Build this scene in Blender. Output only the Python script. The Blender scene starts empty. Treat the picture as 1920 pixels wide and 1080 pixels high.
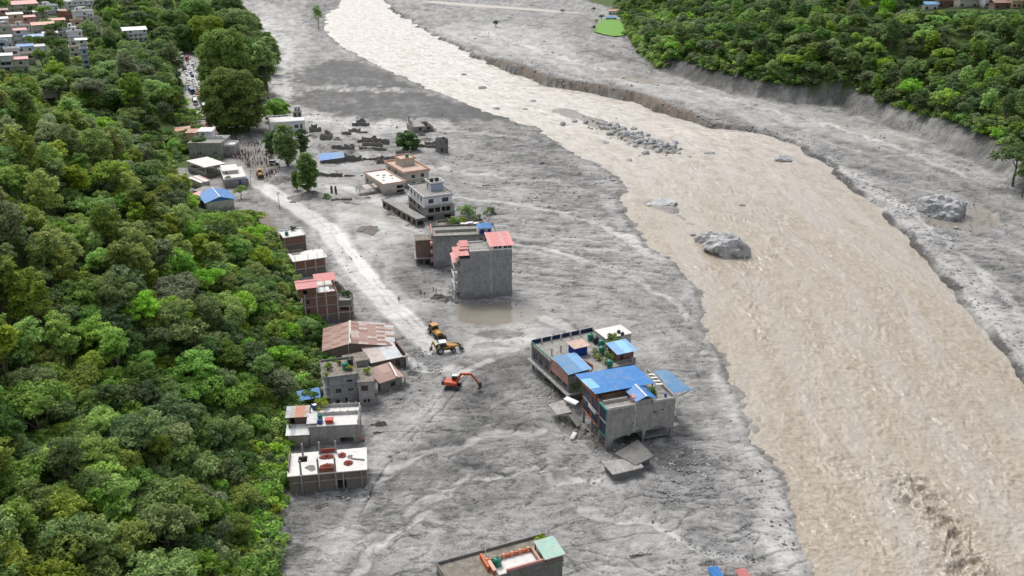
import bpy, bmesh, math, random
import numpy as np
from mathutils import Vector, Matrix, Euler

# ------------------------------------------------------------------ camera, sky, sun, exposure
scene = bpy.context.scene
COL = scene.collection
FPX = 1700.0                                   # focal length in photo pixels (1920 wide)
PITCH = math.atan(705 / 1700.0)
CAMH = 101.5                                   # drone height above the mud
CP, SP = math.cos(PITCH), math.sin(PITCH)
cam_d = bpy.data.cameras.new("camera")
cam_d.sensor_width = 36.0
cam_d.lens = 36.0 * FPX / 1920.0
cam_d.clip_start = 1.0
cam_d.clip_end = 20000.0
cam = bpy.data.objects.new("camera", cam_d)
COL.objects.link(cam)
cam.location = (0, 0, CAMH)
cam.rotation_euler = (math.pi / 2 - PITCH, 0, 0)
scene.camera = cam

SUN_EL, SUN_AZ = math.radians(58), math.radians(-28)      # azimuth from +Y towards +X
world = bpy.data.worlds.new("World")
scene.world = world
world.use_nodes = True
wn = world.node_tree
sky = wn.nodes.new("ShaderNodeTexSky")
sky.sky_type = 'NISHITA'
sky.sun_disc = False
sky.sun_elevation = SUN_EL
sky.sun_rotation = SUN_AZ
sky.air_density = 1.0
sky.dust_density = 4.0
sky.ozone_density = 1.0
bg = wn.nodes["Background"]
hs_ = wn.nodes.new("ShaderNodeHueSaturation")       # thin overcast: the sky is nearly white
hs_.inputs['Saturation'].default_value = 0.35
wn.links.new(sky.outputs[0], hs_.inputs['Color'])
wn.links.new(hs_.outputs[0], bg.inputs[0])
bg.inputs[1].default_value = 0.15
sun_d = bpy.data.lights.new("sun", 'SUN')
sun_d.energy = 1.5
sun_d.angle = math.radians(16)
sun_d.color = (1.0, 0.95, 0.88)
sun = bpy.data.objects.new("sun", sun_d)
COL.objects.link(sun)
sdir = Vector((math.sin(SUN_AZ) * math.cos(SUN_EL), math.cos(SUN_AZ) * math.cos(SUN_EL), math.sin(SUN_EL)))
sun.rotation_euler = sdir.to_track_quat('Z', 'Y').to_euler()
vs = scene.view_settings
vs.view_transform = 'Standard'
vs.look = 'None'
vs.exposure = 0.38
vs.gamma = 1.0
vs.use_curve_mapping = False
scene.cycles.max_bounces = 5
scene.cycles.diffuse_bounces = 3
scene.cycles.glossy_bounces = 2
scene.cycles.transparent_max_bounces = 4

random.seed(7)
RNG = np.random.default_rng(11)

# ------------------------------------------------------------------ survey helpers
def px(u, v, z=0.0):
    """point on the level z seen at photo pixel (u, v)"""
    a = (u - 960) / FPX
    b = (540 - v) / FPX
    dy = CP + b * SP
    dz = -SP + b * CP
    t = (z - CAMH) / dz
    return Vector((a * t, dy * t, z))

def hz(u, v, vt):
    """height of something standing at ground pixel (u, v) whose top is at row vt"""
    p = px(u, v)
    b = (540 - vt) / FPX
    return CAMH + p.y * (b * CP - SP) / (CP + b * SP)

def W2(l, z=0.0):
    return np.array([[*px(u, v, z)[:2]] for u, v in l])

# ------------------------------------------------------------------ numpy noise
_perm = np.random.default_rng(3).permutation(256)
_perm = np.concatenate([_perm, _perm, _perm])
_ang = np.random.default_rng(4).uniform(0, 2 * np.pi, 256)
_gx, _gy = np.cos(_ang), np.sin(_ang)

def perlin(x, y, s=0):
    x = np.asarray(x, float) + s * 17.31
    y = np.asarray(y, float) - s * 9.77
    xi = np.floor(x).astype(np.int64)
    yi = np.floor(y).astype(np.int64)
    fx, fy = x - xi, y - yi
    u = fx * fx * fx * (fx * (fx * 6 - 15) + 10)
    w = fy * fy * fy * (fy * (fy * 6 - 15) + 10)
    def g(ix, iy, dx, dy):
        h = _perm[(_perm[ix & 255] + iy) & 255]
        return _gx[h] * dx + _gy[h] * dy
    a = g(xi, yi, fx, fy)
    b = g(xi + 1, yi, fx - 1, fy)
    c = g(xi, yi + 1, fx, fy - 1)
    d = g(xi + 1, yi + 1, fx - 1, fy - 1)
    return ((a + (b - a) * u) * (1 - w) + (c + (d - c) * u) * w) * 1.5

def fbm(x, y, s=0, o=4, lac=2.03, gain=0.5):
    t, am = 0.0, 1.0
    for i in range(o):
        t = t + am * perlin(x, y, s + i * 3)
        x, y, am = x * lac, y * lac, am * gain
    return t

def sstep(a, b, x):
    t = np.clip((x - a) / (b - a), 0, 1)
    return t * t * (3 - 2 * t)

# ------------------------------------------------------------------ valley lines (survey pixel -> metres)
def line(l, z=0.0, pre=(), post=()):
    p = list(pre) + [tuple(q) for q in W2(l, z)] + list(post)
    p.sort(key=lambda q: q[1])
    p = np.array(p)
    return p[:, 1], p[:, 0]

FOOT = line([(474, 1090), (488, 960), (506, 900), (516, 820), (570, 745), (580, 680), (580, 600), (545, 530), (516, 470),
             (468, 428), (398, 414), (340, 388), (315, 318), (285, 250), (270, 200)], pre=[(-37, 40), (-40, 90)],
            post=[(-260, 700), (-420, 1300), (-900, 3000)])
RIVL = line([(640, 5), (612, 30), (606, 55), (640, 85), (700, 120), (760, 145), (830, 178), (900, 205), (960, 225), (1003, 237), (1050, 272),
             (1100, 297), (1162, 332), (1166, 372), (1190, 430), (1240, 475), (1288, 510), (1310, 560), (1332, 620), (1350, 670), (1376, 730),
             (1405, 780), (1415, 830), (1442, 865), (1472, 900), (1486, 950), (1510, 990), (1522, 1030), (1518, 1080)], -0.6,
            pre=[(46, 90), (40, 30)], post=[(-235, 1300), (-500, 3000)])
RIVR = line([(718, 0), (735, 20), (790, 55), (830, 76), (870, 96), (905, 116), (960, 134), (1000, 152), (1050, 166), (1120, 176), (1180, 190),
             (1240, 212), (1330, 240), (1400, 246), (1440, 254), (1500, 277), (1540, 302), (1570, 335), (1620, 370), (1680, 420), (1720, 470), (1770, 530),
             (1820, 590), (1870, 650), (1920, 715)], -0.6, pre=[(112, 150), (100, 90), (90, 30)], post=[(-185, 1300), (-430, 3000)])
RHILL = line([(1166, 28), (1180, 62), (1196, 94), (1234, 128), (1300, 152), (1400, 178), (1480, 190), (1560, 192), (1620, 214), (1700, 240), (1770, 262),
              (1830, 292), (1900, 338)], 3.0, pre=[(228, 310), (250, 200), (240, 30)], post=[(112, 1080), (60, 1300), (-100, 3000)])
ROADL = line([(455, 335), (415, 265), (385, 222), (357, 180), (335, 110)], 1.0, pre=[(-90, 330)], post=[(-340, 1000), (-600, 2000)])

ISLES = [(W2([(1050, 207), (1110, 228), (1180, 258), (1255, 284)], -0.5), 7.5, 2.9),
         (W2([(1225, 378), (1262, 396)], -0.5), 5.0, 2.5), (W2([(1270, 402), (1300, 425)], -0.5), 2.6, 1.9)]

def li(L, y):
    return np.interp(y, L[0], L[1])

def bank_l(x, y):
    return li(RIVL, y) + fbm(x * 0.03 + 3, y * 0.045, 21, 4, 2.3, 0.55) * (0.8 + y * 0.003)

def bank_r(x, y):
    return li(RIVR, y) + fbm(x * 0.02 + 9, y * 0.05, 27, 3) * (1.0 + y * 0.006)

def height(x, y):
    """large form of the land, metres"""
    x = np.asarray(x, float)
    y = np.asarray(y, float)
    z = 0.25 * fbm(x * 0.02, y * 0.02, 1, 3)
    xl, xr = bank_l(x, y), bank_r(x, y)
    # right bank bench with its cut edge
    bench = 0.9 + 3.6 * sstep(430, 520, y) * (1 - sstep(640, 720, y))
    dr = x - xr
    z = np.where(dr > 0, bench * (0.55 + 0.45 * (1 - sstep(20, 70, dr))) * sstep(-0.1, 1.6 + y * 0.002, dr) + z * 0.6, z)
    # river channel
    inside = np.minimum(x - xl, xr - x)
    dlf = x - xl
    chan = 2.6 * sstep(-0.4, 1.6, xr - x) * sstep(-3.0, 6.5, dlf + 2.2 * fbm(x * 0.12, y * 0.09, 29, 3))
    z = np.where(inside > -6.0, z * (1 - sstep(-3.0, 0.5, inside)) - chan, z)
    # gravel island in mid-river and the flat bar below it
    for l, wd, hh in ISLES:
        bb = np.full(x.shape, 1e9)
        for i in range(len(l) - 1):
            a, b = l[i], l[i + 1]
            dv = b - a
            t = np.clip(((x - a[0]) * dv[0] + (y - a[1]) * dv[1]) / (dv @ dv), 0, 1)
            bb = np.minimum(bb, np.hypot(x - a[0] - t * dv[0], y - a[1] - t * dv[1]))
        bb = bb + wd * 0.35 * fbm(x * 0.09, y * 0.05, 23, 2)
        z = np.maximum(z, np.where(bb < wd * 1.6, -2.6 + hh * (1 - sstep(wd * 0.3, wd * 1.5, bb)), -9))
    # left hill (spur), then the terrace behind
    d = li(FOOT, y) - x
    d = d + 3.0 * fbm(x * 0.03, y * 0.03, 5, 2)
    dd = np.maximum(d, 0)
    spur = 0.60 * dd * (0.55 + 0.45 * sstep(0, 26, dd)) + 2.6 * fbm(x * 0.025, y * 0.025, 8, 3) * sstep(0, 20, dd)
    spur = spur * (1 - sstep(325, 425, y + 0.18 * dd))
    d2 = li(ROADL, y) - x - 6
    d2 = np.maximum(d2 + 4 * fbm(x * 0.02, y * 0.02, 6, 2), 0)
    terr = (22 * (1 - np.exp(-d2 / 38.0)) + 0.05 * d2) * sstep(395, 450, y)
    z = z + np.maximum(np.where(d > 0, spur, 0), terr)
    # right hill: eroded bank, then slope up to a shelf
    e = x - li(RHILL, y) + 2.5 * fbm(x * 0.03, y * 0.04, 12, 3)
    e = np.maximum(e, 0)
    hr = 6.5 * sstep(0, 9, e) * sstep(900, 760, y) + 46 * (1 - np.exp(-np.maximum(e - 7, 0) / 105.0)) + 2.2 * fbm(x * 0.02, y * 0.02, 14, 3) * sstep(10, 40, e)
    z = z + hr
    return z

def hit(u, v, lift=0.0):
    """where the sight line through photo pixel (u, v) meets the land"""
    a = (u - 960) / FPX
    b = (540 - v) / FPX
    t = np.concatenate([np.arange(60, 500, 0.5), np.arange(500, 2600, 2.0)])
    X, Y, Z = a * t, (CP + b * SP) * t, CAMH + (-SP + b * CP) * t
    below = np.nonzero(Z - lift < height(X, Y))[0]
    i = below[0] if len(below) else len(t) - 1
    return Vector((X[i], Y[i], float(height(X[i], Y[i]))))

def gz(x, y):
    return float(height(x, y))

# ------------------------------------------------------------------ material kit
MATS = {}
class NT:
    def __init__(s, name):
        s.m = bpy.data.materials.new(name)
        s.m.use_nodes = True
        s.t = s.m.node_tree
        s.b = s.t.nodes["Principled BSDF"]
        MATS[name] = s.m
    def n(s, kind, **kw):
        nd = s.t.nodes.new("ShaderNode" + kind)
        for k, v in kw.items():
            setattr(nd, k, v)
        return nd
    def l(s, a, b):
        s.t.links.new(a, b)
    def coord(s, scale=(1, 1, 1), kind='Object'):
        c = s.n('TexCoord')
        mp = s.n('Mapping')
        mp.inputs['Scale'].default_value = scale
        s.l(c.outputs[kind], mp.inputs['Vector'])
        return mp.outputs[0]
    def noise(s, vec, scale, detail=4, rough=0.55, dist=0.0):
        nd = s.n('TexNoise')
        nd.inputs['Scale'].default_value = scale
        nd.inputs['Detail'].default_value = detail
        nd.inputs['Roughness'].default_value = rough
        nd.inputs['Distortion'].default_value = dist
        if vec is not None:
            s.l(vec, nd.inputs['Vector'])
        return nd.outputs['Fac']
    def attr(s, name):
        a = s.n('Attribute')
        a.attribute_name = name
        return a.outputs['Fac']
    def math(s, op, a, b=None, c=None, clamp=False):
        m = s.n('Math', operation=op, use_clamp=clamp)
        for i, q in enumerate((a, b, c)):
            if q is None:
                continue
            if isinstance(q, (int, float)):
                m.inputs[i].default_value = q
            else:
                s.l(q, m.inputs[i])
        return m.outputs[0]
    def ramp(s, fac, stops, interp='LINEAR'):
        r = s.n('ValToRGB')
        r.color_ramp.interpolation = interp
        while len(r.color_ramp.elements) < len(stops):
            r.color_ramp.elements.new(0.5)
        for e, (p, c) in zip(r.color_ramp.elements, stops):
            e.position = p
            e.color = (*c, 1) if len(c) == 3 else c
        s.l(fac, r.inputs[0])
        return r.outputs[0]
    def mix(s, fac, a, b, mode='MIX'):
        m = s.n('Mix', data_type='RGBA', blend_type=mode)
        for i, q in ((0, fac), (6, a), (7, b)):
            if isinstance(q, (int, float)):
                m.inputs[i].default_value = q
            elif isinstance(q, tuple):
                m.inputs[i].default_value = (*q, 1)
            else:
                s.l(q, m.inputs[i])
        return m.outputs[2]
    def bump(s, h, strength=0.5, dist=0.1):
        b = s.n('Bump')
        b.inputs['Strength'].default_value = strength
        b.inputs['Distance'].default_value = dist
        s.l(h, b.inputs['Height'])
        s.l(b.outputs[0], s.b.inputs['Normal'])
    def col(s, c):
        if isinstance(c, tuple):
            s.b.inputs['Base Color'].default_value = (*c, 1)
        else:
            s.l(c, s.b.inputs['Base Color'])
    def set(s, **kw):
        for k, v in kw.items():
            i = s.b.inputs[k.replace('_', ' ')]
            if isinstance(v, (int, float)):
                i.default_value = v
            else:
                s.l(v, i)

# ------------------------------------------------------------------ object helpers
def tag(o, label=None, cat=None, group=None, kind=None):
    if label: o['label'] = label
    if cat: o['category'] = cat
    if group: o['group'] = group
    if kind or cat: o['kind'] = kind or 'thing'
    return o

def link(name, me, parent=None):
    o = bpy.data.objects.new(name, me)
    COL.objects.link(o)
    if parent is not None:
        o.parent = parent
    return o

def empty(name, loc, rz=0.0):
    o = link(name, None)
    o.location = loc
    o.rotation_euler = (0, 0, rz)
    o.empty_display_size = 0.5
    return o

def grid_mesh(name, P, nu, nv, attrs=None, smooth=True):
    """P: (nv*nu,3) rows of columns"""
    idx = np.arange(nu * nv).reshape(nv, nu)
    q = np.stack([idx[:-1, :-1], idx[:-1, 1:], idx[1:, 1:], idx[1:, :-1]], -1).reshape(-1, 4)
    return np_mesh(name, P, q, attrs, smooth)

def np_mesh(name, P, q, attrs=None, smooth=True):
    me = bpy.data.meshes.new(name)
    me.vertices.add(len(P))
    me.vertices.foreach_set('co', np.asarray(P, np.float32).ravel())
    k = q.shape[1]
    me.loops.add(q.size)
    me.loops.foreach_set('vertex_index', q.ravel().astype(np.int32))
    me.polygons.add(len(q))
    me.polygons.foreach_set('loop_start', np.arange(0, q.size, k, dtype=np.int32))
    me.polygons.foreach_set('use_smooth', np.full(len(q), smooth))
    me.update()
    for n, v in (attrs or {}).items():
        a = me.attributes.new(n, 'FLOAT', 'POINT')
        a.data.foreach_set('value', np.asarray(v, np.float32))
    me.validate()
    return me
# ------------------------------------------------------------------ ground sheet
def seg_dist(X, Y, pts, closed=False):
    pts = np.asarray(pts)
    n = len(pts)
    best = np.full(X.shape, 1e9)
    for i in range(n if closed else n - 1):
        a, b = pts[i], pts[(i + 1) % n]
        d = b - a
        L = max(d @ d, 1e-9)
        t = np.clip(((X - a[0]) * d[0] + (Y - a[1]) * d[1]) / L, 0, 1)
        best = np.minimum(best, np.hypot(X - a[0] - t * d[0], Y - a[1] - t * d[1]))
    return best

def inside(X, Y, pts):
    r = np.zeros(X.shape, bool)
    n = len(pts)
    for i in range(n):
        (x1, y1), (x2, y2) = pts[i], pts[(i + 1) % n]
        if y1 == y2: continue
        c = ((y1 > Y) != (y2 > Y)) & (X < (x2 - x1) * (Y - y1) / (y2 - y1) + x1)
        r ^= c
    return r

def masked(X, Y, pts, pad, fn):
    pts = np.asarray(pts)
    sel = np.nonzero((X > pts[:, 0].min() - pad) & (X < pts[:, 0].max() + pad) & (Y > pts[:, 1].min() - pad) & (Y < pts[:, 1].max() + pad))[0]
    out = np.zeros(X.shape)
    if len(sel):
        out[sel] = fn(X[sel], Y[sel], pts)
    return out

def area(X, Y, l, feather=4.0):
    pts = W2(l)
    def fn(x, y, p):
        d = seg_dist(x, y, p, True) * np.where(inside(x, y, p), 1, -1)
        return sstep(-feather, feather, d)
    return masked(X, Y, pts, feather + 2, fn)

def stroke(X, Y, l, w, feather=0.6):
    """l: pixel polyline, w: half width in metres"""
    pts = W2(l)
    return masked(X, Y, pts, w * 2 + 4, lambda x, y, p: 1 - sstep(w * (1 - feather), w, seg_dist(x, y, p)))

NC, NR = 860, 640
ang = np.linspace(-math.tan(math.radians(34)), math.tan(math.radians(34)), NC)
ang = np.concatenate([[-6, -3.2, -2.0, -1.4, -1.1, -0.9, -0.78], ang, [0.78, 0.9, 1.1, 1.4, 2.0, 3.2, 6]])
dep = np.linspace(math.tan(math.radians(41.5)), math.tan(math.radians(4.2)), NR)
rows = np.concatenate([[-400, -120, 0, 30, 55, 75, 90, 100, 107], CAMH / dep, [1500, 1800, 2300, 3200, 5000, 9000, 14000]])
GX = (np.maximum(rows, 60)[:, None] * ang[None, :]).ravel()
GY = np.repeat(rows, len(ang))

def streak(x, y, a, lx, ly, s, o=4):
    """noise drawn out along direction a (radians from +X)"""
    c, n = math.cos(a), math.sin(a)
    p = (x * c + y * n)
    q = (-x * n + y * c)
    wq = q + 0.35 * ly * fbm(p / lx * 1.7, q / ly * 0.5, s + 40, 2)
    return fbm(p / lx, wq / ly, s, o)

Z = height(GX, GY)
xl, xr = li(RIVL, GY), li(RIVR, GY)
flat = (GX > li(FOOT, GY)) & (GX < li(RHILL, GY))
fl = sstep(0, 6, GX - li(FOOT, GY)) * sstep(0, 4, li(RHILL, GY) - GX)
left = GX < (xl + xr) / 2
# flow patterns: the wash fans towards the river in the middle, follows the valley near and far
mid = sstep(205, 260, GY) * (1 - sstep(420, 520, GY)) * sstep(-45, 0, GX) * left
nearm = 1 - sstep(170, 230, GY)
farm = np.clip(1 - mid - nearm, 0, 1)
s1 = streak(GX, GY, math.radians(-18), 26, 3.0, 2) * mid + streak(GX, GY, math.radians(108), 34, 6.0, 5) * farm + 0.8 * fbm(GX / 11 + 1.1 * fbm(GX / 16, GY / 16, 44, 3), GY / 8 + 1.1 * fbm(GX / 14, GY / 14, 46, 3), 5, 5) * nearm
s2 = streak(GX, GY, math.radians(-8), 7, 0.9, 7, 4) * mid + streak(GX, GY, math.radians(12), 8, 2.2, 9, 4) * farm + fbm(GX / 2.6 + 0.7 * fbm(GX / 4, GY / 4, 48, 2), GY / 1.9, 9, 4) * nearm
m1 = fbm(GX / 9 + 0.8 * fbm(GX / 20, GY / 20, 33, 2), GY / 9, 15, 5)
fine = fbm(GX / 1.6, GY / 1.6, 17, 3)
rid = 1 - np.abs(fbm(GX / 14 + 1.2 * fbm(GX / 30, GY / 30, 36, 2), GY / 7, 19, 4)) * 2.2
far = sstep(250, 700, GY)
BRANCH = [(800, 4), (850, 8), (900, 12), (960, 16), (1010, 20), (1050, 24), (1085, 26)]
brm = stroke(GX, GY, BRANCH, 30, 0.4)
fl = fl * (1 - brm)
Z = Z + fl * (0.42 * s1 * (0.25 + mid) + 0.16 * s2 + 0.14 * m1 + 0.07 * fine * (1 - far) + 0.10 * rid)

big = fbm(GX / 38 + 0.5 * fbm(GX / 25, GY / 25, 65, 2), GY / 46, 67, 3)
tone = 0.425 + 0.135 * s1 + 0.085 * s2 + 0.075 * m1 + 0.05 * fine + 0.09 * big
wx = 2.2 * fbm(GX / 9, GY / 9, 51, 3) * (0.6 + far * 2)
wy = 2.2 * fbm(GX / 9, GY / 9, 57, 3) * (0.6 + far * 4)
QX, QY = GX + wx, GY + wy
DARK = [([(545, 152), (575, 128), (625, 112), (690, 118), (730, 145), (780, 165), (700, 163), (640, 160), (590, 160)], 0.46, 5),
        ([(540, 182), (600, 168), (700, 172), (790, 175), (880, 195), (960, 225), (900, 225), (800, 222), (720, 225), (640, 215), (570, 200)], 0.40, 5),
        ([(700, 130), (900, 195), (1010, 238), (1165, 340), (1000, 330), (860, 235), (760, 180)], 0.12, 6),
        ([(745, 478), (800, 462), (838, 515), (815, 560), (760, 552), (735, 520)], 0.20, 3),
        ([(880, 690), (960, 662), (1015, 668), (1000, 712), (930, 742), (850, 765), (826, 742)], 0.24, 2),
        ([(890, 628), (950, 612), (985, 630), (920, 640)], 0.30, 1.0),
        ([(1060, 640), (1010, 700), (1030, 760), (1130, 850), (1150, 900), (1260, 900), (1330, 850), (1300, 780)], 0.14, 4),
        ([(1225, 840), (1330, 850), (1420, 970), (1300, 1010), (1180, 940)], 0.16, 4),
        ([(690, 905), (900, 740), (1050, 790), (1100, 890), (900, 990), (700, 1000)], 0.15, 5),
        ([(510, 1000), (540, 930), (690, 935), (700, 960), (600, 1000), (515, 1090)], 0.16, 3),
        ([(700, 690), (760, 700), (770, 760), (690, 800), (680, 740)], 0.10, 2),
        ([(640, 420), (680, 415), (715, 430), (690, 442), (650, 440)], 0.2, 1.5),
        ([(1050, 80), (1180, 105), (1280, 130), (1340, 140), (1420, 165), (1500, 190), (1420, 192), (1330, 170), (1180, 125)], 0.20, 5),
        ([(1230, 130), (1300, 125), (1330, 150), (1290, 158)], 0.1, 4),
        ([(1560, 250), (1700, 270), (1920, 420), (1920, 620), (1830, 500), (1700, 380), (1600, 320)], 0.09, 4),
        ([(580, 0), (640, 0), (605, 30), (598, 60), (575, 45)], 0.18, 5),
        ([(900, 300), (1020, 290), (1160, 345), (1165, 380), (1010, 360)], 0.06, 4)]
LIGHT = [([(478, 0), (560, 25), (592, 90), (560, 120), (540, 150), (520, 175), (500, 100)], 0.16, 8),
         ([(520, 185), (545, 182), (575, 203), (640, 218), (740, 228), (900, 235), (760, 250), (620, 250), (570, 225)], 0.22, 5),
         ([(1285, 515), (1330, 560), (1350, 650), (1400, 775), (1340, 730), (1315, 640)], 0.20, 2),
         ([(1340, 690), (1408, 790), (1418, 850), (1474, 900), (1524, 1030), (1520, 1090), (1450, 1075), (1395, 985), (1440, 935), (1405, 865), (1365, 800)], 0.30, 2),
         ([(1100, 300), (1160, 340), (1168, 420), (1260, 500), (1190, 470), (1130, 380)], 0.12, 3),
         ([(870, 40), (1050, 60), (1090, 110), (1240, 190), (1180, 178), (1050, 140), (940, 105), (800, 60)], 0.20, 8),
         ([(1100, 130), (1300, 175), (1500, 215), (1700, 270), (1600, 268), (1420, 235), (1250, 200)], 0.16, 6),
         ([(1560, 305), (1640, 370), (1720, 455), (1850, 600), (1930, 690), (1930, 715), (1800, 560), (1690, 425)], 0.18, 1.6),
         ([(620, 380), (760, 370), (770, 440), (700, 470), (640, 440)], 0.22, 3),
         ([(560, 300), (690, 290), (700, 360), (600, 370)], 0.15, 4),
         ([(700, 470), (760, 470), (790, 500), (730, 510)], 0.1, 2),
         ([(1010, 560), (1180, 600), (1200, 640), (1030, 630)], 0.06, 4),
         ([(970, 540), (1060, 550), (1040, 640), (960, 640), (860, 660), (820, 600)], 0.12, 3)]
smooth = np.zeros(GX.shape)
for i_, (l, a, f) in enumerate(DARK):
    k = area(QX, QY, l, f)
    tone = tone - 0.8 * a * k
    if i_ in (0, 1, 5): smooth = np.maximum(smooth, 0.8 * k)
for l, a, f in LIGHT:
    k = area(QX, QY, l, f)
    tone = tone + 0.62 * a * k
    smooth = np.maximum(smooth, 0.8 * k)
# braided runnels of smooth pale silt left by the draining flood
BRAID = [([(545, 182), (600, 164), (700, 168), (800, 172)], 4.0), ([(560, 215), (650, 232), (760, 238), (900, 250), (1010, 262)], 4.5), ([(600, 300), (700, 298), (800, 312), (900, 330), (1020, 336), (1120, 352)], 3.0),
         ([(860, 372), (960, 380), (1060, 402), (1150, 430), (1230, 480)], 2.6), ([(940, 450), (1040, 470), (1140, 500), (1240, 550), (1300, 600)], 2.4), ([(620, 345), (700, 372), (760, 420), (800, 440)], 3.0),
         ([(700, 620), (740, 660), (800, 690), (850, 690)], 2.0), ([(1000, 640), (900, 640), (840, 660)], 2.0), ([(700, 900), (800, 850), (900, 820), (1010, 815)], 1.6), ([(760, 960), (880, 900), (1000, 880), (1100, 905)], 1.5),
         ([(1080, 960), (1200, 980), (1300, 1020), (1400, 1050)], 1.6), ([(900, 560), (1000, 580), (1100, 640), (1180, 700), (1260, 790)], 2.2), ([(1250, 170), (1400, 205), (1560, 240), (1700, 285), (1800, 330)], 4.0),
         ([(1580, 320), (1680, 380), (1800, 480), (1920, 600)], 2.2), ([(900, 60), (1000, 90), (1100, 130), (1200, 165)], 6.0), ([(490, 30), (540, 90), (525, 150), (535, 185)], 7.0), ([(660, 1080), (720, 1000), (800, 960), (830, 980)], 1.4)]
for l, w in BRAID:
    k = stroke(GX + 1.6 * wx, GY + 1.6 * wy, l, w, 0.7)
    tone = tone + 0.17 * k
    smooth = np.maximum(smooth, 0.9 * k)
    edge = stroke(GX + 1.6 * wx, GY + 1.6 * wy, l, w * 1.5, 0.4) - k
    tone = tone - 0.08 * edge.clip(0, 1)
    Z = Z - 0.15 * k * fl
QX2, QY2 = GX + 0.3 * wx, GY + 0.3 * wy
ROAD = [([(468, 338), (500, 352), (530, 372), (575, 402), (615, 430), (650, 480), (690, 530), (735, 578), (780, 620), (820, 655)], 4.4, 0.26),
        ([(612, 428), (650, 478), (695, 530), (740, 580)], 7.5, 0.18), ([(500, 352), (560, 380), (610, 410), (700, 420)], 9.0, 0.14),
        ([(640, 440), (665, 480), (700, 520)], 3.0, 0.16), ([(690, 470), (680, 500), (700, 530)], 3.5, 0.2),
        ([(850, 690), (870, 700), (835, 750), (780, 800), (720, 860), (680, 940), (640, 1010), (610, 1080)], 3.4, 0.11),
        ([(860, 660), (960, 655), (990, 640)], 2.5, 0.2), ([(860, 705), (885, 690), (920, 675)], 1.6, 0.35),
        ([(455, 335), (430, 300), (410, 250), (388, 222), (368, 180), (348, 110), (345, 90)], 6.5, 0.28)]
for i_, (l, w, a) in enumerate(ROAD):
    k = stroke(QX2, QY2, l, w, 0.6 if i_ > 1 else 0.35)
    tone = tone + a * k
    if i_ in (0, 3): tone = tone - 0.16 * (stroke(QX, QY, l, w * 1.9, 0.5) - k).clip(0, 1)
RUT = [([(500, 346), (560, 384), (606, 420), (640, 462), (676, 512), (720, 562), (770, 610), (805, 640)], 0.28),
       ([(515, 350), (570, 384), (620, 422), (655, 468), (692, 515), (735, 562), (784, 606), (818, 638)], 0.28),
       ([(880, 700), (830, 765), (760, 830), (705, 900), (670, 980)], 0.2), ([(845, 720), (790, 790), (720, 850)], 0.2)]
for l, w in RUT:
    k = stroke(QX2, QY2, l, w * 2, 0.8) * np.clip(.6 + 1.2 * perlin(GX / 5, GY / 9, 151), 0, 1)
    Z = Z - 0.20 * k
    tone = tone - 0.24 * k
# pools of smooth brown water-logged silt
wet = np.maximum.reduce([area(QX2, QY2, [(850, 565), (960, 563), (1010, 575), (1000, 600), (930, 612), (860, 605)], 1.5),
                         area(QX2, QY2, [(1740, 400), (1800, 375), (1860, 400), (1880, 425), (1830, 440), (1780, 432), (1740, 425)], 1.5),
                         area(QX2, QY2, [(640, 385), (700, 390), (750, 410), (770, 425), (700, 412)], 1.5) * 0.6,
                         area(QX2, QY2, [(1470, 195), (1700, 262), (1720, 280), (1600, 250)], 2.0) * 0.35])
Z = Z * (1 - wet * 0.8) - 0.12 * wet
earth = np.clip(np.maximum.reduce([area(QX2, QY2, [(1058, 42), (1105, 26), (1118, 58), (1085, 74)], 14) * 0.35,
                           area(QX2, QY2, [(1090, 136), (1150, 140), (1250, 165), (1200, 170)], 4) * 0.6,
                           stroke(QX2, QY2, [(330, 240), (325, 180), (315, 140)], 9, 0.7),
                           area(QX2, QY2, [(420, 340), (400, 260), (440, 240), (520, 310), (500, 345)], 3) * 0.45,
                           area(QX2, QY2, [(505, 470), (480, 400), (500, 395), (530, 440)], 1.5) * 0.8]), 0, 1)
# the cut bank of the right shore and the eroded foot of the right hill are bare and dark, the cut also painted with its shade
cut = sstep(-1.0, 1.5, GX - xr) * (1 - sstep(2.5 + GY * 0.004, 5 + GY * 0.006, GX - xr)) * sstep(440, 500, GY) * (1 - sstep(640, 720, GY))
e = GX - li(RHILL, GY)
bankr = sstep(-3, 1, e) * (1 - sstep(8, 12, e))
tone = tone - 0.22 * cut - 0.14 * bankr
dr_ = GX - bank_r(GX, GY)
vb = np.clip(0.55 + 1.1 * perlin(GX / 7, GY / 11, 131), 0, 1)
tone = tone - 0.50 * vb * sstep(-1.2, 0.0, dr_) * (1 - sstep(0.7 + GY * .002, 1.5 + GY * .003, dr_)) + 0.12 * sstep(1.2, 2.5, dr_) * (1 - sstep(4, 10, dr_)) * (GY < 440)  # dark line: shading of the bank step painted into tone; pale gravel beyond
dl_ = bank_l(GX, GY) - GX
tone = tone - 0.10 * (1 - sstep(0.5, 4.5, dl_)) * (dl_ > 0)
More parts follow.
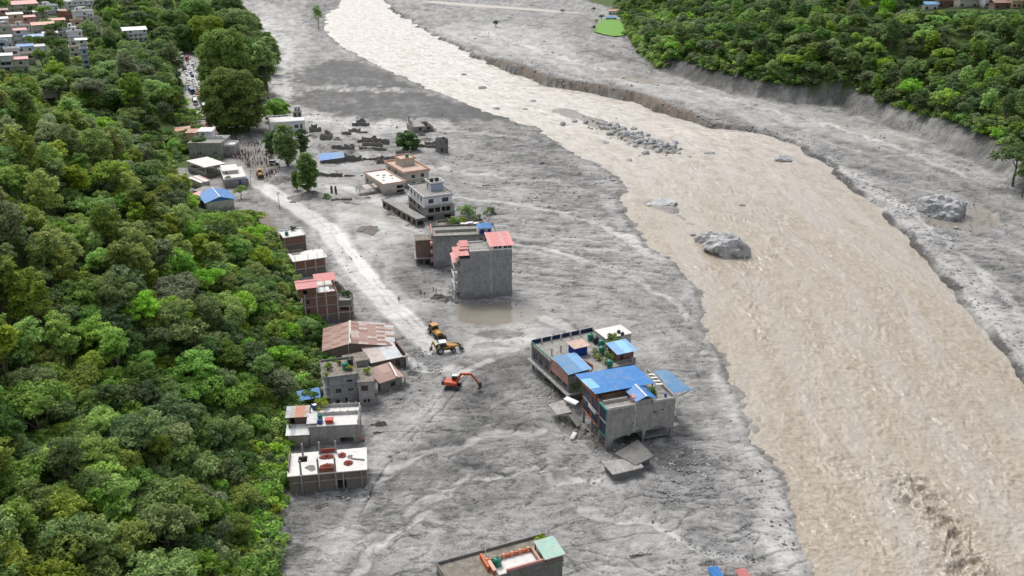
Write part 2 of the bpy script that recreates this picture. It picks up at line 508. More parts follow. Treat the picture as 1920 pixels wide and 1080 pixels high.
# rills: thin dark threads where the wash drained
rl = np.abs(streak(GX, GY, math.radians(-16), 30, 4.2, 101, 4))
rill = (1 - sstep(0.02, 0.10, rl)) * mid
rl2 = np.abs(streak(GX, GY, math.radians(15), 30, 9, 105, 4))
rill = np.maximum(rill, (1 - sstep(0.01, 0.06, rl2)) * (1 - mid) * fl)
tone = tone + 0.05 * mid - 0.14 * rill
Z = Z - 0.22 * rill * fl
ev = 9 - 9 * sstep(600, 690, GY)
veg = np.maximum(sstep(-1, 3, li(FOOT, GY) - GX + 1.5 * fbm(GX / 5, GY / 5, 61, 3)), sstep(0, 4, e - ev + 2.0 * fbm(GX / 6, GY / 6, 63, 3)))
terrv = sstep(2, 12, li(ROADL, GY) - GX) * (GY > 380)
veg = np.maximum(veg, terrv)
veg = np.where((GY > 395) & (GX > li(ROADL, GY) - 6), np.minimum(veg, e > -2), veg)
rivm = np.minimum(GX - xl, xr - GX)
tone = np.where(rivm > -1.0, tone - 0.10, tone)
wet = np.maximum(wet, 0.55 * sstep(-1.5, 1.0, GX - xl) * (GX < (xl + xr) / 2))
brown = np.clip(cut * 1.0 + earth, 0, 1)
me = grid_mesh("ground", np.stack([GX, GY, Z], 1), len(ang), len(rows),
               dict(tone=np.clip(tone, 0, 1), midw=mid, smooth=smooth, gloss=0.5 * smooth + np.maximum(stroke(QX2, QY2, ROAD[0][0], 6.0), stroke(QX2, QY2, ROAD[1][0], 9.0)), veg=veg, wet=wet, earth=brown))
ground = tag(link("ground", me), kind='structure')

m = NT("mud")
v = m.coord(kind='Object')
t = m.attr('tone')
n1 = m.noise(v, 0.30, 8, 0.66, 0.5)
n2 = m.noise(v, 2.4, 3, 0.75, 0.0)
n3 = m.noise(v, 0.07, 4, 0.6, 0.8)
def cracks(sc, w, dist):
    q = m.math('ABSOLUTE', m.math('SUBTRACT', m.noise(m.coord(sc), 1.0, 6, 0.6, dist), 0.5))
    return m.ramp(q, [(0.0, (1, 1, 1)), (w, (0, 0, 0))])
k1 = cracks((0.035, 0.085, 0.1), 0.012, 0.9)
k2 = cracks((0.16, 0.28, 0.1), 0.022, 0.6)
sm = m.math('SUBTRACT', 1.0, m.math('MULTIPLY', m.attr('smooth'), 0.75))
f = m.math('ADD', t, m.math('MULTIPLY', m.math('MULTIPLY', m.math('SUBTRACT', n1, 0.5), 0.40), sm))
f = m.math('ADD', f, m.math('MULTIPLY', m.math('MULTIPLY', m.math('SUBTRACT', n2, 0.5), 0.56), sm))
f = m.math('ADD', f, m.math('MULTIPLY', m.math('SUBTRACT', n3, 0.5), 0.16))
f = m.math('SUBTRACT', f, m.math('MULTIPLY', k1, 0.24))
f = m.math('SUBTRACT', f, m.math('MULTIPLY', k2, 0.15))
mr = m.n('Mapping')
mr.inputs['Rotation'].default_value = (0, 0, math.radians(16))
mr.inputs['Scale'].default_value = (0.055, 0.42, 0.1)
tcn = m.n('TexCoord')
m.l(tcn.outputs['Object'], mr.inputs['Vector'])
q3 = m.math('ABSOLUTE', m.math('SUBTRACT', m.noise(mr.outputs[0], 1.0, 5, 0.6, 0.5), 0.5))
k3 = m.ramp(q3, [(0.0, (1, 1, 1)), (0.035, (0, 0, 0))])
f = m.math('SUBTRACT', f, m.math('MULTIPLY', m.math('MULTIPLY', k3, m.attr('midw')), 0.20))
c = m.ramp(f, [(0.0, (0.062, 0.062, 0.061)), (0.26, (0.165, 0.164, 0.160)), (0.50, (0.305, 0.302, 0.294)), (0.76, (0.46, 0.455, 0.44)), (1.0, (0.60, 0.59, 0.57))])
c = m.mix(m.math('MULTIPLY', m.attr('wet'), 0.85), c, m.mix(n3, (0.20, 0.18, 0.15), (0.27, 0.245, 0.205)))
c = m.mix(m.attr('earth'), c, m.mix(n1, (0.085, 0.066, 0.050), (0.24, 0.20, 0.165)))
g = m.mix(n1, (0.030, 0.058, 0.012), (0.080, 0.125, 0.028))
c = m.mix(m.attr('veg'), c, g)
m.col(c)
m.set(Roughness=m.math('SUBTRACT', m.math('SUBTRACT', 0.90, m.math('MULTIPLY', m.attr('wet'), 0.6)), m.math('MULTIPLY', m.attr('gloss'), 0.42)), Specular_IOR_Level=0.32)
hgt = m.math('ADD', m.math('MULTIPLY', n1, 1.0), m.math('MULTIPLY', n2, 0.35))
m.bump(m.math('MULTIPLY', m.math('SUBTRACT', hgt, m.math('MULTIPLY', k1, 0.3)), m.math('SUBTRACT', 1.0, m.attr('wet'))), 0.4, 0.25)
me.materials.append(m.m)

# ------------------------------------------------------------------ river
def flow_uv(l, nacross, ys):
    pass
RY = np.concatenate([np.linspace(20, 110, 30), CAMH / np.linspace(math.tan(math.radians(41)), math.tan(math.radians(4.2)), 620), [1500, 2000, 3000]])
NA = 330
tt = np.linspace(-0.06, 1.06, NA)
rl, rr = li(RIVL, RY), li(RIVR, RY)
# widen the near reach so the sheet runs under both banks
RXg = (rl[:, None] * (1 - tt) + rr[:, None] * tt)
RX = RXg.ravel()
RYY = np.repeat(RY, NA)
T = np.tile(tt, len(RY))
# along-stream coordinates
wid = np.repeat(rr - rl, NA)
P_ = RYY
Q_ = (T - 0.5) * wid
cur = sstep(0.02, 0.3, T) * (1 - sstep(0.7, 0.98, T))
w1 = fbm(Q_ / 5 + 0.6 * fbm(Q_ / 11, P_ / 14, 71, 2), P_ / 8, 73, 4)
w2 = fbm(Q_ / 1.7 + 0.5 * w1, P_ / 1.5, 75, 3)
w3 = 1 - 2 * np.abs(fbm(Q_ / 9 + w1 * 0.7, P_ / 12, 77, 4))
farr = sstep(260, 420, RYY)
w4 = fbm(Q_ / 1.3 + 0.4 * w1, P_ / 0.95, 79, 2)
RZ = -0.75 + 0.15 * w1 + 0.11 * w2 * (1 - 0.5 * farr) + 0.15 * w3 * (0.4 + cur) + 0.09 * w4 * (1 - farr)
rap = np.zeros(RX.shape)
for l, wd, a in [([(1690, 900), (1760, 970), (1800, 1050), (1820, 1080)], 8, 1.0), ([(1400, 510), (1450, 470), (1470, 420), (1440, 390)], 6, 0.5), ([(1560, 860), (1640, 900), (1700, 940)], 5, 0.45), ([(1380, 545), (1420, 580), (1430, 640)], 6, 0.35), ([(1360, 405), (1395, 398), (1400, 415)], 5, 0.7),
                 ([(1240, 290), (1300, 315), (1330, 290), (1370, 285)], 7, 0.8), ([(1260, 243), (1320, 252), (1380, 250), (1420, 262)], 7, 0.8),
                 ([(1310, 500), (1400, 500), (1470, 470)], 4, 0.7), ([(1350, 350), (1420, 380), (1480, 420)], 9, 0.3),
                 ([(700, 70), (760, 90), (790, 110)], 22, 0.55), ([(1000, 200), (1040, 215)], 8, 0.6), ([(1430, 290), (1480, 305)], 6, 0.6),
                 ([(880, 150), (960, 190), (1010, 220)], 18, 0.4), ([(1240, 480), (1300, 540), (1330, 650)], 4, 0.3)]:
    p = W2(l, -0.7)
    rap = np.maximum(rap, a * masked(RX + 1.5 * w1, RYY, p, wd * 2, lambda x, y, q: 1 - sstep(0, wd, seg_dist(x, y, q))))
RZ = RZ + rap * (0.75 * fbm(Q_ / 3.4 + .5 * w1, P_ / 2.6, 81, 3) + 0.45 * w3)
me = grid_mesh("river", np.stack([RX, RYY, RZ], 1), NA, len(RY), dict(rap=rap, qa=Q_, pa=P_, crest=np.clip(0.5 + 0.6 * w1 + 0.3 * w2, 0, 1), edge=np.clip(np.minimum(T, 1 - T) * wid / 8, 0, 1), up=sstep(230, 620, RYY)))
river = tag(link("river", me), kind='structure')
m = NT("silty_water")
cx = m.n('CombineXYZ')
m.l(m.attr('qa'), cx.inputs[0])
m.l(m.attr('pa'), cx.inputs[1])
def fl_noise(sx, sy, detail, rough, dist, off=0.0):
    mp = m.n('Mapping')
    mp.inputs['Scale'].default_value = (sx, sy, 1)
    mp.inputs['Location'].default_value = (off, off * 1.7, 0)
    m.l(cx.outputs[0], mp.inputs['Vector'])
    return m.noise(mp.outputs[0], 1.0, detail, rough, dist)
def thread(n, w):
    return m.ramp(m.math('ABSOLUTE', m.math('SUBTRACT', n, 0.5)), [(0.0, (1, 1, 1)), (w, (0, 0, 0))])
band = fl_noise(0.11, 0.011, 4, 0.55, 0.5)                  # long lanes of the current
lump = fl_noise(0.22, 0.14, 6, 0.62, 1.0, 3.0)
rip = fl_noise(0.50, 0.95, 5, 0.62, 0.7, 7.0)               # short cross ripples
th1 = m.math('MAXIMUM', thread(fl_noise(0.20, 0.30, 5, 0.6, 1.2, 11.0), 0.022), m.math('MULTIPLY', thread(fl_noise(0.16, 0.05, 5, 0.62, 0.9, 31.0), 0.016), 0.8))
th2 = thread(fl_noise(0.45, 0.75, 4, 0.6, 0.9, 17.0), 0.045)
rough_ = m.math('ADD', m.math('MULTIPLY', m.ramp(band, [(0.42, (0, 0, 0)), (0.62, (1, 1, 1))]), 0.55), m.attr('rap'), clamp=True)
base = m.ramp(m.math('ADD', m.math('MULTIPLY', rip, 0.6), m.math('MULTIPLY', lump, 0.4)),
              [(0.30, (0.235, 0.192, 0.140)), (0.43, (0.325, 0.278, 0.215)), (0.56, (0.375, 0.328, 0.262)), (0.70, (0.45, 0.405, 0.34))])
base = m.mix(m.math('MULTIPLY', m.ramp(band, [(0.38, (1, 1, 1)), (0.54, (0, 0, 0))]), 0.62), base, (0.375, 0.35, 0.315))
base = m.mix(m.math('MULTIPLY', th2, m.math('MULTIPLY_ADD', rough_, 0.40, 0.14)), base, (0.185, 0.142, 0.10))
base = m.mix(m.math('MULTIPLY', th1, m.math('MULTIPLY_ADD', rough_, 0.70, 0.14)), base, (0.15, 0.11, 0.075))
foam = m.ramp(fl_noise(0.7, 0.9, 5, 0.68, 1.2, 23.0), [(0.56, (0, 0, 0)), (0.64, (1, 1, 1))])
base = m.mix(m.math('MULTIPLY', foam, m.math('MULTIPLY_ADD', m.attr('rap'), 0.55, m.math('MULTIPLY_ADD', rough_, 0.12, 0.03))), base, (0.62, 0.58, 0.52))
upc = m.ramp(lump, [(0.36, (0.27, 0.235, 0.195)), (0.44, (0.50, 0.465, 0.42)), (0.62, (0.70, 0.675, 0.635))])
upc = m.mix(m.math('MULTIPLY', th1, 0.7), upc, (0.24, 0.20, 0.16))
base = m.mix(m.math('MULTIPLY', m.attr('up'), 0.82), base, upc)  # water paler with distance: sky reflection painted into the base colour
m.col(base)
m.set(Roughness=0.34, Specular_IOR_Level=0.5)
m.bump(m.math('SUBTRACT', m.math('ADD', m.math('MULTIPLY', lump, 0.8), m.math('MULTIPLY', rip, 0.34)), m.math('MULTIPLY', th1, 0.12)), 0.8, 0.45)
me.materials.append(m.m)

# thin braid of water far upstream on the right
def ribbon(name, l, w, z, mat, zfun=None, n=10, wob=0.0):
    pts = [px(u, v, z) for u, v in l]
    P, prev = [], None
    ws = w if isinstance(w, (list, tuple)) else [w] * len(pts)
    for i, p in enumerate(pts):
        d = (pts[min(i + 1, len(pts) - 1)] - pts[max(i - 1, 0)]).normalized()
        nrm = Vector((-d.y, d.x, 0))
        for s in (-1, 1):
            q = p + nrm * s * ws[i]
            P.append((q.x, q.y, (zfun(q.x, q.y) if zfun else z)))
    me = grid_mesh(name, np.array(P), 2, len(pts))
    me.materials.append(MATS[mat])
    return tag(link(name, me), kind='structure')
ribbon("river_branch", BRANCH, [11, 13, 14, 12, 10, 8, 5], 0, "silty_water",
       lambda x, y: gz(x, y) + 0.15)

# bright paddy field and footpath across the river
def drape(name, l, mat, lift=0.5, n=14):
    pts = np.array([[*hit(u, v)[:2]] for u, v in l])
    xs = np.linspace(pts[:, 0].min(), pts[:, 0].max(), n)
    ys = np.linspace(pts[:, 1].min(), pts[:, 1].max(), n)
    bm = bmesh.new()
    V = [[bm.verts.new((x, y, gz(x, y) + lift)) for x in xs] for y in ys]
    for i in range(n - 1):
        for j in range(n - 1):
            cx, cy = np.array([(xs[j] + xs[j + 1]) / 2]), np.array([(ys[i] + ys[i + 1]) / 2])
            if inside(cx, cy, pts)[0]:
                bm.faces.new((V[i][j], V[i][j + 1], V[i + 1][j + 1], V[i + 1][j]))
    me = bpy.data.meshes.new(name)
    bm.to_mesh(me)
    bm.free()
    me.materials.append(MATS[mat])
    return tag(link(name, me), kind='structure')
m = NT("paddy")
m.col(m.ramp(m.noise(m.coord(), 0.5, 5), [(0.3, (0.075, 0.20, 0.010)), (0.7, (0.13, 0.30, 0.02))]))
m.set(Roughness=0.8)
m = NT("pale_earth")
m.col(m.ramp(m.noise(m.coord(), 0.8, 5), [(0.3, (0.36, 0.32, 0.27)), (0.7, (0.48, 0.44, 0.38))]))
m.set(Roughness=0.95)
drape("field", [(1113, 61), (1120, 48), (1129, 39), (1146, 37), (1160, 40), (1172, 52), (1179, 66), (1165, 69), (1150, 70), (1130, 66)], "paddy", 0.9, 60)
pp = [hit(u, v) for u, v in [(1216, 1), (1221, 8), (1230, 16), (1238, 24), (1248, 31)]]
P = []
for i, p in enumerate(pp):
    d_ = (pp[min(i + 1, 4)] - pp[max(i - 1, 0)]).normalized()
    for s_ in (-2.5, 2.5):
        q = p + Vector((-d_.y, d_.x, 0)) * s_
        P.append((q.x, q.y, gz(q.x, q.y) + 0.7))
me = grid_mesh("path", np.array(P), 2, 5)
me.materials.append(MATS["pale_earth"])
tag(link("path", me), kind='structure')
# ------------------------------------------------------------------ vegetation
def leaf_mat(name, c1, c2, c3):
    m = NT(name)
    oi = m.n('ObjectInfo')
    lv = m.attr('lv')
    c = m.ramp(lv, [(0.0, c1), (0.55, c2), (1.0, c3)])
    hs = m.n('HueSaturation')
    m.l(c, hs.inputs['Color'])
    m.l(m.math('MULTIPLY_ADD', oi.outputs['Random'], 0.035, 0.488), hs.inputs['Hue'])
    r2 = m.math('FRACT', m.math('MULTIPLY', oi.outputs['Random'], 37.7))
    m.l(m.math('MULTIPLY_ADD', r2, 0.75, 0.70), hs.inputs['Value'])
    r3 = m.math('FRACT', m.math('MULTIPLY', oi.outputs['Random'], 91.3))
    m.l(m.math('MULTIPLY_ADD', r3, 0.35, 0.72), hs.inputs['Saturation'])
    m.col(hs.outputs[0])
    m.set(Roughness=0.55, Specular_IOR_Level=0.3)
    tr = m.n('BsdfTranslucent')
    m.l(hs.outputs[0], tr.inputs[0])
    mx = m.n('MixShader')
    mx.inputs[0].default_value = 0.46
    m.l(m.b.outputs[0], mx.inputs[1])
    m.l(tr.outputs[0], mx.inputs[2])
    m.l(mx.outputs[0], m.t.nodes['Material Output'].inputs[0])
leaf_mat("leaf_yellow", (0.173, 0.237, 0.031), (0.300, 0.387, 0.050), (0.485, 0.557, 0.088))
leaf_mat("leaf_mid", (0.131, 0.220, 0.039), (0.241, 0.372, 0.062), (0.392, 0.530, 0.105))
leaf_mat("leaf_dark", (0.066, 0.131, 0.035), (0.135, 0.229, 0.057), (0.232, 0.345, 0.097))
leaf_mat("leaf_grey", (0.158, 0.208, 0.088), (0.280, 0.345, 0.161), (0.428, 0.485, 0.257))
leaf_mat("leaf_bright", (0.177, 0.309, 0.040), (0.307, 0.512, 0.068), (0.466, 0.620, 0.113))
LM = {k: MATS["leaf_" + k] for k in ("yellow", "mid", "dark", "grey", "bright")}
m = NT("bark")
m.col(m.ramp(m.noise(m.coord((3, 3, 0.6)), 2, 4), [(0.3, (0.06, 0.045, 0.035)), (0.7, (0.17, 0.14, 0.115))]))
m.set(Roughness=0.9)
BARK = m.m

def crown_mesh(name, seed, H, base, rx, rz, nc, per, leaf, rc, lobes=0, flat=0.0, low=False):
    """leaf clumps through an uneven crown; origin at the foot of the trunk"""
    r = np.random.default_rng(seed)
    cz = H - rz
    C = []
    lob = [(r.uniform(-.5, .5) * rx, r.uniform(-.5, .5) * rx, r.uniform(-.35, .45) * rz, r.uniform(.45, .7)) for _ in range(lobes)] or [(0, 0, 0, 1)]
    for i in range(nc):
        lx, ly, lz, ls = lob[i % len(lob)]
        d = r.normal(size=3)
        d /= np.linalg.norm(d)
        if d[2] < -0.45 and not low: d[2] *= -0.6
        rad = r.uniform(0.55, 1.02) ** 0.5 if i % 4 else r.uniform(0.2, 0.6)
        sh = 1 - flat * max(d[2], 0)
        C.append((lx + d[0] * rx * ls * rad, ly + d[1] * rx * ls * rad, cz + lz + d[2] * rz * ls * rad * sh, rc * r.uniform(0.6, 1.3)))
    P, LV = [], []
    for x, y, z, q in C:
        n = int(per * (q / rc) ** 1.5)
        d = r.normal(size=(n, 3))
        d /= np.linalg.norm(d, axis=1)[:, None]
        d[:, 2] = np.where(d[:, 2] < -0.3, -d[:, 2], d[:, 2])
        pos = np.array([x, y, z]) + d * q * r.uniform(0.55, 1.12, (n, 1)) * np.array([1, 1, 0.72])
        nor = d + r.normal(size=(n, 3)) * 0.55 + np.array([0, 0, 0.35])
        nor /= np.linalg.norm(nor, axis=1)[:, None]
        t = np.cross(nor, r.normal(size=(n, 3)))
        t /= np.linalg.norm(t, axis=1)[:, None]
        b = np.cross(nor, t)
        s = leaf * r.uniform(0.6, 1.35, (n, 1))
        quad = np.stack([pos - t * s, pos - b * s * 0.55 + nor * s * 0.18, pos + t * s, pos + b * s * 0.55 + nor * s * 0.18], 1)
        P.append(quad)
        LV.append(np.clip(np.repeat(r.normal(0.45, 0.22, n) + r.normal(0, 0.16), 4), 0, 1))
    P = np.concatenate(P).reshape(-1, 3)
    q = np.arange(len(P)).reshape(-1, 4)
    me = np_mesh(name, P, q, dict(lv=np.concatenate(LV)), smooth=False)
    me.materials.append(LM['mid'])
    return me

def trunk_mesh(name, seed, H, base, rx, rz, r0=0.22):
    r = random.Random(seed)
    V, Fc = [], []
    def tube(pts, rad, n=6):
        b = len(V)
        for i, p in enumerate(pts):
            d = (pts[min(i + 1, len(pts) - 1)] - pts[max(i - 1, 0)]).normalized()
            a = d.orthogonal().normalized()
            c = d.cross(a)
            for k in range(n):
                th = 2 * math.pi * k / n
                V.append(p + (a * math.cos(th) + c * math.sin(th)) * rad[i])
        for i in range(len(pts) - 1):
            for k in range(n):
                Fc.append((b + i * n + k, b + i * n + (k + 1) % n, b + (i + 1) * n + (k + 1) % n, b + (i + 1) * n + k))
    top = H - rz * 0.7
    pts = [Vector((0, 0, -1.2))] + [Vector((r.uniform(-.15, .15) * i, r.uniform(-.15, .15) * i, top * i / 4)) for i in range(5)]
    tube(pts, [r0 * 1.35] + [r0 * (1.15 - 0.2 * i) for i in range(5)])
    for i in range(6):
        s = pts[2 + i % 3]
        a = r.uniform(0, 6.28)
        e = Vector((math.cos(a) * rx * .6, math.sin(a) * rx * .6, H - rz * r.uniform(.6, 1.3)))
        mid_ = (s + e) / 2 + Vector((0, 0, -0.3))
        tube([s, mid_, e], [r0 * .5, r0 * .32, r0 * .12], 5)
    me = bpy.data.meshes.new(name)
    me.from_pydata(V, [], Fc)
    me.polygons.foreach_set('use_smooth', [True] * len(Fc))
    me.materials.append(BARK)
    return me

SHAPES = {}
def shape(key, seed, H, base, rx, rz, nc, per, leaf, rc, lobes=0, flat=0.0, r0=0.22, low=False):
    SHAPES[key] = (crown_mesh(key + "_crown", seed, H, base, rx, rz, nc, per, leaf, rc, lobes, flat, low),
                   trunk_mesh(key + "_trunk", seed, H, base, rx, rz, r0), H, rx)
for i in range(3):
    shape("round%d" % i, 10 + i, 9, 3, 3.2, 3.2, 84, 42, 0.25, 0.78, (0, 3, 4)[i])
    shape("tall%d" % i, 20 + i, 12.5, 4, 2.5, 5.0, 90, 38, 0.25, 0.70, (0, 5, 6)[i])
    shape("bushy%d" % i, 40 + i, 7.5, 2, 3.4, 3.0, 84, 38, 0.24, 0.70, (5, 6, 7)[i])
for i in range(2):
    shape("spread%d" % i, 30 + i, 9.5, 4, 4.6, 2.8, 96, 40, 0.26, 0.78, 6, 0.3)
shape("banyan0", 50, 30, 6, 15.5, 15.5, 300, 130, 0.62, 2.9, 0, 0.0, 1.3, True)
shape("banyan1", 51, 30, 6, 13, 15, 260, 120, 0.62, 2.8, 0, 0.0, 1.0, True)
shape("pine0", 52, 26, 5, 5.5, 12.5, 110, 70, 0.55, 1.7, 0, 0.0, 0.4, True)
shape("pine1", 53, 26, 9, 4.6, 9.0, 50, 50, 0.55, 1.4, 6, 0.0, 0.35)
shape("column0", 54, 15, 1, 3.1, 7.2, 110, 85, 0.36, 1.25, 0, 0.0, 0.35, True)
shape("column1", 55, 12, 2, 2.6, 5.7, 80, 75, 0.34, 1.05, 0, 0.0, 0.3, True)
shape("globe0", 56, 9, 0.5, 5.0, 4.6, 110, 95, 0.40, 1.3, 0, 0.0, 0.4, True)

def tree(name, key, mat, loc, s, label, group=None, rz=None, sz=None, crown_label=None):
    cm, tm, H, rx = SHAPES[key]
    o = empty(name, loc, random.uniform(0, 6.28) if rz is None else rz)
    o.scale = (s, s, sz or s)
    o.rotation_euler.x = random.uniform(-.05, .05)
    t = link("trunk", tm, o)
    c = link("crown", cm, o)
    c.material_slots[0].link = 'OBJECT'
    c.material_slots[0].material = LM[mat]
    tag(o, label, 'tree', group)
    return o

def scatter(x0, x1, y0, y1, dist, ok, seed):
    """jittered grid, spacing dist(y)"""
    r = random.Random(seed)
    out = []
    y = y0
    row = 0
    while y < y1:
        d = dist(y)
        x = x0 + (row % 2) * d / 2
        while x < x1:
            p = (x + r.uniform(-.38, .38) * d, y + r.uniform(-.38, .38) * d)
            if ok(*p): out.append(p)
            x += d
        y += d * 0.9
        row += 1
    return out

def project(x, y, z):
    d = y * CP - (z - CAMH) * SP
    return 960 + FPX * x / d, 540 - FPX * (y * SP + (z - CAMH) * CP) / d, d

HOUSEZ = []      # (x, y, radius) keep trees off the houses; filled below
for u, v, r in [(612, 905, 9), (620, 815, 9), (655, 740, 10), (720, 715, 8), (670, 655, 12), (600, 590, 9), (585, 510, 7), (555, 465, 5), (408, 385, 8), (392, 360, 6),
                (455, 335, 6), (395, 315, 8), (385, 280, 12), (350, 245, 12), (700, 665, 8), (580, 640, 5)]:
    q = px(u, v)
    HOUSEZ.append((q.x, q.y, r))
def clear(x, y, k=1.0):
    return all((x - a) ** 2 + (y - b) ** 2 > (r * k) ** 2 for a, b, r in HOUSEZ)

# houses and the road stay open to view: trees in front of them are felled or small
OPEN = []
for r_ in [(545, 838, 690, 930), (540, 755, 690, 840), (600, 662, 705, 765), (584, 715, 620, 752), (614, 606, 740, 655), (548, 526, 660, 574), (606, 574, 660, 612), (553, 470, 612, 516),
           (532, 430, 575, 474), (373, 353, 440, 396), (360, 340, 425, 364), (412, 303, 468, 346), (362, 290, 425, 320), (345, 238, 415, 298), (300, 226, 400, 250),
           (336, 95, 360, 120), (340, 120, 366, 145), (344, 145, 374, 170), (350, 170, 386, 195), (356, 195, 398, 215), (364, 212, 412, 242), (0, 0, 62, 14), (0, 14, 110, 34), (120, 0, 195, 12), (15, 34, 70, 58), (88, 30, 192, 62), (0, 46, 24, 84), (20, 66, 90, 100), (0, 96, 68, 124), (130, 66, 162, 84), (132, 96, 172, 122), (62, 54, 150, 66), (235, 54, 280, 74), (84, 178, 108, 190), (300, 150, 345, 232),
           (556, 930, 700, 1000), (545, 1000, 700, 1079), (1115, 36, 1172, 66), (1215, 0, 1250, 30), (1730, 0, 1920, 14), (1134, 10, 1164, 34)]:
    g_ = hit((r_[0] + r_[2]) / 2, r_[3]) if r_[1] < 900 else hit(640, 560)
    OPEN.append((*r_, project(*g_)[2] if r_[1] > 60 and r_[0] > 200 and not (335 < r_[0] < 365 and r_[3] < 243) else 1e6 if r_[0] < 200 or 335 < r_[0] < 365 and r_[3] < 243 else project(*g_)[2] + 30))
def open_view(x, y, z, H, rx):
    u, v1, dp = project(x, y, z + H * 0.3)
    _, v0, _ = project(x, y, z + H)
    r_ = rx * FPX / dp * 0.9
    return all(u + r_ < a or u - r_ > c_ or v1 < b_ or v0 > d_ or dp > q for a, b_, c_, d_, q in OPEN)
def fit(x, y, z, key, s):
    for k in (1.0, 0.75, 0.55, 0.4):
        if open_view(x, y, z, SHAPES[key][2] * s * k, SHAPES[key][3] * s * k): return s * k
    return None

# the forest on the near left hillside
def ok_left(x, y):
    d = float(li(FOOT, y)) - x
    if d < 1.6 or not clear(x, y, 0.5): return False
    u, v, dep_ = project(x, y, gz(x, y) + 8)
    return -120 < u < 700 and v < 1240 and y + 0.18 * d < 440
pl = scatter(-330, -30, 92, 440, lambda y: 4.35 + (y - 95) * 0.004, ok_left, 5)
cand = []
for x, y in pl:
    z = gz(x, y)
    u, v, dp = project(x, y, z + 6)
    vis = -60 < u < 640 and -40 < v < 1120
    cand.append((dp if vis else dp + 1e4, x, y, z))
cand.sort()
rt = random.Random(9)
FSPEC = ["round0", "round1", "round2", "tall0", "tall1", "tall2", "bushy0", "bushy1", "bushy2", "spread0", "spread1"]
def pick_left(x, y):
    d = float(li(FOOT, y)) - x
    w = perlin(x / 22, y / 22, 91)
    if d + 30 * w > 36:
        key = rt.choice(["tall0", "tall1", "tall2", "tall1", "round1", "round2", "bushy1"])
        mat = rt.choices(["yellow", "mid", "grey", "bright"], [9, 4, 1, 1.5])[0]
    else:
        key = rt.choice(["round0", "round1", "round2", "bushy0", "bushy1", "bushy2", "spread0", "spread1", "tall2"])
        mat = rt.choices(["yellow", "mid", "dark", "grey", "bright"], [2.2, 5, 2.8, 1.2, 1.6])[0]
    s = rt.choice([rt.uniform(0.6, 0.95), rt.uniform(0.85, 1.2), rt.uniform(0.95, 1.4)]) * (0.8 if d < 8 else 1)
    return key, mat, s
KINDN = {"round": "broadleaf_tree", "tall": "sal_tree", "bushy": "bushy_tree", "spread": "spreading_tree"}
LBL = {"round": "round-crowned", "tall": "tall narrow", "bushy": "low bushy", "spread": "wide spreading"}
CLR = {"yellow": "yellow-green", "mid": "mid-green", "dark": "dark green", "grey": "grey-green", "bright": "bright green"}
LMK = [("unfinished house", 612, 890), ("low terrace house", 620, 800), ("weathered house", 640, 710), ("corrugated shed", 670, 640), ("red-roofed brick house", 600, 560), ("pale-slab brick house", 580, 490),
       ("small brick house", 552, 450), ("blue gabled house", 406, 372), ("white pavilion", 392, 305), ("scalloped house", 382, 270), ("frame bottom", 480, 1060)]
def near_mark(u, v, marks):
    return min(marks, key=lambda q: (q[1] - u) ** 2 * .2 + (q[2] - v) ** 2)[0]
def where_left(x, y, z):
    u, v, _ = project(x, y, z + 5)
    d = float(li(FOOT, y)) - x
    return "%s the %s" % ("beside" if d < 10 else "upslope of" if d < 30 else "high up left of", near_mark(u, v, LMK))
RMK = [("huge bank boulder", 1800, 330), ("pale stone block", 1520, 150), ("bright green field", 1180, 60), ("far right houses", 1800, 40), ("footpath", 1300, 20), ("bare-trunked bank tree", 1900, 260)]
def where_right(x, y, z):
    u, v, _ = project(x, y, z + 5)
    e_ = x - float(li(RHILL, y))
    return "%s the %s" % ("on the bank near" if e_ < 18 else "low on slope near" if e_ < 45 else "high on slope near", near_mark(u, v, RMK))
rest_left = []
for i, (dp, x, y, z) in enumerate(cand):
    key, mat, s = pick_left(x, y)
    s = fit(x, y, z, key, s)
    if s is None: continue
    if i < 262:
        k = key[:-1]
        tree(KINDN[k], key, mat, (x, y, z - 0.3), s, "%s %s forest tree %s" % (CLR[mat], LBL[k], where_left(x, y, z)), "trees of the left hillside forest")
    else:
        rest_left.append((x, y, z - 0.3, s, key, mat))

# the wooded slope across the river
def ok_right(x, y):
    e = x - float(li(RHILL, y))
    if e < (9 if y < 620 else 3): return False
    u, v, dep_ = project(x, y, gz(x, y) + 4)
    if not (1090 < u < 2000 and -60 < v < 420): return False
    if u < 1250 and v > 55 and e < 30: return rt.random() < 0.35
    return True
pr = scatter(60, 520, 300, 1100, lambda y: 7.4 + (y - 300) * 0.003, ok_right, 6)
candr = []
for x, y in pr:
    z = gz(x, y)
    u, v, dp = project(x, y, z + 6)
    candr.append((dp if 1080 < u < 1940 and v > -10 else dp + 1e4, x, y, z))
candr.sort()
rest_right = []
for i, (dp, x, y, z) in enumerate(candr):
    w = perlin(x / 40, y / 40, 95)
    key = rt.choice(["round0", "round1", "round2", "bushy0", "bushy1", "bushy2", "spread0", "spread1", "tall0"])
    mat = rt.choices(["mid", "dark", "grey", "bright"], [3, 5 + 6 * max(w, 0), 1, 1.2 - min(w, 0) * 3])[0]
    s = fit(x, y, z, key, rt.uniform(0.85, 1.75))
    if s is None: continue
    if i < 170:
        k = key[:-1]
        tree(KINDN[k], key, mat, (x, y, z - 0.4), s, "%s %s tree across the river %s" % (CLR[mat], LBL[k], where_right(x, y, z)), "trees of the slope across the river")
    else:
        rest_right.append((x, y, z - 0.4, s, key, mat))

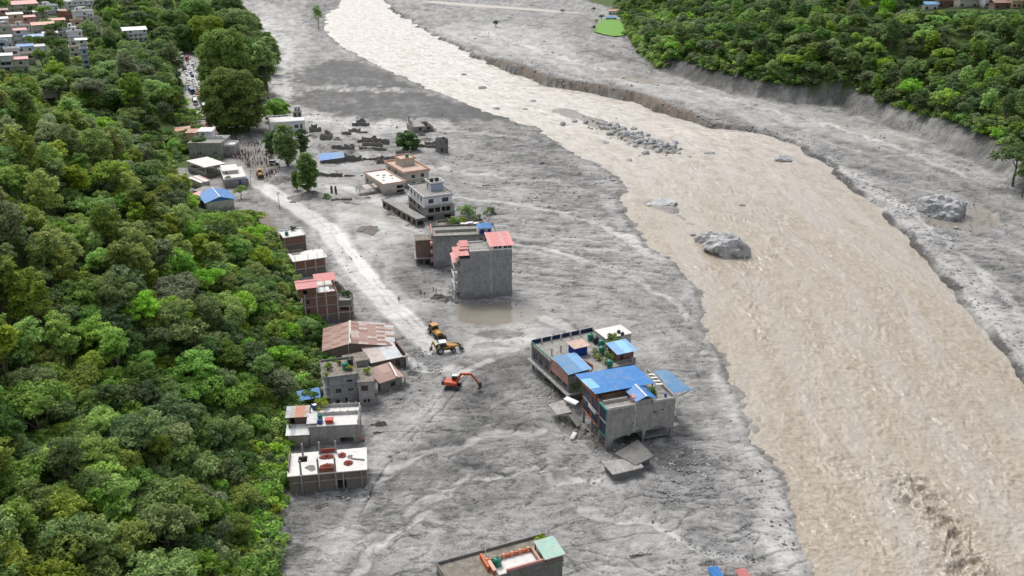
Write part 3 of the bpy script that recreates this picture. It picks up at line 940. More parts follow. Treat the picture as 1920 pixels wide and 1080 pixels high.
# the woods behind the spur, round the town
rest_back = []
def ok_back(x, y):
    d2 = float(li(ROADL, y)) - x
    if d2 < 7: return False
    u, v, dp = project(x, y, gz(x, y) + 4)
    if not (-80 < u < 480 and -30 < v < 330): return False
    return True
pb = scatter(-560, -110, 400, 1150, lambda y: 8.5 + (y - 400) * 0.012, ok_back, 8)
for x, y in pb:
    key = rt.choice(["round0", "round1", "round2", "bushy0", "bushy1", "spread0", "spread1", "tall0"])
    mat = rt.choices(["mid", "dark", "grey", "bright"], [4, 5, 1, 1])[0]
    z = gz(x, y)
    s = fit(x, y, z, key, rt.uniform(1.2, 2.1))
    if s is None: continue
    u, v, dp = project(x, y, z + 5)
    if 0 < u < 420 and 20 < v < 230 and len(rest_back) % 4 == 0:
        k = key[:-1]
        tree(KINDN[k], key, mat, (x, y, z - 0.4), s, "%s %s tree in the wood between the road and the hill town" % (CLR[mat], LBL[k]), "trees of the wood below the hill town")
        rest_back.append((x + 3, y + 4, z - 0.4, s * .7, key, mat))
    else:
        rest_back.append((x, y, z - 0.4, s, key, mat))

# instanced remainder of each wood: one object, one geometry-nodes tree
proto_col = bpy.data.collections.new("tree_prototypes")
PIDX = {}
def protos():
    i = 0
    for key in sorted(FSPEC):
        for mat in sorted(LM):
            cm, tm, H, rx = SHAPES[key]
            o = bpy.data.objects.new("p%03d" % i, cm.copy())
            o.data.materials.clear()
            o.data.materials.append(LM[mat])
            proto_col.objects.link(o)
            PIDX[(key, mat)] = i
            i += 1
protos()
def gn_group(name, coll):
    ng = bpy.data.node_groups.new(name, 'GeometryNodeTree')
    ng.interface.new_socket("Geometry", in_out='INPUT', socket_type='NodeSocketGeometry')
    ng.interface.new_socket("Geometry", in_out='OUTPUT', socket_type='NodeSocketGeometry')
    N = ng.nodes
    gi, go = N.new('NodeGroupInput'), N.new('NodeGroupOutput')
    ci = N.new('GeometryNodeCollectionInfo')
    ci.inputs[0].default_value = coll
    ci.inputs['Separate Children'].default_value = True
    ci.inputs['Reset Children'].default_value = True
    ip = N.new('GeometryNodeInstanceOnPoints')
    ip.inputs['Pick Instance'].default_value = True
    def na(n, t):
        a = N.new('GeometryNodeInputNamedAttribute')
        a.data_type = t
        a.inputs[0].default_value = n
        return a.outputs[0]
    cx = N.new('ShaderNodeCombineXYZ')
    L = ng.links
    L.new(na('rz', 'FLOAT'), cx.inputs[2])
    L.new(gi.outputs[0], ip.inputs['Points'])
    L.new(ci.outputs[0], ip.inputs['Instance'])
    L.new(na('pi', 'INT'), ip.inputs['Instance Index'])
    L.new(cx.outputs[0], ip.inputs['Rotation'])
    L.new(na('sc', 'FLOAT'), ip.inputs['Scale'])
    L.new(ip.outputs[0], go.inputs[0])
    return ng
GN = gn_group("wood", proto_col)
def wood(name, lst, label, cat, ng=None, idx=None):
    me = bpy.data.meshes.new(name)
    me.from_pydata([q[:3] for q in lst], [], [])
    for n, t, vals in (('sc', 'FLOAT', [q[3] for q in lst]), ('rz', 'FLOAT', [rt.uniform(0, 6.28) for _ in lst]),
                       ('pi', 'INT', [idx(q) if idx else PIDX[(q[4], q[5])] for q in lst])):
        a = me.attributes.new(n, t, 'POINT')
        a.data.foreach_set('value', vals)
    o = link(name, me)
    md = o.modifiers.new("wood", 'NODES')
    md.node_group = ng or GN
    return tag(o, label, cat, kind='stuff')
wood("forest_left", rest_left, "dense green forest covering the upper left hillside", "forest")
wood("forest_right", rest_right, "dense green forest covering the slope across the river", "forest")
wood("forest_behind", rest_back, "dark green wood round the hill town and road", "forest")

# undergrowth: low leafy scrub that fills the gaps on both slopes
bush_col = bpy.data.collections.new("bush_prototypes")
for i in range(4):
    cm = crown_mesh("bush%d" % i, 70 + i, 2.0, 0, 1.5, 1.1, 12, 60, 0.22, 0.65, 0)
    for j, mat in enumerate(("mid", "dark", "bright", "yellow")):
        c2 = cm.copy()
        c2.materials.clear()
        c2.materials.append(LM[mat])
        bush_col.objects.link(bpy.data.objects.new("b%03d" % (i * 4 + j), c2))
BN = gn_group("scrub", bush_col)
def bushes(seed, n, gen):
    r = random.Random(seed)
    out = []
    while len(out) < n:
        p = gen(r)
        if p: out.append(p)
    return out
def gen_l(r):
    y = 92 + 345 * r.random() ** 1.5
    d = abs(r.gauss(0, 1)) * 30 - 3.0
    x = float(li(FOOT, y)) - d
    if not clear(x, y, 0.55) or not open_view(x, y, gz(x, y), 2.5, 2): return None
    return (x, y, gz(x, y) - 0.2, r.uniform(0.8, 2.0), r.choices(range(4), [5, 3, 3, 1.5])[0] + 4 * r.randrange(4))
def gen_r(r):
    y = r.uniform(310, 1000)
    e = (9 if y < 620 else 0) + abs(r.gauss(0, 1)) * 30
    x = float(li(RHILL, y)) + e
    return (x, y, gz(x, y) - 0.2, r.uniform(1.0, 2.8), r.choices(range(4), [5, 4, 3, 1])[0] + 4 * r.randrange(4))
def gen_b(r):
    y = r.uniform(380, 900)
    x = float(li(ROADL, y)) - 4 - abs(r.gauss(0, 1)) * 40
    if not open_view(x, y, gz(x, y), 4, 3) and r.random() < .75: return None
    return (x, y, gz(x, y) - 0.2, r.uniform(1.0, 3.0), r.choices(range(4), [5, 4, 3, 1])[0] + 4 * r.randrange(4))
wood("undergrowth", bushes(1, 3200, gen_l), "leafy green scrub under the trees of the left hillside", "undergrowth", BN, lambda q: q[4])
wood("undergrowth_right", bushes(2, 1800, gen_r), "leafy green scrub along the foot of the slope across the river", "undergrowth", BN, lambda q: q[4])
wood("undergrowth_behind", bushes(3, 700, gen_b), "leafy green scrub along the road below the hill town", "undergrowth", BN, lambda q: q[4])

def reff(key):
    me = SHAPES[key][0]
    co = np.empty(len(me.vertices) * 3, np.float32)
    me.vertices.foreach_get('co', co)
    co = co.reshape(-1, 3)
    return float(np.percentile(np.hypot(co[:, 0], co[:, 1]), 97))

# single trees of the valley floor and roadside
def at_tree(name, key, mat, u, v, htop, label, group=None, wpx=None):
    p = px(u, v)
    p.z = gz(p.x, p.y)
    cm, tm, H, rx = SHAPES[key]
    s = hz(u, v, htop) / H
    sz = s
    if wpx:
        _, _, d = project(p.x, p.y, p.z)
        s = wpx / 2 * d / FPX / reff(key)
    return tree(name, key, mat, (p.x, p.y, p.z - 0.2), s, label, group, sz=sz)
at_tree("banyan_tree", "banyan0", "mid", 445, 246, 130, "huge round dark green tree shading the crowd beside the road", wpx=116)
at_tree("fig_tree", "banyan1", "mid", 430, 188, 48, "large green tree behind the huge round tree by the road", wpx=96)
at_tree("fig_tree", "banyan1", "dark", 480, 176, 66, "dark broad tree at the edge of the mud left of the slim tall tree", wpx=70)
at_tree("pine_tree", "pine1", "mid", 503, 186, 62, "slim tall tree with bare trunk standing at the mud edge", wpx=44)
at_tree("pine_tree", "pine0", "mid", 462, 168, 42, "tall green tree at the top of the roadside grove", wpx=70)
at_tree("broadleaf_tree", "globe0", "bright", 520, 228, 186, "rounded light green tree behind the white two-storey house", wpx=50)
at_tree("broadleaf_tree", "column0", "bright", 540, 312, 232, "bright green tree standing in front of the white two-storey house", wpx=46)
at_tree("broadleaf_tree", "column1", "dark", 568, 290, 240, "small dark tree right beside the bright green tree", wpx=26)
at_tree("broadleaf_tree", "globe0", "dark", 512, 285, 245, "dark low tree beside the parked grey car", wpx=36)
at_tree("column_tree", "column0", "dark", 578, 364, 285, "dark columnar tree on a mud mound below the blue tarpaulin", wpx=40)
at_tree("column_tree", "column1", "dark", 557, 355, 318, "small dark tree leaning on the columnar tree's left", wpx=18)
at_tree("broadleaf_tree", "globe0", "dark", 766, 282, 246, "lone round dark tree in the mud near the ruined house", wpx=44)
at_tree("roadside_tree", "round1", "mid", 485, 425, 395, "green tree on the roadside below the blue gabled house", wpx=40)
at_tree("roadside_tree", "round2", "mid", 452, 372, 345, "small green tree between the blue gabled house and the road", wpx=26)
at_tree("roadside_tree", "bushy1", "mid", 430, 350, 328, "small green tree behind the pink wall", wpx=20)
at_tree("broadleaf_tree", "tall0", "mid", 598, 55, 10, "lone thin tree on the far mud island upstream", wpx=16)
at_tree("broadleaf_tree", "spread0", "dark", 1898, 352, 262, "tree with bare trunk standing on the right bank above the big boulder", wpx=90)
at_tree("broadleaf_tree", "round0", "dark", 1915, 372, 300, "small tree at the right frame edge on the bank", wpx=40)
for u, v, t_, w_, lb in [(1054, 24, 18, 10, "tiny round bush on the far right flats upstream"), (1112, 22, 14, 9, "tiny bush near the far red-roofed shed"),
                        (930, 52, 38, 14, "grey-green bush caught on the far right sandbank")]:
    at_tree("bush", "bushy0", "dark", u, v, t_, lb, wpx=w_)

for i, (u, v, t_, w_) in enumerate([(12, 30, 14, 26), (62, 32, 18, 22), (84, 40, 24, 30), (116, 24, 12, 20), (92, 62, 48, 20), (70, 104, 78, 36), (110, 80, 60, 40), (150, 62, 50, 18), (170, 86, 60, 34), (200, 40, 14, 40), (30, 62, 50, 14), (100, 104, 84, 36), (16, 90, 82, 12), (80, 124, 108, 30), (118, 122, 96, 30), (58, 88, 76, 14)]):
    g_ = hit(u, v)
    key = ["round0", "bushy1", "spread0", "round2"][i % 4]
    dp_ = project(*g_)[2]
    tree("garden_tree", key, ["mid", "dark", "bright", "mid", "dark"][i % 5], (g_.x, g_.y, g_.z - .3), w_ / 2 * dp_ / FPX / reff(key), "%s garden tree of the hill town %s" % (
        ["mid-green", "dark", "bright green"][i % 3], ["beside the long red roof", "below the long red roof", "right of the tan house", "above the tall white house", "left of the peach house", "right of the bright blue roof", "in the middle gap", "under the tall white house",
         "right of the cream house", "on the upper right", "between the left houses", "below the middle houses", "at the left edge", "below the town's lower right", "below the hidden pale pink roof", "between the blue roofs"][i]), "garden trees of the hill town")
for i, (u, v) in enumerate([(1112, 58), (1118, 46), (1128, 38), (1183, 72), (1196, 80), (1170, 71), (1210, 98), (1226, 108)]):
    g_ = hit(u, v)
    tree("bush", "bushy%d" % (i % 3), ["dark", "mid"][i % 2], (g_.x, g_.y, g_.z - .2), .75, ["small bush at the near left corner of the green field", "small bush on the left side of the green field", "small bush at the far left corner of the green field", "small bush at the near right corner of the green field", "small bush just right of the green field",
          "small bush on the near side of the green field", "small bush on the bank between field and slope", "small bush on the bank farthest right of the field"][i], "bushes round the green field")

for i, (key, mat, u, v, t_, w_, lb) in enumerate([
        ("banyan1", "dark", 352, 100, 44, 44, "dark tree closing the far end of the vehicle queue"), ("banyan1", "mid", 392, 98, 26, 70, "broad green tree above the far end of the vehicle queue"),
        ("banyan1", "mid", 448, 92, 14, 80, "broad green tree at the top of the roadside grove's middle"), ("banyan1", "dark", 494, 126, 56, 58, "dark green tree on the mud side of the roadside grove"),
        ("banyan1", "dark", 330, 80, 16, 56, "dark tree left of the grove's far end"), ("banyan1", "mid", 372, 58, -6, 64, "green tree behind the roadside grove on the left"),
        ("banyan1", "dark", 428, 52, -8, 70, "dark tree behind the roadside grove in the middle"), ("banyan1", "mid", 466, 74, 22, 50, "green tree behind the roadside grove on the right"),
        ("pine0", "mid", 512, 140, 66, 36, "slim green tree at the grove's outer right edge")]):
    at_tree("grove_tree", key, mat, u, v, t_, lb, "trees of the roadside grove", wpx=w_)
# ------------------------------------------------------------------ building materials
def wallmat(name, c, var=0.35, mud=1.0, rough=0.9, grime=(0.05, 0.047, 0.043), gf=0.55, mudh=2.2, brick=None):
    m = NT(name)
    v = m.coord()
    st = m.noise(m.coord((0.8, 0.8, 0.28)), 1.1, 5, 0.65, 0.5)
    sp = m.noise(v, 0.9, 6, 0.7, 0.6)
    base = m.ramp(sp, [(0.25, tuple(q * (1 - var) for q in c)), (0.75, tuple(min(q * (1 + var * .5), .9) for q in c))])
    if brick:
        bt = m.n('TexBrick')
        bt.inputs['Scale'].default_value = 1.0
        bt.inputs['Brick Width'].default_value = 0.5
        bt.inputs['Row Height'].default_value = 0.22
        bt.inputs['Mortar Size'].default_value = 0.03
        bt.inputs['Color1'].default_value = (*c, 1)
        bt.inputs['Color2'].default_value = (*[q * 0.7 for q in c], 1)
        bt.inputs['Mortar'].default_value = (0.24, 0.21, 0.19, 1)
        vv = m.n('TexCoord')
        sx = m.n('SeparateXYZ')
        m.l(vv.outputs['Object'], sx.inputs[0])
        cx = m.n('CombineXYZ')
        m.l(m.math('ADD', sx.outputs[0], sx.outputs[1]), cx.inputs[0])
        m.l(sx.outputs[2], cx.inputs[1])
        m.l(cx.outputs[0], bt.inputs['Vector'])
        base = m.mix(0.45, base, bt.outputs[0])
    gr = m.ramp(st, [(0.46, (0, 0, 0)), (0.80, (1, 1, 1))])
    bl = m.ramp(m.noise(m.coord((.28, .28, .28)), 1.0, 4, .6, .8), [(.42, (0, 0, 0)), (.66, (1, 1, 1))])
    base = m.mix(m.math('MULTIPLY', bl, gf * .55), base, tuple(q * .55 for q in c))
    base = m.mix(m.math('MULTIPLY', gr, gf), base, grime)
    if mud:
        sx2 = m.n('SeparateXYZ')
        tc = m.n('TexCoord')
        m.l(tc.outputs['Object'], sx2.inputs[0])
        h = m.math('ADD', sx2.outputs[2], m.math('MULTIPLY', m.math('SUBTRACT', sp, 0.5), 4.0))
        k = m.math('SUBTRACT', 1.0, m.math('DIVIDE', h, mudh), clamp=True)
        base = m.mix(m.math('MULTIPLY', k, mud * 0.9), base, (0.17, 0.165, 0.155))
    m.col(base)
    m.set(Roughness=rough, Specular_IOR_Level=0.25)
    m.bump(m.math('ADD', sp, m.math('MULTIPLY', st, 0.5)), 0.35, 0.06)
    return m.m
wallmat("concrete", (0.38, 0.37, 0.355))
wallmat("concrete_light", (0.53, 0.52, 0.50), gf=0.3)
wallmat("concrete_dark", (0.215, 0.21, 0.20), gf=0.6)
wallmat("concrete_blue", (0.35, 0.355, 0.36), gf=0.5, var=0.35)
wallmat("roof_pale", (0.66, 0.65, 0.63), var=0.12, gf=0.16, mud=0)
wallmat("roof_grey", (0.33, 0.32, 0.30), var=0.45, gf=0.5, mud=0)
wallmat("roof_stained", (0.27, 0.245, 0.205), var=0.6, gf=0.55, mud=0)
wallmat("roof_pink", (0.56, 0.42, 0.35), var=0.3, gf=0.3, mud=0)
wallmat("plaster_white", (0.72, 0.73, 0.76), var=0.12, gf=0.18, mudh=2.4)
wallmat("plaster_cream", (0.56, 0.53, 0.46), var=0.2, gf=0.25, mudh=2.4)
wallmat("plaster_peach", (0.62, 0.42, 0.33), var=0.2, gf=0.22, mud=0)
wallmat("plaster_blue", (0.40, 0.48, 0.60), var=0.2, gf=0.2)
wallmat("plaster_pink", (0.62, 0.22, 0.40), var=0.15, gf=0.15)
wallmat("plaster_red", (0.45, 0.16, 0.13), var=0.2, gf=0.3)
wallmat("plaster_rose", (0.56, 0.30, 0.27), var=0.2, gf=0.35)
wallmat("brick", (0.27, 0.135, 0.10), var=0.3, gf=0.3, brick=True)
wallmat("brick_muddy", (0.225, 0.16, 0.13), var=0.35, gf=0.45, mudh=3.0, brick=True)
wallmat("brick_fresh", (0.30, 0.075, 0.05), var=0.3, gf=0.2, mud=0, brick=True)
wallmat("paint_orange", (0.55, 0.17, 0.08), var=0.2, gf=0.25, mud=0)
wallmat("paint_teal", (0.08, 0.30, 0.25), var=0.3, gf=0.3, mud=0)
wallmat("paint_blue", (0.02, 0.055, 0.30), var=0.2, gf=0.1, mud=0)
wallmat("paint_navy", (0.015, 0.035, 0.085), var=0.3, gf=0.3, mud=0, rough=0.35)
wallmat("timber", (0.20, 0.13, 0.08), var=0.4, gf=0.4, mud=0.5)
wallmat("white_panel", (0.74, 0.74, 0.73), var=0.1, gf=0.15, mud=0)
wallmat("rubble", (0.28, 0.265, 0.245), var=0.5, gf=0.4)
wallmat("sand", (0.36, 0.34, 0.31), var=0.25, gf=0.15, mud=0)

def sheetmat(name, c, rust=0.0, rough=0.45, rc=(0.20, 0.085, 0.05)):
    m = NT(name)
    n = m.noise(m.coord((0.8, 0.8, 0.8)), 1.1, 6, 0.7, 0.4)
    b = m.ramp(n, [(0.25, tuple(q * 0.78 for q in c)), (0.75, tuple(min(1, q * 1.12) for q in c))])
    if rust:
        k = m.ramp(m.noise(m.coord((0.5, 0.5, 0.5)), 0.9, 6, 0.75), [(0.62 - rust * 0.4, (0, 0, 0)), (0.72 - rust * 0.3, (1, 1, 1))])
        b = m.mix(m.math('MULTIPLY', k, 0.9), b, rc)
    du = m.ramp(m.noise(m.coord((.7, .7, .7)), .8, 7, .75, .8), [(0.46, (0, 0, 0)), (0.75, (.55, .55, .55))])
    b = m.mix(du, b, (0.30, 0.29, 0.275))
    m.col(b)
    m.set(Roughness=rough, Specular_IOR_Level=0.4)
    return m.m
sheetmat("sheet_blue", (0.022, 0.195, 0.52))
sheetmat("sheet_blue_pale", (0.13, 0.33, 0.60))
sheetmat("sheet_cyan", (0.20, 0.50, 0.72))
sheetmat("sheet_blue_dusty", (0.065, 0.215, 0.41))
sheetmat("sheet_red", (0.56, 0.185, 0.175))
sheetmat("sheet_red_pale", (0.60, 0.235, 0.225))
sheetmat("sheet_rust", (0.30, 0.175, 0.135), 0.35, rc=(0.25, 0.12, 0.085))
sheetmat("sheet_rust_dark", (0.205, 0.085, 0.062), 0.3)
sheetmat("sheet_zinc", (0.46, 0.49, 0.51), 0.15)
sheetmat("sheet_zinc_rusty", (0.43, 0.39, 0.36), 0.35, rc=(0.34, 0.22, 0.17))
sheetmat("sheet_white", (0.72, 0.72, 0.72))
sheetmat("sheet_teal", (0.26, 0.47, 0.40), 0.35, rc=(0.42, 0.40, 0.34))
sheetmat("sheet_orange", (0.50, 0.22, 0.12), 0.2)
sheetmat("tank_green", (0.012, 0.22, 0.155), rough=0.3)
sheetmat("tank_black", (0.015, 0.016, 0.018), rough=0.4)
sheetmat("tank_blue", (0.02, 0.06, 0.30), rough=0.35)
sheetmat("tank_red", (0.50, 0.05, 0.035), rough=0.4)
sheetmat("tank_white", (0.75, 0.75, 0.75), rough=0.3)
m = NT("glass")
m.col((0.018, 0.022, 0.028))
m.set(Roughness=0.12, Specular_IOR_Level=0.6)
m = NT("iron")
m.col((0.05, 0.048, 0.046))
m.set(Roughness=0.6)

# ------------------------------------------------------------------ mesh builder
class MB:
    def __init__(s):
        s.v, s.f = [], []
    def add(s, V, F_, M=None):
        b = len(s.v)
        s.v += [(M @ Vector(p)) if M else Vector(p) for p in V]
        s.f += [tuple(b + i for i in q) for q in F_]
        return s
    def box(s, x0, x1, y0, y1, z0, z1, M=None):
        V = [(x, y, z) for z in (z0, z1) for y in (y0, y1) for x in (x0, x1)]
        return s.add(V, [(0, 2, 3, 1), (4, 5, 7, 6), (0, 1, 5, 4), (2, 6, 7, 3), (0, 4, 6, 2), (1, 3, 7, 5)], M)
    def prism(s, pts, z0, z1, M=None):
        n = len(pts)
        V = [(*p, z0) for p in pts] + [(*p, z1) for p in pts]
        return s.add(V, [tuple(range(n))[::-1], tuple(range(n, 2 * n))] + [(i, (i + 1) % n, n + (i + 1) % n, n + i) for i in range(n)], M)
    def hexa(s, P, M=None):
        """8 points: bottom 4 (ccw), top 4"""
        return s.add(P, [(3, 2, 1, 0), (4, 5, 6, 7), (0, 1, 5, 4), (1, 2, 6, 5), (2, 3, 7, 6), (3, 0, 4, 7)], M)
    def lathe(s, prof, n=12, M=None, loc=(0, 0, 0)):
        V, F_ = [], []
        for r, z in prof:
            for k in range(n):
                a = 2 * math.pi * k / n
                V.append((loc[0] + r * math.cos(a), loc[1] + r * math.sin(a), loc[2] + z))
        for i in range(len(prof) - 1):
            for k in range(n):
                F_.append((i * n + k, i * n + (k + 1) % n, (i + 1) * n + (k + 1) % n, (i + 1) * n + k))
        F_.append(tuple(range(n))[::-1])
        F_.append(tuple(range((len(prof) - 1) * n, len(prof) * n)))
        return s.add(V, F_, M)
    def bar(s, a, b, r, n=6):
        a, b = Vector(a), Vector(b)
        d = (b - a).normalized()
        o = d.orthogonal().normalized()
        c = d.cross(o)
        V = [p + (o * math.cos(2 * math.pi * k / n) + c * math.sin(2 * math.pi * k / n)) * r for p in (a, b) for k in range(n)]
        return s.add(V, [tuple(range(n))[::-1], tuple(range(n, 2 * n))] + [(k, (k + 1) % n, n + (k + 1) % n, n + k) for k in range(n)])
    def beam(s, a, b, w, h, up=(0, 0, 1)):
        a, b = Vector(a), Vector(b)
        d = (b - a)
        L = d.length
        d.normalize()
        x = d.cross(Vector(up)).normalized()
        z = x.cross(d)
        P = []
        for p in (a, b):
            P += [p + x * i * w / 2 + z * j * h / 2 for i, j in ((-1, -1), (1, -1), (1, 1), (-1, 1))]
        return s.add(P, [(3, 2, 1, 0), (4, 5, 6, 7), (0, 1, 5, 4), (1, 2, 6, 5), (2, 3, 7, 6), (3, 0, 4, 7)])
    def mesh(s, name, mat, smooth=False):
        me = bpy.data.meshes.new(name)
        me.from_pydata(s.v, [], s.f)
        bm = bmesh.new()
        bm.from_mesh(me)
        bmesh.ops.recalc_face_normals(bm, faces=bm.faces)
        bm.to_mesh(me)
        bm.free()
        if smooth:
            me.polygons.foreach_set('use_smooth', [True] * len(me.polygons))
        me.materials.append(MATS[mat] if isinstance(mat, str) else mat)
        return me
    def build(s, name, mat, parent=None, smooth=False):
        return link(name, s.mesh(name, mat, smooth), parent)

def rock_mesh(seed, rough=0.35, sub=2, sx=1, sy=1, sz=0.7):
    r = random.Random(seed)
    bm = bmesh.new()
    bmesh.ops.create_icosphere(bm, subdivisions=sub, radius=1)
    planes = [(Vector((r.gauss(0, 1), r.gauss(0, 1), r.gauss(0, 1))).normalized(), r.uniform(0.62, 0.92)) for _ in range(7)]
    for v in bm.verts:
        p = v.co.copy()
        for n, d in planes:
            e = p.dot(n) - d
            if e > 0: p -= n * e * 0.92
        k = 1 + rough * 0.35 * float(perlin(p.x * 2.3 + seed, p.y * 2.3 + p.z * 1.7, seed % 7)) + rough * 0.2 * float(perlin(p.x * 6 + seed, p.y * 6 + p.z * 5, 3))
        v.co = Vector((p.x * sx, p.y * sy, p.z * sz)) * k
    me = bpy.data.meshes.new("rock")
    bm.to_mesh(me)
    bm.free()
    return me

def wall_mesh(mb, x0, x1, z0, z1, t, holes, M=None):
    """upright wall in the XZ plane, outer face at y=0, thickness t, with real openings (x, z, w, h)"""
    xs = sorted({x0, x1, *[h[0] for h in holes], *[h[0] + h[2] for h in holes]})
    zs = sorted({z0, z1, *[h[1] for h in holes], *[h[1] + h[3] for h in holes]})
    xs = [x for x in xs if x0 - 1e-6 <= x <= x1 + 1e-6]
    zs = [z for z in zs if z0 - 1e-6 <= z <= z1 + 1e-6]
    nx, nz = len(xs) - 1, len(zs) - 1
    def solid(i, j):
        if i < 0 or j < 0 or i >= nx or j >= nz: return False
        cx, cz = (xs[i] + xs[i + 1]) / 2, (zs[j] + zs[j + 1]) / 2
        return not any(h[0] < cx < h[0] + h[2] and h[1] < cz < h[1] + h[3] for h in holes)
    for i in range(nx):
        for j in range(nz):
            if not solid(i, j): continue
            a, b, c, d = xs[i], xs[i + 1], zs[j], zs[j + 1]
            Q = [[(a, 0, c), (b, 0, c), (b, 0, d), (a, 0, d)], [(b, t, c), (a, t, c), (a, t, d), (b, t, d)]]
            if not solid(i - 1, j): Q.append([(a, 0, c), (a, 0, d), (a, t, d), (a, t, c)])
            if not solid(i + 1, j): Q.append([(b, 0, c), (b, t, c), (b, t, d), (b, 0, d)])
            if not solid(i, j - 1): Q.append([(a, 0, c), (a, t, c), (b, t, c), (b, 0, c)])
            if not solid(i, j + 1): Q.append([(a, 0, d), (b, 0, d), (b, t, d), (a, t, d)])
            for q in Q: mb.add(q, [(0, 1, 2, 3)], M)
    return mb

_wcache = {}
def window_meshes(w, h, fm, pm, style):
    k = (round(w, 2), round(h, 2), fm, pm, style)
    if k not in _wcache:
        f = MB()
        e = 0.07
        f.box(0, e, 0.06, 0.16, 0, h).box(w - e, w, 0.06, 0.16, 0, h).box(e, w - e, 0.06, 0.16, 0, e).box(e, w - e, 0.06, 0.16, h - e, h)
        if style == 'bars':
            n = max(2, int(w / 0.35))
            for i in range(1, n): f.box(w * i / n - .03, w * i / n + .03, 0.07, 0.13, e, h - e)
        elif w > 0.8:
            f.box(w / 2 - .04, w / 2 + .04, 0.07, 0.15, e, h - e)
            if h > 1.0: f.box(e, w / 2 - .045, 0.08, 0.14, h * .68 - .03, h * .68 + .03).box(w / 2 + .045, w - e, 0.08, 0.14, h * .68 - .03, h * .68 + .03)
        p = MB().box(0.02, w - 0.02, 0.165, 0.19, 0.02, h - 0.02)
        _wcache[k] = (f.mesh("window", fm), p.mesh("pane", pm))
    return _wcache[k]

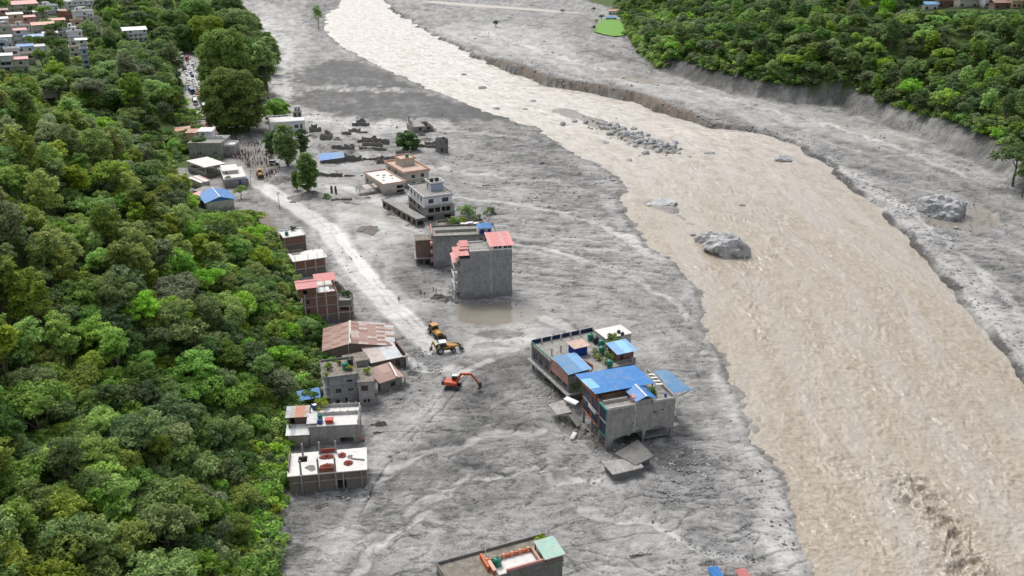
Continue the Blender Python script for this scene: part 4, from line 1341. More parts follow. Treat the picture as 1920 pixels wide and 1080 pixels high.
class Bld:
    """a building: frame from three roof corners seen in the survey photo, local x right, y back, z up"""
    def __init__(s, name, label, FL, FR, BL=None, base=None, H=None, D=None, z0=None, cat='house', group=None):
        zb = z0 or 0.0
        s.H = H if H is not None else hz(FL[0], base, FL[1])
        if z0: pass
        zt = zb + s.H
        a, b = px(*FL, zt), px(*FR, zt)
        ex = (b - a)
        s.W = ex.length
        ex.normalize()
        ey = Vector((-ex.y, ex.x, 0))
        s.D = D if D is not None else (px(*BL, zt) - a).dot(ey)
        s.rz = math.atan2(ex.y, ex.x)
        s.o = empty(name, (a.x, a.y, zb), s.rz)
        s.M = Matrix.Translation((a.x, a.y, zb)) @ Matrix.Rotation(s.rz, 4, 'Z')
        tag(s.o, label, cat, group)
    def w(s, x, y, z):
        return s.M @ Vector((x, y, z))
    def part(s, name, mb, mat, parent=None, smooth=False):
        return mb.build(name, mat, parent or s.o, smooth)
    def box(s, name, x0, x1, y0, y1, z0, z1, mat, parent=None):
        return s.part(name, MB().box(x0, x1, y0, y1, z0, z1), mat, parent)
    def side(s, sd, W=None, D=None, x0=0, y0=0):
        W = s.W if W is None else W
        D = s.D if D is None else D
        return {'F': Matrix.Translation((x0, y0, 0)),
                'B': Matrix.Translation((x0 + W, y0 + D, 0)) @ Matrix.Rotation(math.pi, 4, 'Z'),
                'L': Matrix.Translation((x0, y0 + D, 0)) @ Matrix.Rotation(-math.pi / 2, 4, 'Z'),
                'R': Matrix.Translation((x0 + W, y0, 0)) @ Matrix.Rotation(math.pi / 2, 4, 'Z')}[sd]
    def walls(s, z0, z1, mat, holes=None, t=0.24, sides='FLRB', x0=0, y0=0, W=None, D=None, win=None, mats=None):
        """one wall part per side; win = (frame material, pane material, style) glazes every opening"""
        W = s.W if W is None else W
        D = s.D if D is None else D
        holes = holes or {}
        for sd in sides:
            L = W if sd in 'FB' else D
            a, b = (0, L) if sd in 'FB' else (t + .002, L - t - .002)
            hs = [(h[0] * L if h[0] <= 1 and len(h) == 5 else h[0], h[1], h[2], h[3]) for h in holes.get(sd, [])]
            M = s.side(sd, W, D, x0, y0)
            mb = wall_mesh(MB(), a, b, z0, z1, t, hs, M)
            wo = s.part("wall", mb, (mats or {}).get(sd, mat))
            if win:
                for x, z, w, h in hs:
                    fm, pm = window_meshes(w, h, win[0], win[1], win[2] if len(win) > 2 else '')
                    fo = link("window", fm, s.o)
                    fo.matrix_local = M @ Matrix.Translation((x, 0, z))
                    link("pane", pm, fo)
        return s
    def slab(s, z, th=0.16, over=0.25, mat='concrete_light', x0=0, y0=0, W=None, D=None, name="roof_slab"):
        W = s.W if W is None else W
        D = s.D if D is None else D
        return s.box(name, x0 - over, x0 + W + over, y0 - over, y0 + D + over, z, z + th, mat)
    def parapet(s, z, h=0.8, t=0.16, mat='concrete', x0=0, y0=0, W=None, D=None, sides='FBLR', over=0.0):
        W = s.W if W is None else W
        D = s.D if D is None else D
        xa, xb, ya, yb = x0 - over, x0 + W + over, y0 - over, y0 + D + over
        for sd in sides:
            q = {'F': (xa, xb, ya, ya + t), 'B': (xa, xb, yb - t, yb), 'L': (xa, xa + t, ya + t + .002, yb - t - .002), 'R': (xb - t, xb, ya + t + .002, yb - t - .002)}[sd]
            s.box("parapet", *q, z, z + h, mat)
    def col(s, x, y, z0, z1, r=0.15, mat='concrete', name="column"):
        return s.box(name, x - r, x + r, y - r, y + r, z0, z1, mat)
    def rebar(s, x, y, z, h=0.8, r=0.12):
        mb = MB()
        for i in (-1, 1):
            for j in (-1, 1):
                mb.bar((x + i * r, y + j * r, z), (x + i * r * 1.3, y + j * r * 1.2, z + h * random.uniform(.7, 1.1)), 0.02, 4)
        s.part("rebar", mb, 'iron')
    def gable_roof(s, z, rise, mat_l, mat_r=None, over=0.5, axis='y', n=6, x0=0, y0=0, W=None, D=None, ridge='white_panel'):
        """pitched roof of separate sheets, ridge along local axis"""
        W = s.W if W is None else W
        D = s.D if D is None else D
        mat_r = mat_r or mat_l
        if axis == 'y':
            xa, xb, ya, yb = x0 - over, x0 + W + over, y0 - over, y0 + D + over
            xm = (xa + xb) / 2
            sheets(s.o, (xa, ya, z), (xm, ya, z + rise), (xm, yb, z + rise), (xa, yb, z), 1, n, [mat_l])
            sheets(s.o, (xb, yb, z), (xm, yb, z + rise), (xm, ya, z + rise), (xb, ya, z), 1, n, [mat_r])
            s.part("ridge_cap", MB().beam((xm, ya - .05, z + rise + .08), (xm, yb + .05, z + rise + .08), 0.35, 0.06), ridge)
        else:
            xa, xb, ya, yb = x0 - over, x0 + W + over, y0 - over, y0 + D + over
            ym = (ya + yb) / 2
            sheets(s.o, (xb, ya, z), (xb, ym, z + rise), (xa, ym, z + rise), (xa, ya, z), 1, n, [mat_l])
            sheets(s.o, (xa, yb, z), (xa, ym, z + rise), (xb, ym, z + rise), (xb, yb, z), 1, n, [mat_r])
            s.part("ridge_cap", MB().beam((xa - .05, ym, z + rise + .08), (xb + .05, ym, z + rise + .08), 0.35, 0.06), ridge)

def sheets(parent, p00, p10, p11, p01, nu, nv, mats, th=0.05, seed=0, pat=None, waves=4):
    """corrugated sheets laid over the quad; u runs p00->p10 (down the corrugation), v runs p00->p01"""
    r = random.Random(seed + int(abs(p00[0]) * 10))
    A, B, C_, D_ = (Vector(p) for p in (p00, p10, p11, p01))
    nrm = (B - A).cross(D_ - A).normalized()
    if nrm.z < 0: nrm = -nrm
    def P(u, v):
        return (A * (1 - u) + B * u) * (1 - v) + (D_ * (1 - u) + C_ * u) * v
    for i in range(nu):
        for j in range(nv):
            u0, u1 = i / nu - 0.004, (i + 1) / nu + 0.012
            v0, v1 = j / nv + 0.004, (j + 1) / nv + 0.004
            V, F_ = [], []
            n = waves * 2
            lift = 0.012 * ((i + j) % 2) + 0.02 * i / max(nu, 1) + r.uniform(0, 0.012)
            for k in range(n + 1):
                v = v0 + (v1 - v0) * k / n
                h = 0.035 * (k % 2)
                for u in (u0, u1):
                    V.append(P(u, v) + nrm * (lift + h))
            for k in range(n + 1):
                v = v0 + (v1 - v0) * k / n
                for u in (u0, u1):
                    V.append(P(u, v) + nrm * (lift + 0.035 * (k % 2) - th * 0.5))
            o2 = 2 * (n + 1)
            for k in range(n):
                F_.append((2 * k, 2 * k + 1, 2 * k + 3, 2 * k + 2))
                F_.append((o2 + 2 * k, o2 + 2 * k + 2, o2 + 2 * k + 3, o2 + 2 * k + 1))
                F_.append((2 * k, 2 * k + 2, o2 + 2 * k + 2, o2 + 2 * k))
                F_.append((2 * k + 1, o2 + 2 * k + 1, o2 + 2 * k + 3, 2 * k + 3))
            F_.append((0, o2, o2 + 1, 1))
            F_.append((2 * n, 2 * n + 1, o2 + 2 * n + 1, o2 + 2 * n))
            mt = pat(i, j) if pat else r.choice(mats)
            MB().add(V, F_).build("roof_sheet", mt, parent)

def water_tank(loc, mat, label, r=0.62, h=1.5, stand=0.0):
    o = empty("water_tank", loc, 0)
    p = [(r * .92, 0), (r, .08), (r, h * .3), (r * .95, h * .33), (r, h * .36), (r, h * .62), (r * .95, h * .65), (r, h * .68), (r, h * .8), (r * .75, h * .93), (r * .35, h)]
    MB().lathe([(a, b + stand) for a, b in p], 14).build("body", mat, o, True)
    MB().lathe([(r * .34, h - .03 + stand), (r * .36, h + .08 + stand), (r * .2, h + .13 + stand)], 12).build("lid", 'tank_black', o)
    if stand:
        MB().box(-r * .8, r * .8, -r * .8, r * .8, 0, stand - .004).build("plinth", 'concrete', o)
    return tag(o, label, 'water tank', 'rooftop water tanks')

def plant(loc, s, label, mat='mid', key=0, name="rooftop_plant", pot=True):
    o = empty(name, loc, random.uniform(0, 6))
    me = bpy.data.meshes["bush%d" % (key % 4)]
    c = link("foliage", me, o)
    c.scale = (s * .46, s * .46, s * .52)
    c.location = (0, 0, 0.2 - 0.08 * s if pot else -0.12 * s)
    c.material_slots[0].link = 'OBJECT'
    c.material_slots[0].material = LM[mat]
    if pot:
        MB().lathe([(.2, 0), (.3, .45), (.33, .45), (.33, .5)], 10).build("pot", 'plaster_rose', o, True)
    return tag(o, label, 'plant', 'plants growing on the roofs')
# ------------------------------------------------------------------ buildings along the left side, near to far
def evenly(L, n, w, m=0.6):
    """n openings of width w along a wall of length L"""
    g = (L - 2 * m - n * w) / max(n - 1, 1) if n > 1 else 0
    return [m + i * (w + g) if n > 1 else (L - w) / 2 for i in range(n)]
def wins(L, n, z, w, h, m=0.6):
    return [(x, z, w, h) for x in evenly(L, n, w, m)]
GL = ('white_panel', 'glass', '')
GW = ('timber', 'glass', '')
GB = ('timber', 'glass', 'bars')

# B1 unfinished brick house with a pale slab and red brick piles
b = Bld("unfinished_house", "unfinished brick house with pale slab roof, stub columns and red brick piles", (541, 892), (685.6, 879), (555.6, 851), 927)
W, D, H = b.W, b.D, b.H
b.walls(0, H - .18, 'brick_muddy', {'F': [(8.9, 0.3, 1.6, 2.0)], 'R': [(1.5, 1.2, 1.4, 1.2), (4.6, 1.2, 1.4, 1.2)]})
mb = MB()
wall_ = [(-.25, 0.9), (1.2, -0.25), (W + .3, -.25), (W + .3, D + .2), (-.1, D + .2)]
# slab with the stair well left open
xs0, xs1, ys0, ys1 = 1.5, 3.2, 4.2, 6.3
mb.box(-.25, xs0, -.25, D + .2, H - .178, H).box(xs1, W + .3, -.25, D + .2, H - .178, H).box(xs0, xs1, -.25, ys0, H - .178, H).box(xs0, xs1, ys1, D + .2, H - .178, H)
b.part("roof_slab", mb, 'roof_pale')
b.part("stair_well", wall_mesh(MB(), xs0, xs1, H - 2.2, H - .2, .12, [], Matrix.Translation((0, ys1 - .15, 0))), 'brick_muddy')
for i, fx in enumerate((0.16, 0.385, 0.605)):
    for yy in (0.15, D - .6):
        b.col(fx * W, yy, H, H + (3.0 if yy < 1 else 2.6), 0.17, 'concrete')
        b.rebar(fx * W, yy, H + 2.6, 0.9)
    b.col(fx * W, -.20, 0, H - .2, 0.15, 'concrete')
for fx in (0.70, 0.94):
    b.col(fx * W, -.16, 0.02, H - .2, 0.12, 'concrete')
b.box("lintel", 0.4, W - .3, -.06, 0.0, H * .55, H * .55 + .22, 'concrete')
x0, x1 = 0.385 * W + .2, 0.605 * W - .2
b.box("brick_parapet", x0, x1, .03, .26, H, H + .95, 'brick_fresh')
b.box("brick_parapet", x0, x1, D - .7, D - .47, H, H + .95, 'brick_fresh')
b.box("brick_parapet", -.2, .0, 1.2, D, H, H + .9, 'brick_muddy')
def brick_pile(b, x, y, z, sx, sy, n, label, seed):
    r = random.Random(seed)
    p = b.w(x, y, z)
    o = empty("brick_pile", p, b.rz)
    mb = MB()
    for i in range(n):
        a, q = r.uniform(0, 6.28), r.random() ** .7
        X, Y = math.cos(a) * q * sx, math.sin(a) * q * sy
        zz = (1 - q) * .55 * r.uniform(.3, 1)
        mb.box(-.2, .2, -.1, .1, 0, .13, Matrix.Translation((X, Y, zz)) @ Euler((r.uniform(-.3, .3), r.uniform(-.3, .3), r.uniform(0, 3))).to_matrix().to_4x4())
    q = mb.build("bricks", 'brick_fresh', o)
    q['kind'] = 'stuff'
    tag(o, label, 'bricks', 'red brick piles on the unfinished roof')
brick_pile(b, .49 * W, 5.2, H, 1.4, .7, 150, "wide red brick pile at the back between the roof posts", 1)
brick_pile(b, .50 * W, 2.0, H, 1.4, .6, 140, "wide red brick pile behind the front brick parapet", 2)
brick_pile(b, .69 * W, 5.3, H, .7, .8, 90, "small red brick pile at the back right of the roof posts", 3)
brick_pile(b, .77 * W, 2.4, H, .8, .8, 110, "red brick pile near the front right of the pale roof", 4)
def heap(loc, sx, sy, sz, mat, name, label, cat, seed, group=None):
    """an uneven mound: ragged outline, lumpy top"""
    r = random.Random(seed)
    NS, NG = 26, 9
    ph = [r.uniform(0, 6.28) for _ in range(4)]
    V = [(0, 0, sz * r.uniform(.8, 1.0))]
    for k in range(1, NG + 1):
        f = k / NG
        for i in range(NS):
            a = 2 * math.pi * i / NS
            out = 1 + .22 * math.sin(2 * a + ph[0]) + .14 * math.sin(3 * a + ph[1]) + .10 * math.sin(7 * a + ph[2])
            x, y = math.cos(a) * f * sx * out, math.sin(a) * f * sy * out
            q = float(perlin(x * 1.4 / max(sx, .5) * 2 + seed, y * 1.4 / max(sy, .5) * 2, seed % 9)) + .6 * float(perlin(x * 1.7 + seed, y * 1.7, 5))
            z = sz * (1 - f ** 1.6) * (1 + .55 * q) + .12 * sz * q * (1 - f)
            V.append((x, y, z if k < NG else -.35))
    Fc = [(0, 1 + i, 1 + (i + 1) % NS) for i in range(NS)]
    for k in range(NG - 1):
        b0, b1 = 1 + k * NS, 1 + (k + 1) * NS
        Fc += [(b0 + i, b1 + i, b1 + (i + 1) % NS, b0 + (i + 1) % NS) for i in range(NS)]
    o = MB().add(V, Fc).build(name, mat)
    o.location = loc
    return tag(o, label, cat, group)
heap(b.w(4.0, 1.9, H), 1.2, .9, .5, 'sand', "sand_heap", "grey sand heap at the left front of the pale roof", 'sand', 5)
heap(b.w(.79 * W, 4.6, H), .7, .6, .35, 'sand', "sand_heap", "small grey sand heap between the red brick piles", 'sand', 6)
o = MB().box(-1.3, 1.3, -.16, .16, 0, .18).build("timber_plank", 'concrete')
o.location = b.w(.90 * W, 3.4, H + .01)
o.rotation_euler.z = b.rz - .35
tag(o, "long grey plank lying on the pale unfinished roof", 'plank')

# B2 low grey house with a cluttered terrace
b = Bld("terrace_house", "low grey house with walled roof terrace, tanks and sheet sheds", (578, 801), (672, 796), (592, 766), 838)
W, D, H = b.W, b.D, b.H
b.walls(0, H, 'concrete', {'R': [(.6, .4, .9, 2.2), (2.4, .8, 1.2, 1.5)], 'F': [(6.2, .6, 2.6, 1.2)]})
b.slab(H - .004, .18, .12, 'roof_pale')
z = H + .18
b.parapet(z, .75, .16, 'concrete', sides='BR')
b.box("parapet", 0, W, D * .55, D * .55 + .16, z, z + .75, 'concrete_light')
for i in range(7):
    b.box("parapet_pillar", i * W / 6.6, i * W / 6.6 + .2, D * .55 - .05, D * .55 + .2, z, z + 1.0, 'concrete_light')
    b.box("parapet_pillar", i * W / 6.6, i * W / 6.6 + .2, D - .22, D + .03, z, z + 1.0, 'concrete_light')
b.box("terrace_rail", W - .25, W + .02, .2, D * .5, z, z + .5, 'concrete_light')
b.box("red_pillar", W + .02, W + .22, .05, .3, 0.1, H, 'plaster_rose')
b.box("stair_flight", W + .03, W + 1.0, .5, 1.9, 0, .8, 'plaster_red')
# left wing
b.walls(0, 3.4, 'concrete', x0=-4.2, y0=-.2, W=4.1, D=5.6)
sheets(b.o, (-4.6, -.9, 3.45), (-4.6, 2.2, 4.2), (.2, 2.2, 4.2), (.2, -.9, 3.45), 1, 5, ['sheet_white', 'sheet_white', 'sheet_zinc'])
b.walls(3.4, 5.9, 'brick_muddy', {'F': [(.4, 4.1, .9, 1.4)]}, x0=-4.3, y0=2.6, W=4.0, D=2.6, t=.2)
sheets(b.o, (-4.8, 2.0, 5.95), (-4.8, 5.6, 6.6), (0, 5.6, 6.6), (0, 2.0, 5.95), 1, 5, ['sheet_zinc_rusty'], pat=lambda i, j: ['sheet_zinc', 'sheet_zinc_rusty', 'sheet_orange', 'sheet_orange', 'sheet_zinc_rusty'][j])
sheets(b.o, (-.35, 0.2, z + .5), (-.35, 2.9, z + 1.3), (1.7, 2.9, z + 1.3), (1.7, 0.2, z + .5), 1, 3, ['sheet_white'])
MB_ = MB()
for x in (-.2, 1.5):
    MB_.box(x, x + .1, .35, .45, z, z + .52)
    MB_.box(x, x + .1, 2.6, 2.7, z, z + 1.2)
b.part("shed_post", MB_, 'timber')
water_tank(b.w(2.3, .9, z), 'tank_blue', "blue-based green water tank beside the red box on the low terrace", .5, 1.0)
water_tank(b.w(2.3, 1.9, z), 'tank_green', "green water tank behind the blue one on the low terrace", .5, 1.2, .4)
o = empty("plastic_box", b.w(4.2, 1.1, z), b.rz)
MB().hexa([(-.7, -.5, 0), (.7, -.5, 0), (.7, .5, 0), (-.7, .5, 0), (-.85, -.6, .8), (.85, -.6, .8), (.85, .6, .8), (-.85, .6, .8)]).build("tub", 'tank_red', o)
MB().box(-.9, .9, -.65, .65, .804, .9).build("lid", 'tank_red', o)
tag(o, "bright red plastic box on the low grey house's terrace", 'box')
o = empty("barrel", b.w(.7, D - .6, z), 0)
MB().lathe([(.5, 0), (.55, .3), (.5, .6), (.55, .9), (.5, 1.1)], 12).build("body", 'tank_blue', o, True)
MB().lathe([(.46, 1.1), (.46, 1.16), (.2, 1.18)], 12).build("lid", 'tank_white', o)
tag(o, "blue barrel with white lid beside the rusty roof shed", 'barrel')
plant(b.w(1.9, D + .3, z - .4), 2.2, "light green rooftop plant at the back of the low terrace", 'yellow', 1)

# B3 weathered grey-blue three-storey house
b = Bld("weathered_house", "weathered blue-grey house with stained flat roof and dark slot windows", (608, 708), (669, 700), (598, 680), 765)
W, D, H = b.W, b.D, b.H
b.walls(0, 2.5, 'concrete_blue', {'F': [(1.2, .9, .8, .8), (3.2, .9, .6, 1.0)]}, x0=.9, W=W - .9, win=GW)
b.walls(2.7, 5.0, 'concrete_blue', {'F': [(1.3, 3.3, 1.3, 1.1), (4.0, 3.5, 1.2, .6)]}, x0=.9, W=W - .9, win=GW)
b.walls(5.2, H - .2, 'concrete_blue', {'F': [(3.8, 5.7, 1.3, .6)], 'L': [(1, 5.5, 1, 1.2)]}, x0=.9, W=W - .9, win=GW)
for z_ in (2.5, 5.0):
    b.slab(z_ + .002, .196, .3, 'concrete_blue', name="floor_slab")
b.slab(H - .198, .2, .35, 'roof_stained')
b.parapet(H, .45, .2, 'concrete_dark', over=.35, sides='BLR')
b.box("parapet", -.35, W + .35, -.35, -.1, H + .002, H + .22, 'concrete_blue')
water_tank(b.w(W * .70, D * .36, H), 'tank_green', "green water tank on the stained roof of the weathered house", .72, 1.7)
water_tank(b.w(W * .88, D * .62, H), 'tank_black', "black water tank on the stained roof of the weathered house", .66, 1.5)
plant(b.w(1.2, D * .45, H), 1.5, "bushy plant on the left of the stained roof", 'mid', 0)
plant(b.w(W * .55, D * .7, H), .9, "small weed clump at the middle of the stained roof", 'yellow', 2)
plant(b.w(W * .85, D * .25, H), 1.1, "low plant in front of the green tank on the stained roof", 'yellow', 3)
plant(b.w(.5, .6, H), .9, "small weed clump at the front left corner of the stained roof", 'yellow', 1)
plant(b.w(2.6, D + 1.4, 4.6), 3.4, "large leafy shrub behind the weathered house roof", 'mid', 1, "shrub", False)
# its right-hand block
c = Bld("annex_block", "narrow grey block with red barred window beside the weathered house", (671, 716), (700, 714), (666, 690), 764)
w2, d2, h2 = c.W, c.D, c.H
c.walls(0, h2 * .5, 'concrete', {'F': [(1.0, 1.2, .5, .7), (1.9, 1.1, .4, .9)]}, D=d2 - .1)
c.walls(h2 * .5, h2 - .15, 'concrete_blue', {'F': [(.6, h2 * .5 + .8, 1.5, 1.4)], 'R': [(.5, h2 * .5 + .7, 1.0, 1.6), (3.0, h2 * .5 + .7, 1.0, 1.6)]}, win=('plaster_red', 'glass', 'bars'), D=d2 - .1)
c.slab(h2 - .148, .15, .2, 'roof_stained', D=d2 - .3)
c.box("balcony", w2 + .02, w2 + .8, 0.2, 3.6, h2 * .5, h2 * .5 + .9, 'concrete')
plant(c.w(w2 * .6, d2 * .5, h2), 1.2, "weedy plant on the narrow block's roof", 'yellow', 2)
o = empty("satellite_dish", c.w(w2 * .75, d2 * .62, h2), 0)
MB().lathe([(.05, 0), (.32, .09), (.48, .26), (.46, .27), (.30, .12), (.03, .04)], 14, Matrix.Translation((0, 0, 1.0)) @ Matrix.Rotation(1.0, 4, 'X')).build("dish", 'tank_white', o, True)
MB().bar((0, 0, 0), (0, 0, 1.05), .05).build("mast", 'iron', o)
tag(o, "white satellite dish on the narrow grey block", 'satellite dish')
# blue tarpaulin lean-to on the hill side
o = empty("lean_to", px(590, 757), .3)
hh = 2.6
sheets(o, (-3.6, -1.6, hh - .5), (-3.6, 1.6, hh + .3), (1.4, 1.6, hh + .5), (1.4, -1.6, hh - .3), 1, 4, ['sheet_blue'])
mb = MB()
for x in (-3.3, 1.1):
    for y in (-1.4, 1.4): mb.box(x - .06, x + .06, y - .06, y + .06, -.2, hh - .5 + (y + 1.6) * .2)
mb.build("post", 'timber', o)
tag(o, "blue sheet lean-to between the forest and the weathered house", 'lean-to')

# B3b small broken house with rusty red roof
b = Bld("rusty_roof_house", "small broken house with rusty red sheet roof beside the mud road", (713, 716), (753, 703), (704, 695), 738)
W, D, H = b.W, b.D, b.H
b.walls(0, H, 'rubble', {'F': [(2.6, .8, 1.3, 1.3)]}, win=GW)
sheets(b.o, (-.5, -.5, H - .05), (-.5, D, H + 1.0), (W + .2, D, H + 1.0), (W + .2, -.5, H - .05), 2, 5, ['sheet_rust_dark', 'sheet_rust', 'sheet_rust_dark'])
b.part("fallen_beam", MB().beam((W * .72, -.6, H + .35), (W * .95, D * .9, H + 1.25), .35, .2), 'white_panel')
b.part("porch_post", MB().box(W + .9, W + 1.1, .3, .5, 0, 2.4).box(W + .9, W + 1.1, 3.3, 3.5, 0, 2.7), 'timber')
sheets(b.o, (W + .1, -.3, H - .5), (W + .1, 2.8, H - .15), (W + 2.0, 2.8, H - .7), (W + 2.0, -.3, H - 1.0), 1, 2, ['sheet_rust_dark', 'concrete_dark'])

# B3c concrete house under grey zinc sheets
b = Bld("zinc_roof_house", "grey house under loose zinc sheets next to the rusty shed", (697, 690), (765, 676), (690, 658), 700)
W, D, H = b.W, b.D, 2.9
b.H = H
b.walls(0, H, 'brick_muddy', {'F': [(1.0, .8, 1.2, 1.2), (6.0, .3, 1.0, 2.0)]}, win=GW)
sheets(b.o, (-.3, -.4, H + .05), (-.3, D + .3, H + .75), (W * .85, D + .3, H + .75), (W * .85, -.4, H + .05), 2, 6, ['sheet_zinc', 'sheet_zinc', 'sheet_zinc_rusty'])
b.box("white_pillar", W - .6, W - .2, -.5, -.1, 0, 3.4, 'white_panel')
b.box("beam", W * .86, W, -.45, .0, H - .3, H + .05, 'concrete_light')
b.walls(0, 3.4, 'concrete', x0=-5.6, y0=.8, W=5.4, D=4.4)
b.slab(3.402, .14, .1, 'roof_stained', x0=-5.6, y0=.8, W=5.4, D=4.4)
plant(b.w(-1.8, .2, .2), 2.0, "green shrub at the wall between the zinc house and the weathered house", 'mid', 2, "shrub", False)
plant(b.w(4.4, -1.2, .1), 1.7, "green shrub in front of the zinc-roofed house", 'mid', 3, "shrub", False)

# B4 big rusty corrugated shed, ridge running towards the camera
b = Bld("corrugated_shed", "large shed with rusty brown corrugated roof and pale ridge strip", (606.7, 657), (738, 647.5), (620, 615), H=3.4, base=0)
W, D = b.W, b.D
b.walls(0, 3.2, 'brick_muddy', {'R': [(2, .8, 1.6, 1.3), (6, .8, 1.6, 1.3)]})
xr_ = W * .38
zr = 4.9
def rustpat(i, j):
    r = random.Random(i * 31 + j * 7)
    if i == 0: return ['sheet_rust_dark', 'sheet_rust_dark', 'sheet_zinc', 'sheet_zinc', 'sheet_rust_dark', 'sheet_zinc_rusty', 'sheet_zinc', 'sheet_rust', 'sheet_zinc_rusty', 'sheet_zinc', 'sheet_rust'][j]
    if i == 1: return ['sheet_zinc_rusty', 'sheet_rust_dark'][j % 2]
    return r.choice(['sheet_rust', 'sheet_rust', 'sheet_rust_dark', 'sheet_zinc_rusty'])
sheets(b.o, (W + .4, -.3, 3.3), (xr_, -.3, zr), (xr_, D + .3, zr), (W + .4, D + .3, 3.3), 5, 11, [], pat=rustpat, waves=2)
sheets(b.o, (-.4, D + .3, 3.3), (xr_, D + .3, zr), (xr_, -.3, zr), (-.4, -.3, 3.3), 3, 11, [], pat=lambda i, j: ['sheet_rust', 'sheet_rust_dark', 'sheet_rust'][(i + j) % 3], waves=2)
b.part("ridge_strip", MB().beam((xr_, -.4, zr + .12), (xr_, D + .4, zr + .12), .55, .07), 'plaster_cream')
b.part("gable_wall", MB().prism([(0.1, 3.2), (W - .1, 3.2), (xr_, zr - .15)], 0, .2, Matrix.Translation((0, .22, 0)) @ Matrix.Rotation(math.pi / 2, 4, 'X')), 'brick_muddy')
b.part("light_pole", MB().bar((xr_ - .4, -.8, 0), (xr_ - .4, -.8, 5.0), .08), 'concrete_light')

# B5 four-storey brick house with red sheet roofs
b = Bld("brick_frame_house", "tall brick house with concrete frame and red sheet roofs on top", (569.6, 560.7), (632.6, 553), (560, 533), 612)
W, D, H = b.W, b.D, b.H
fh = H / 3
for k in range(3):
    b.walls(k * fh + .2, (k + 1) * fh, 'brick' if k else 'brick_muddy', {'F': [(.5, k * fh + 1.0, .9, 1.2)], 'R': [(2, k * fh + 1.0, 1.1, 1.2)]}, win=GW)
    b.slab((k + 1) * fh + .002, .19, .18, 'concrete', name="floor_slab")
b.slab(-.1, .29, .1, 'concrete_dark', name="plinth")
for x in (.05, W * .36, W * .64, W - .2):
    b.box("column", x, x + .28, -.09, -.01, .1, H + 1.2, 'concrete_light')
b.walls(H + .2, H + 1.2, 'brick', sides='FLR')
b.walls(H + .2, H + 2.9, 'brick', {'F': [(1.0, H + 1.0, 1.0, 1.2)]}, x0=-1.0, y0=.4, W=4.4, D=5.0)
b.gable_roof(H + 2.95, .7, 'sheet_red_pale', 'sheet_red', .5, 'x', 6, x0=-1.2, y0=.2, W=4.6, D=5.2, ridge='sheet_red_pale')
sheets(b.o, (3.6, 5.0, H + 2.4), (3.6, 9.0, H + 3.1), (W + .6, 9.0, H + 3.1), (W + .6, 5.0, H + 2.4), 1, 6, ['sheet_red'])
mb = MB()
for x in (3.8, W * .7, W + .2):
    mb.box(x, x + .12, 5.3, 5.42, H + .2, H + 2.4).box(x, x + .12, 8.6, 8.72, H + .2, H + 3.0)
b.part("roof_post", mb, 'iron')
b.box("roof_floor", 3.7, W - .3, .4, D - .3, H + .2, H + .3, 'roof_pale')
sheets(b.o, (3.8, 1.2, H + .7), (3.8, 3.6, H + 1.2), (7.0, 3.6, H + 1.2), (7.0, 1.2, H + .7), 1, 4, ['sheet_white', 'sheet_zinc'])
c = Bld("brick_annex", "lower brick annex with grey band and roof plants beside the brick house", (632, 563.5), (658.5, 562.6), (628, 550), 604)
w2, d2, h2 = c.W, c.D, c.H
c.walls(0, h2 * .45, 'brick_muddy', {'R': [(1, 1, 1.2, 1.2)]}, win=GW)
c.walls(h2 * .45 + .2, h2 * .72, 'brick', {'F': [(.8, h2 * .45 + .5, 2.2, .9)]})
c.slab(h2 * .45 + .002, .196, .12, 'concrete_light', name="floor_slab")
c.slab(h2 * .72 + .002, .2, .12, 'concrete_light', name="floor_slab")
c.walls(h2 * .72 + .204, h2, 'concrete_dark')
c.slab(h2 - .3, .12, -.3, 'roof_grey')
c.col(.1, -.08, 0, h2, .13, 'concrete_light')
c.col(w2 - .6, -.08, 0, h2 * .72, .1, 'concrete_light')
plant(c.w(w2 * .75, d2 * .6, h2 - .2), 1.5, "dark potted plant on the brick annex roof", 'dark', 1)
plant(c.w(w2 * .35, d2 * .8, h2 - .2), 1.2, "pale potted plant on the brick annex roof", 'grey', 2)
heap(c.w(-1.5, d2 + 4.5, h2 * .6), 3.2, 2.6, 3.6, 'rubble', "rubble_mound", "muddy rubble mound between the two brick houses", 'rubble', 31)

# B6 brick house with pale slab
b = Bld("brick_bay_house", "two-storey brick house with pale slab roof and bare rebar", (551.7, 490), (610, 481.7), (550, 475), 522)
W, D, H = b.W, b.D, b.H
fh = H / 2
for k in range(2):
    b.walls(k * fh + .1, (k + 1) * fh - .12, 'brick' if k else 'brick_muddy', {'R': [(1.5, k * fh + .9, 1.1, 1.1), (3.8, k * fh + .9, 1.1, 1.1)]}, win=GW)
    b.slab((k + 1) * fh - .118, .22, .15 if k == 0 else .5, 'concrete_light' if k == 0 else 'roof_pale', name="floor_slab" if k == 0 else "roof_slab")
b.slab(-.1, .19, .1, 'concrete_dark', name="plinth")
for x in (.05, W * .33, W * .66, W - .26):
    b.box("column", x, x + .24, -.08, -.004, .1, H - .13, 'concrete_light')
for x in (.4, W * .45, W * .75, W - .3):
    for y in (.4, D - .4):
        b.rebar(x, y, H + .1, 1.5)
b.box("parapet", -.3, W * .42, D + .2, D + .36, H + .104, H + .9, 'brick_muddy')
b.box("roof_void", .4, 3.0, D - 1.9, D - .6, H + .104, H + .2, 'concrete_dark')

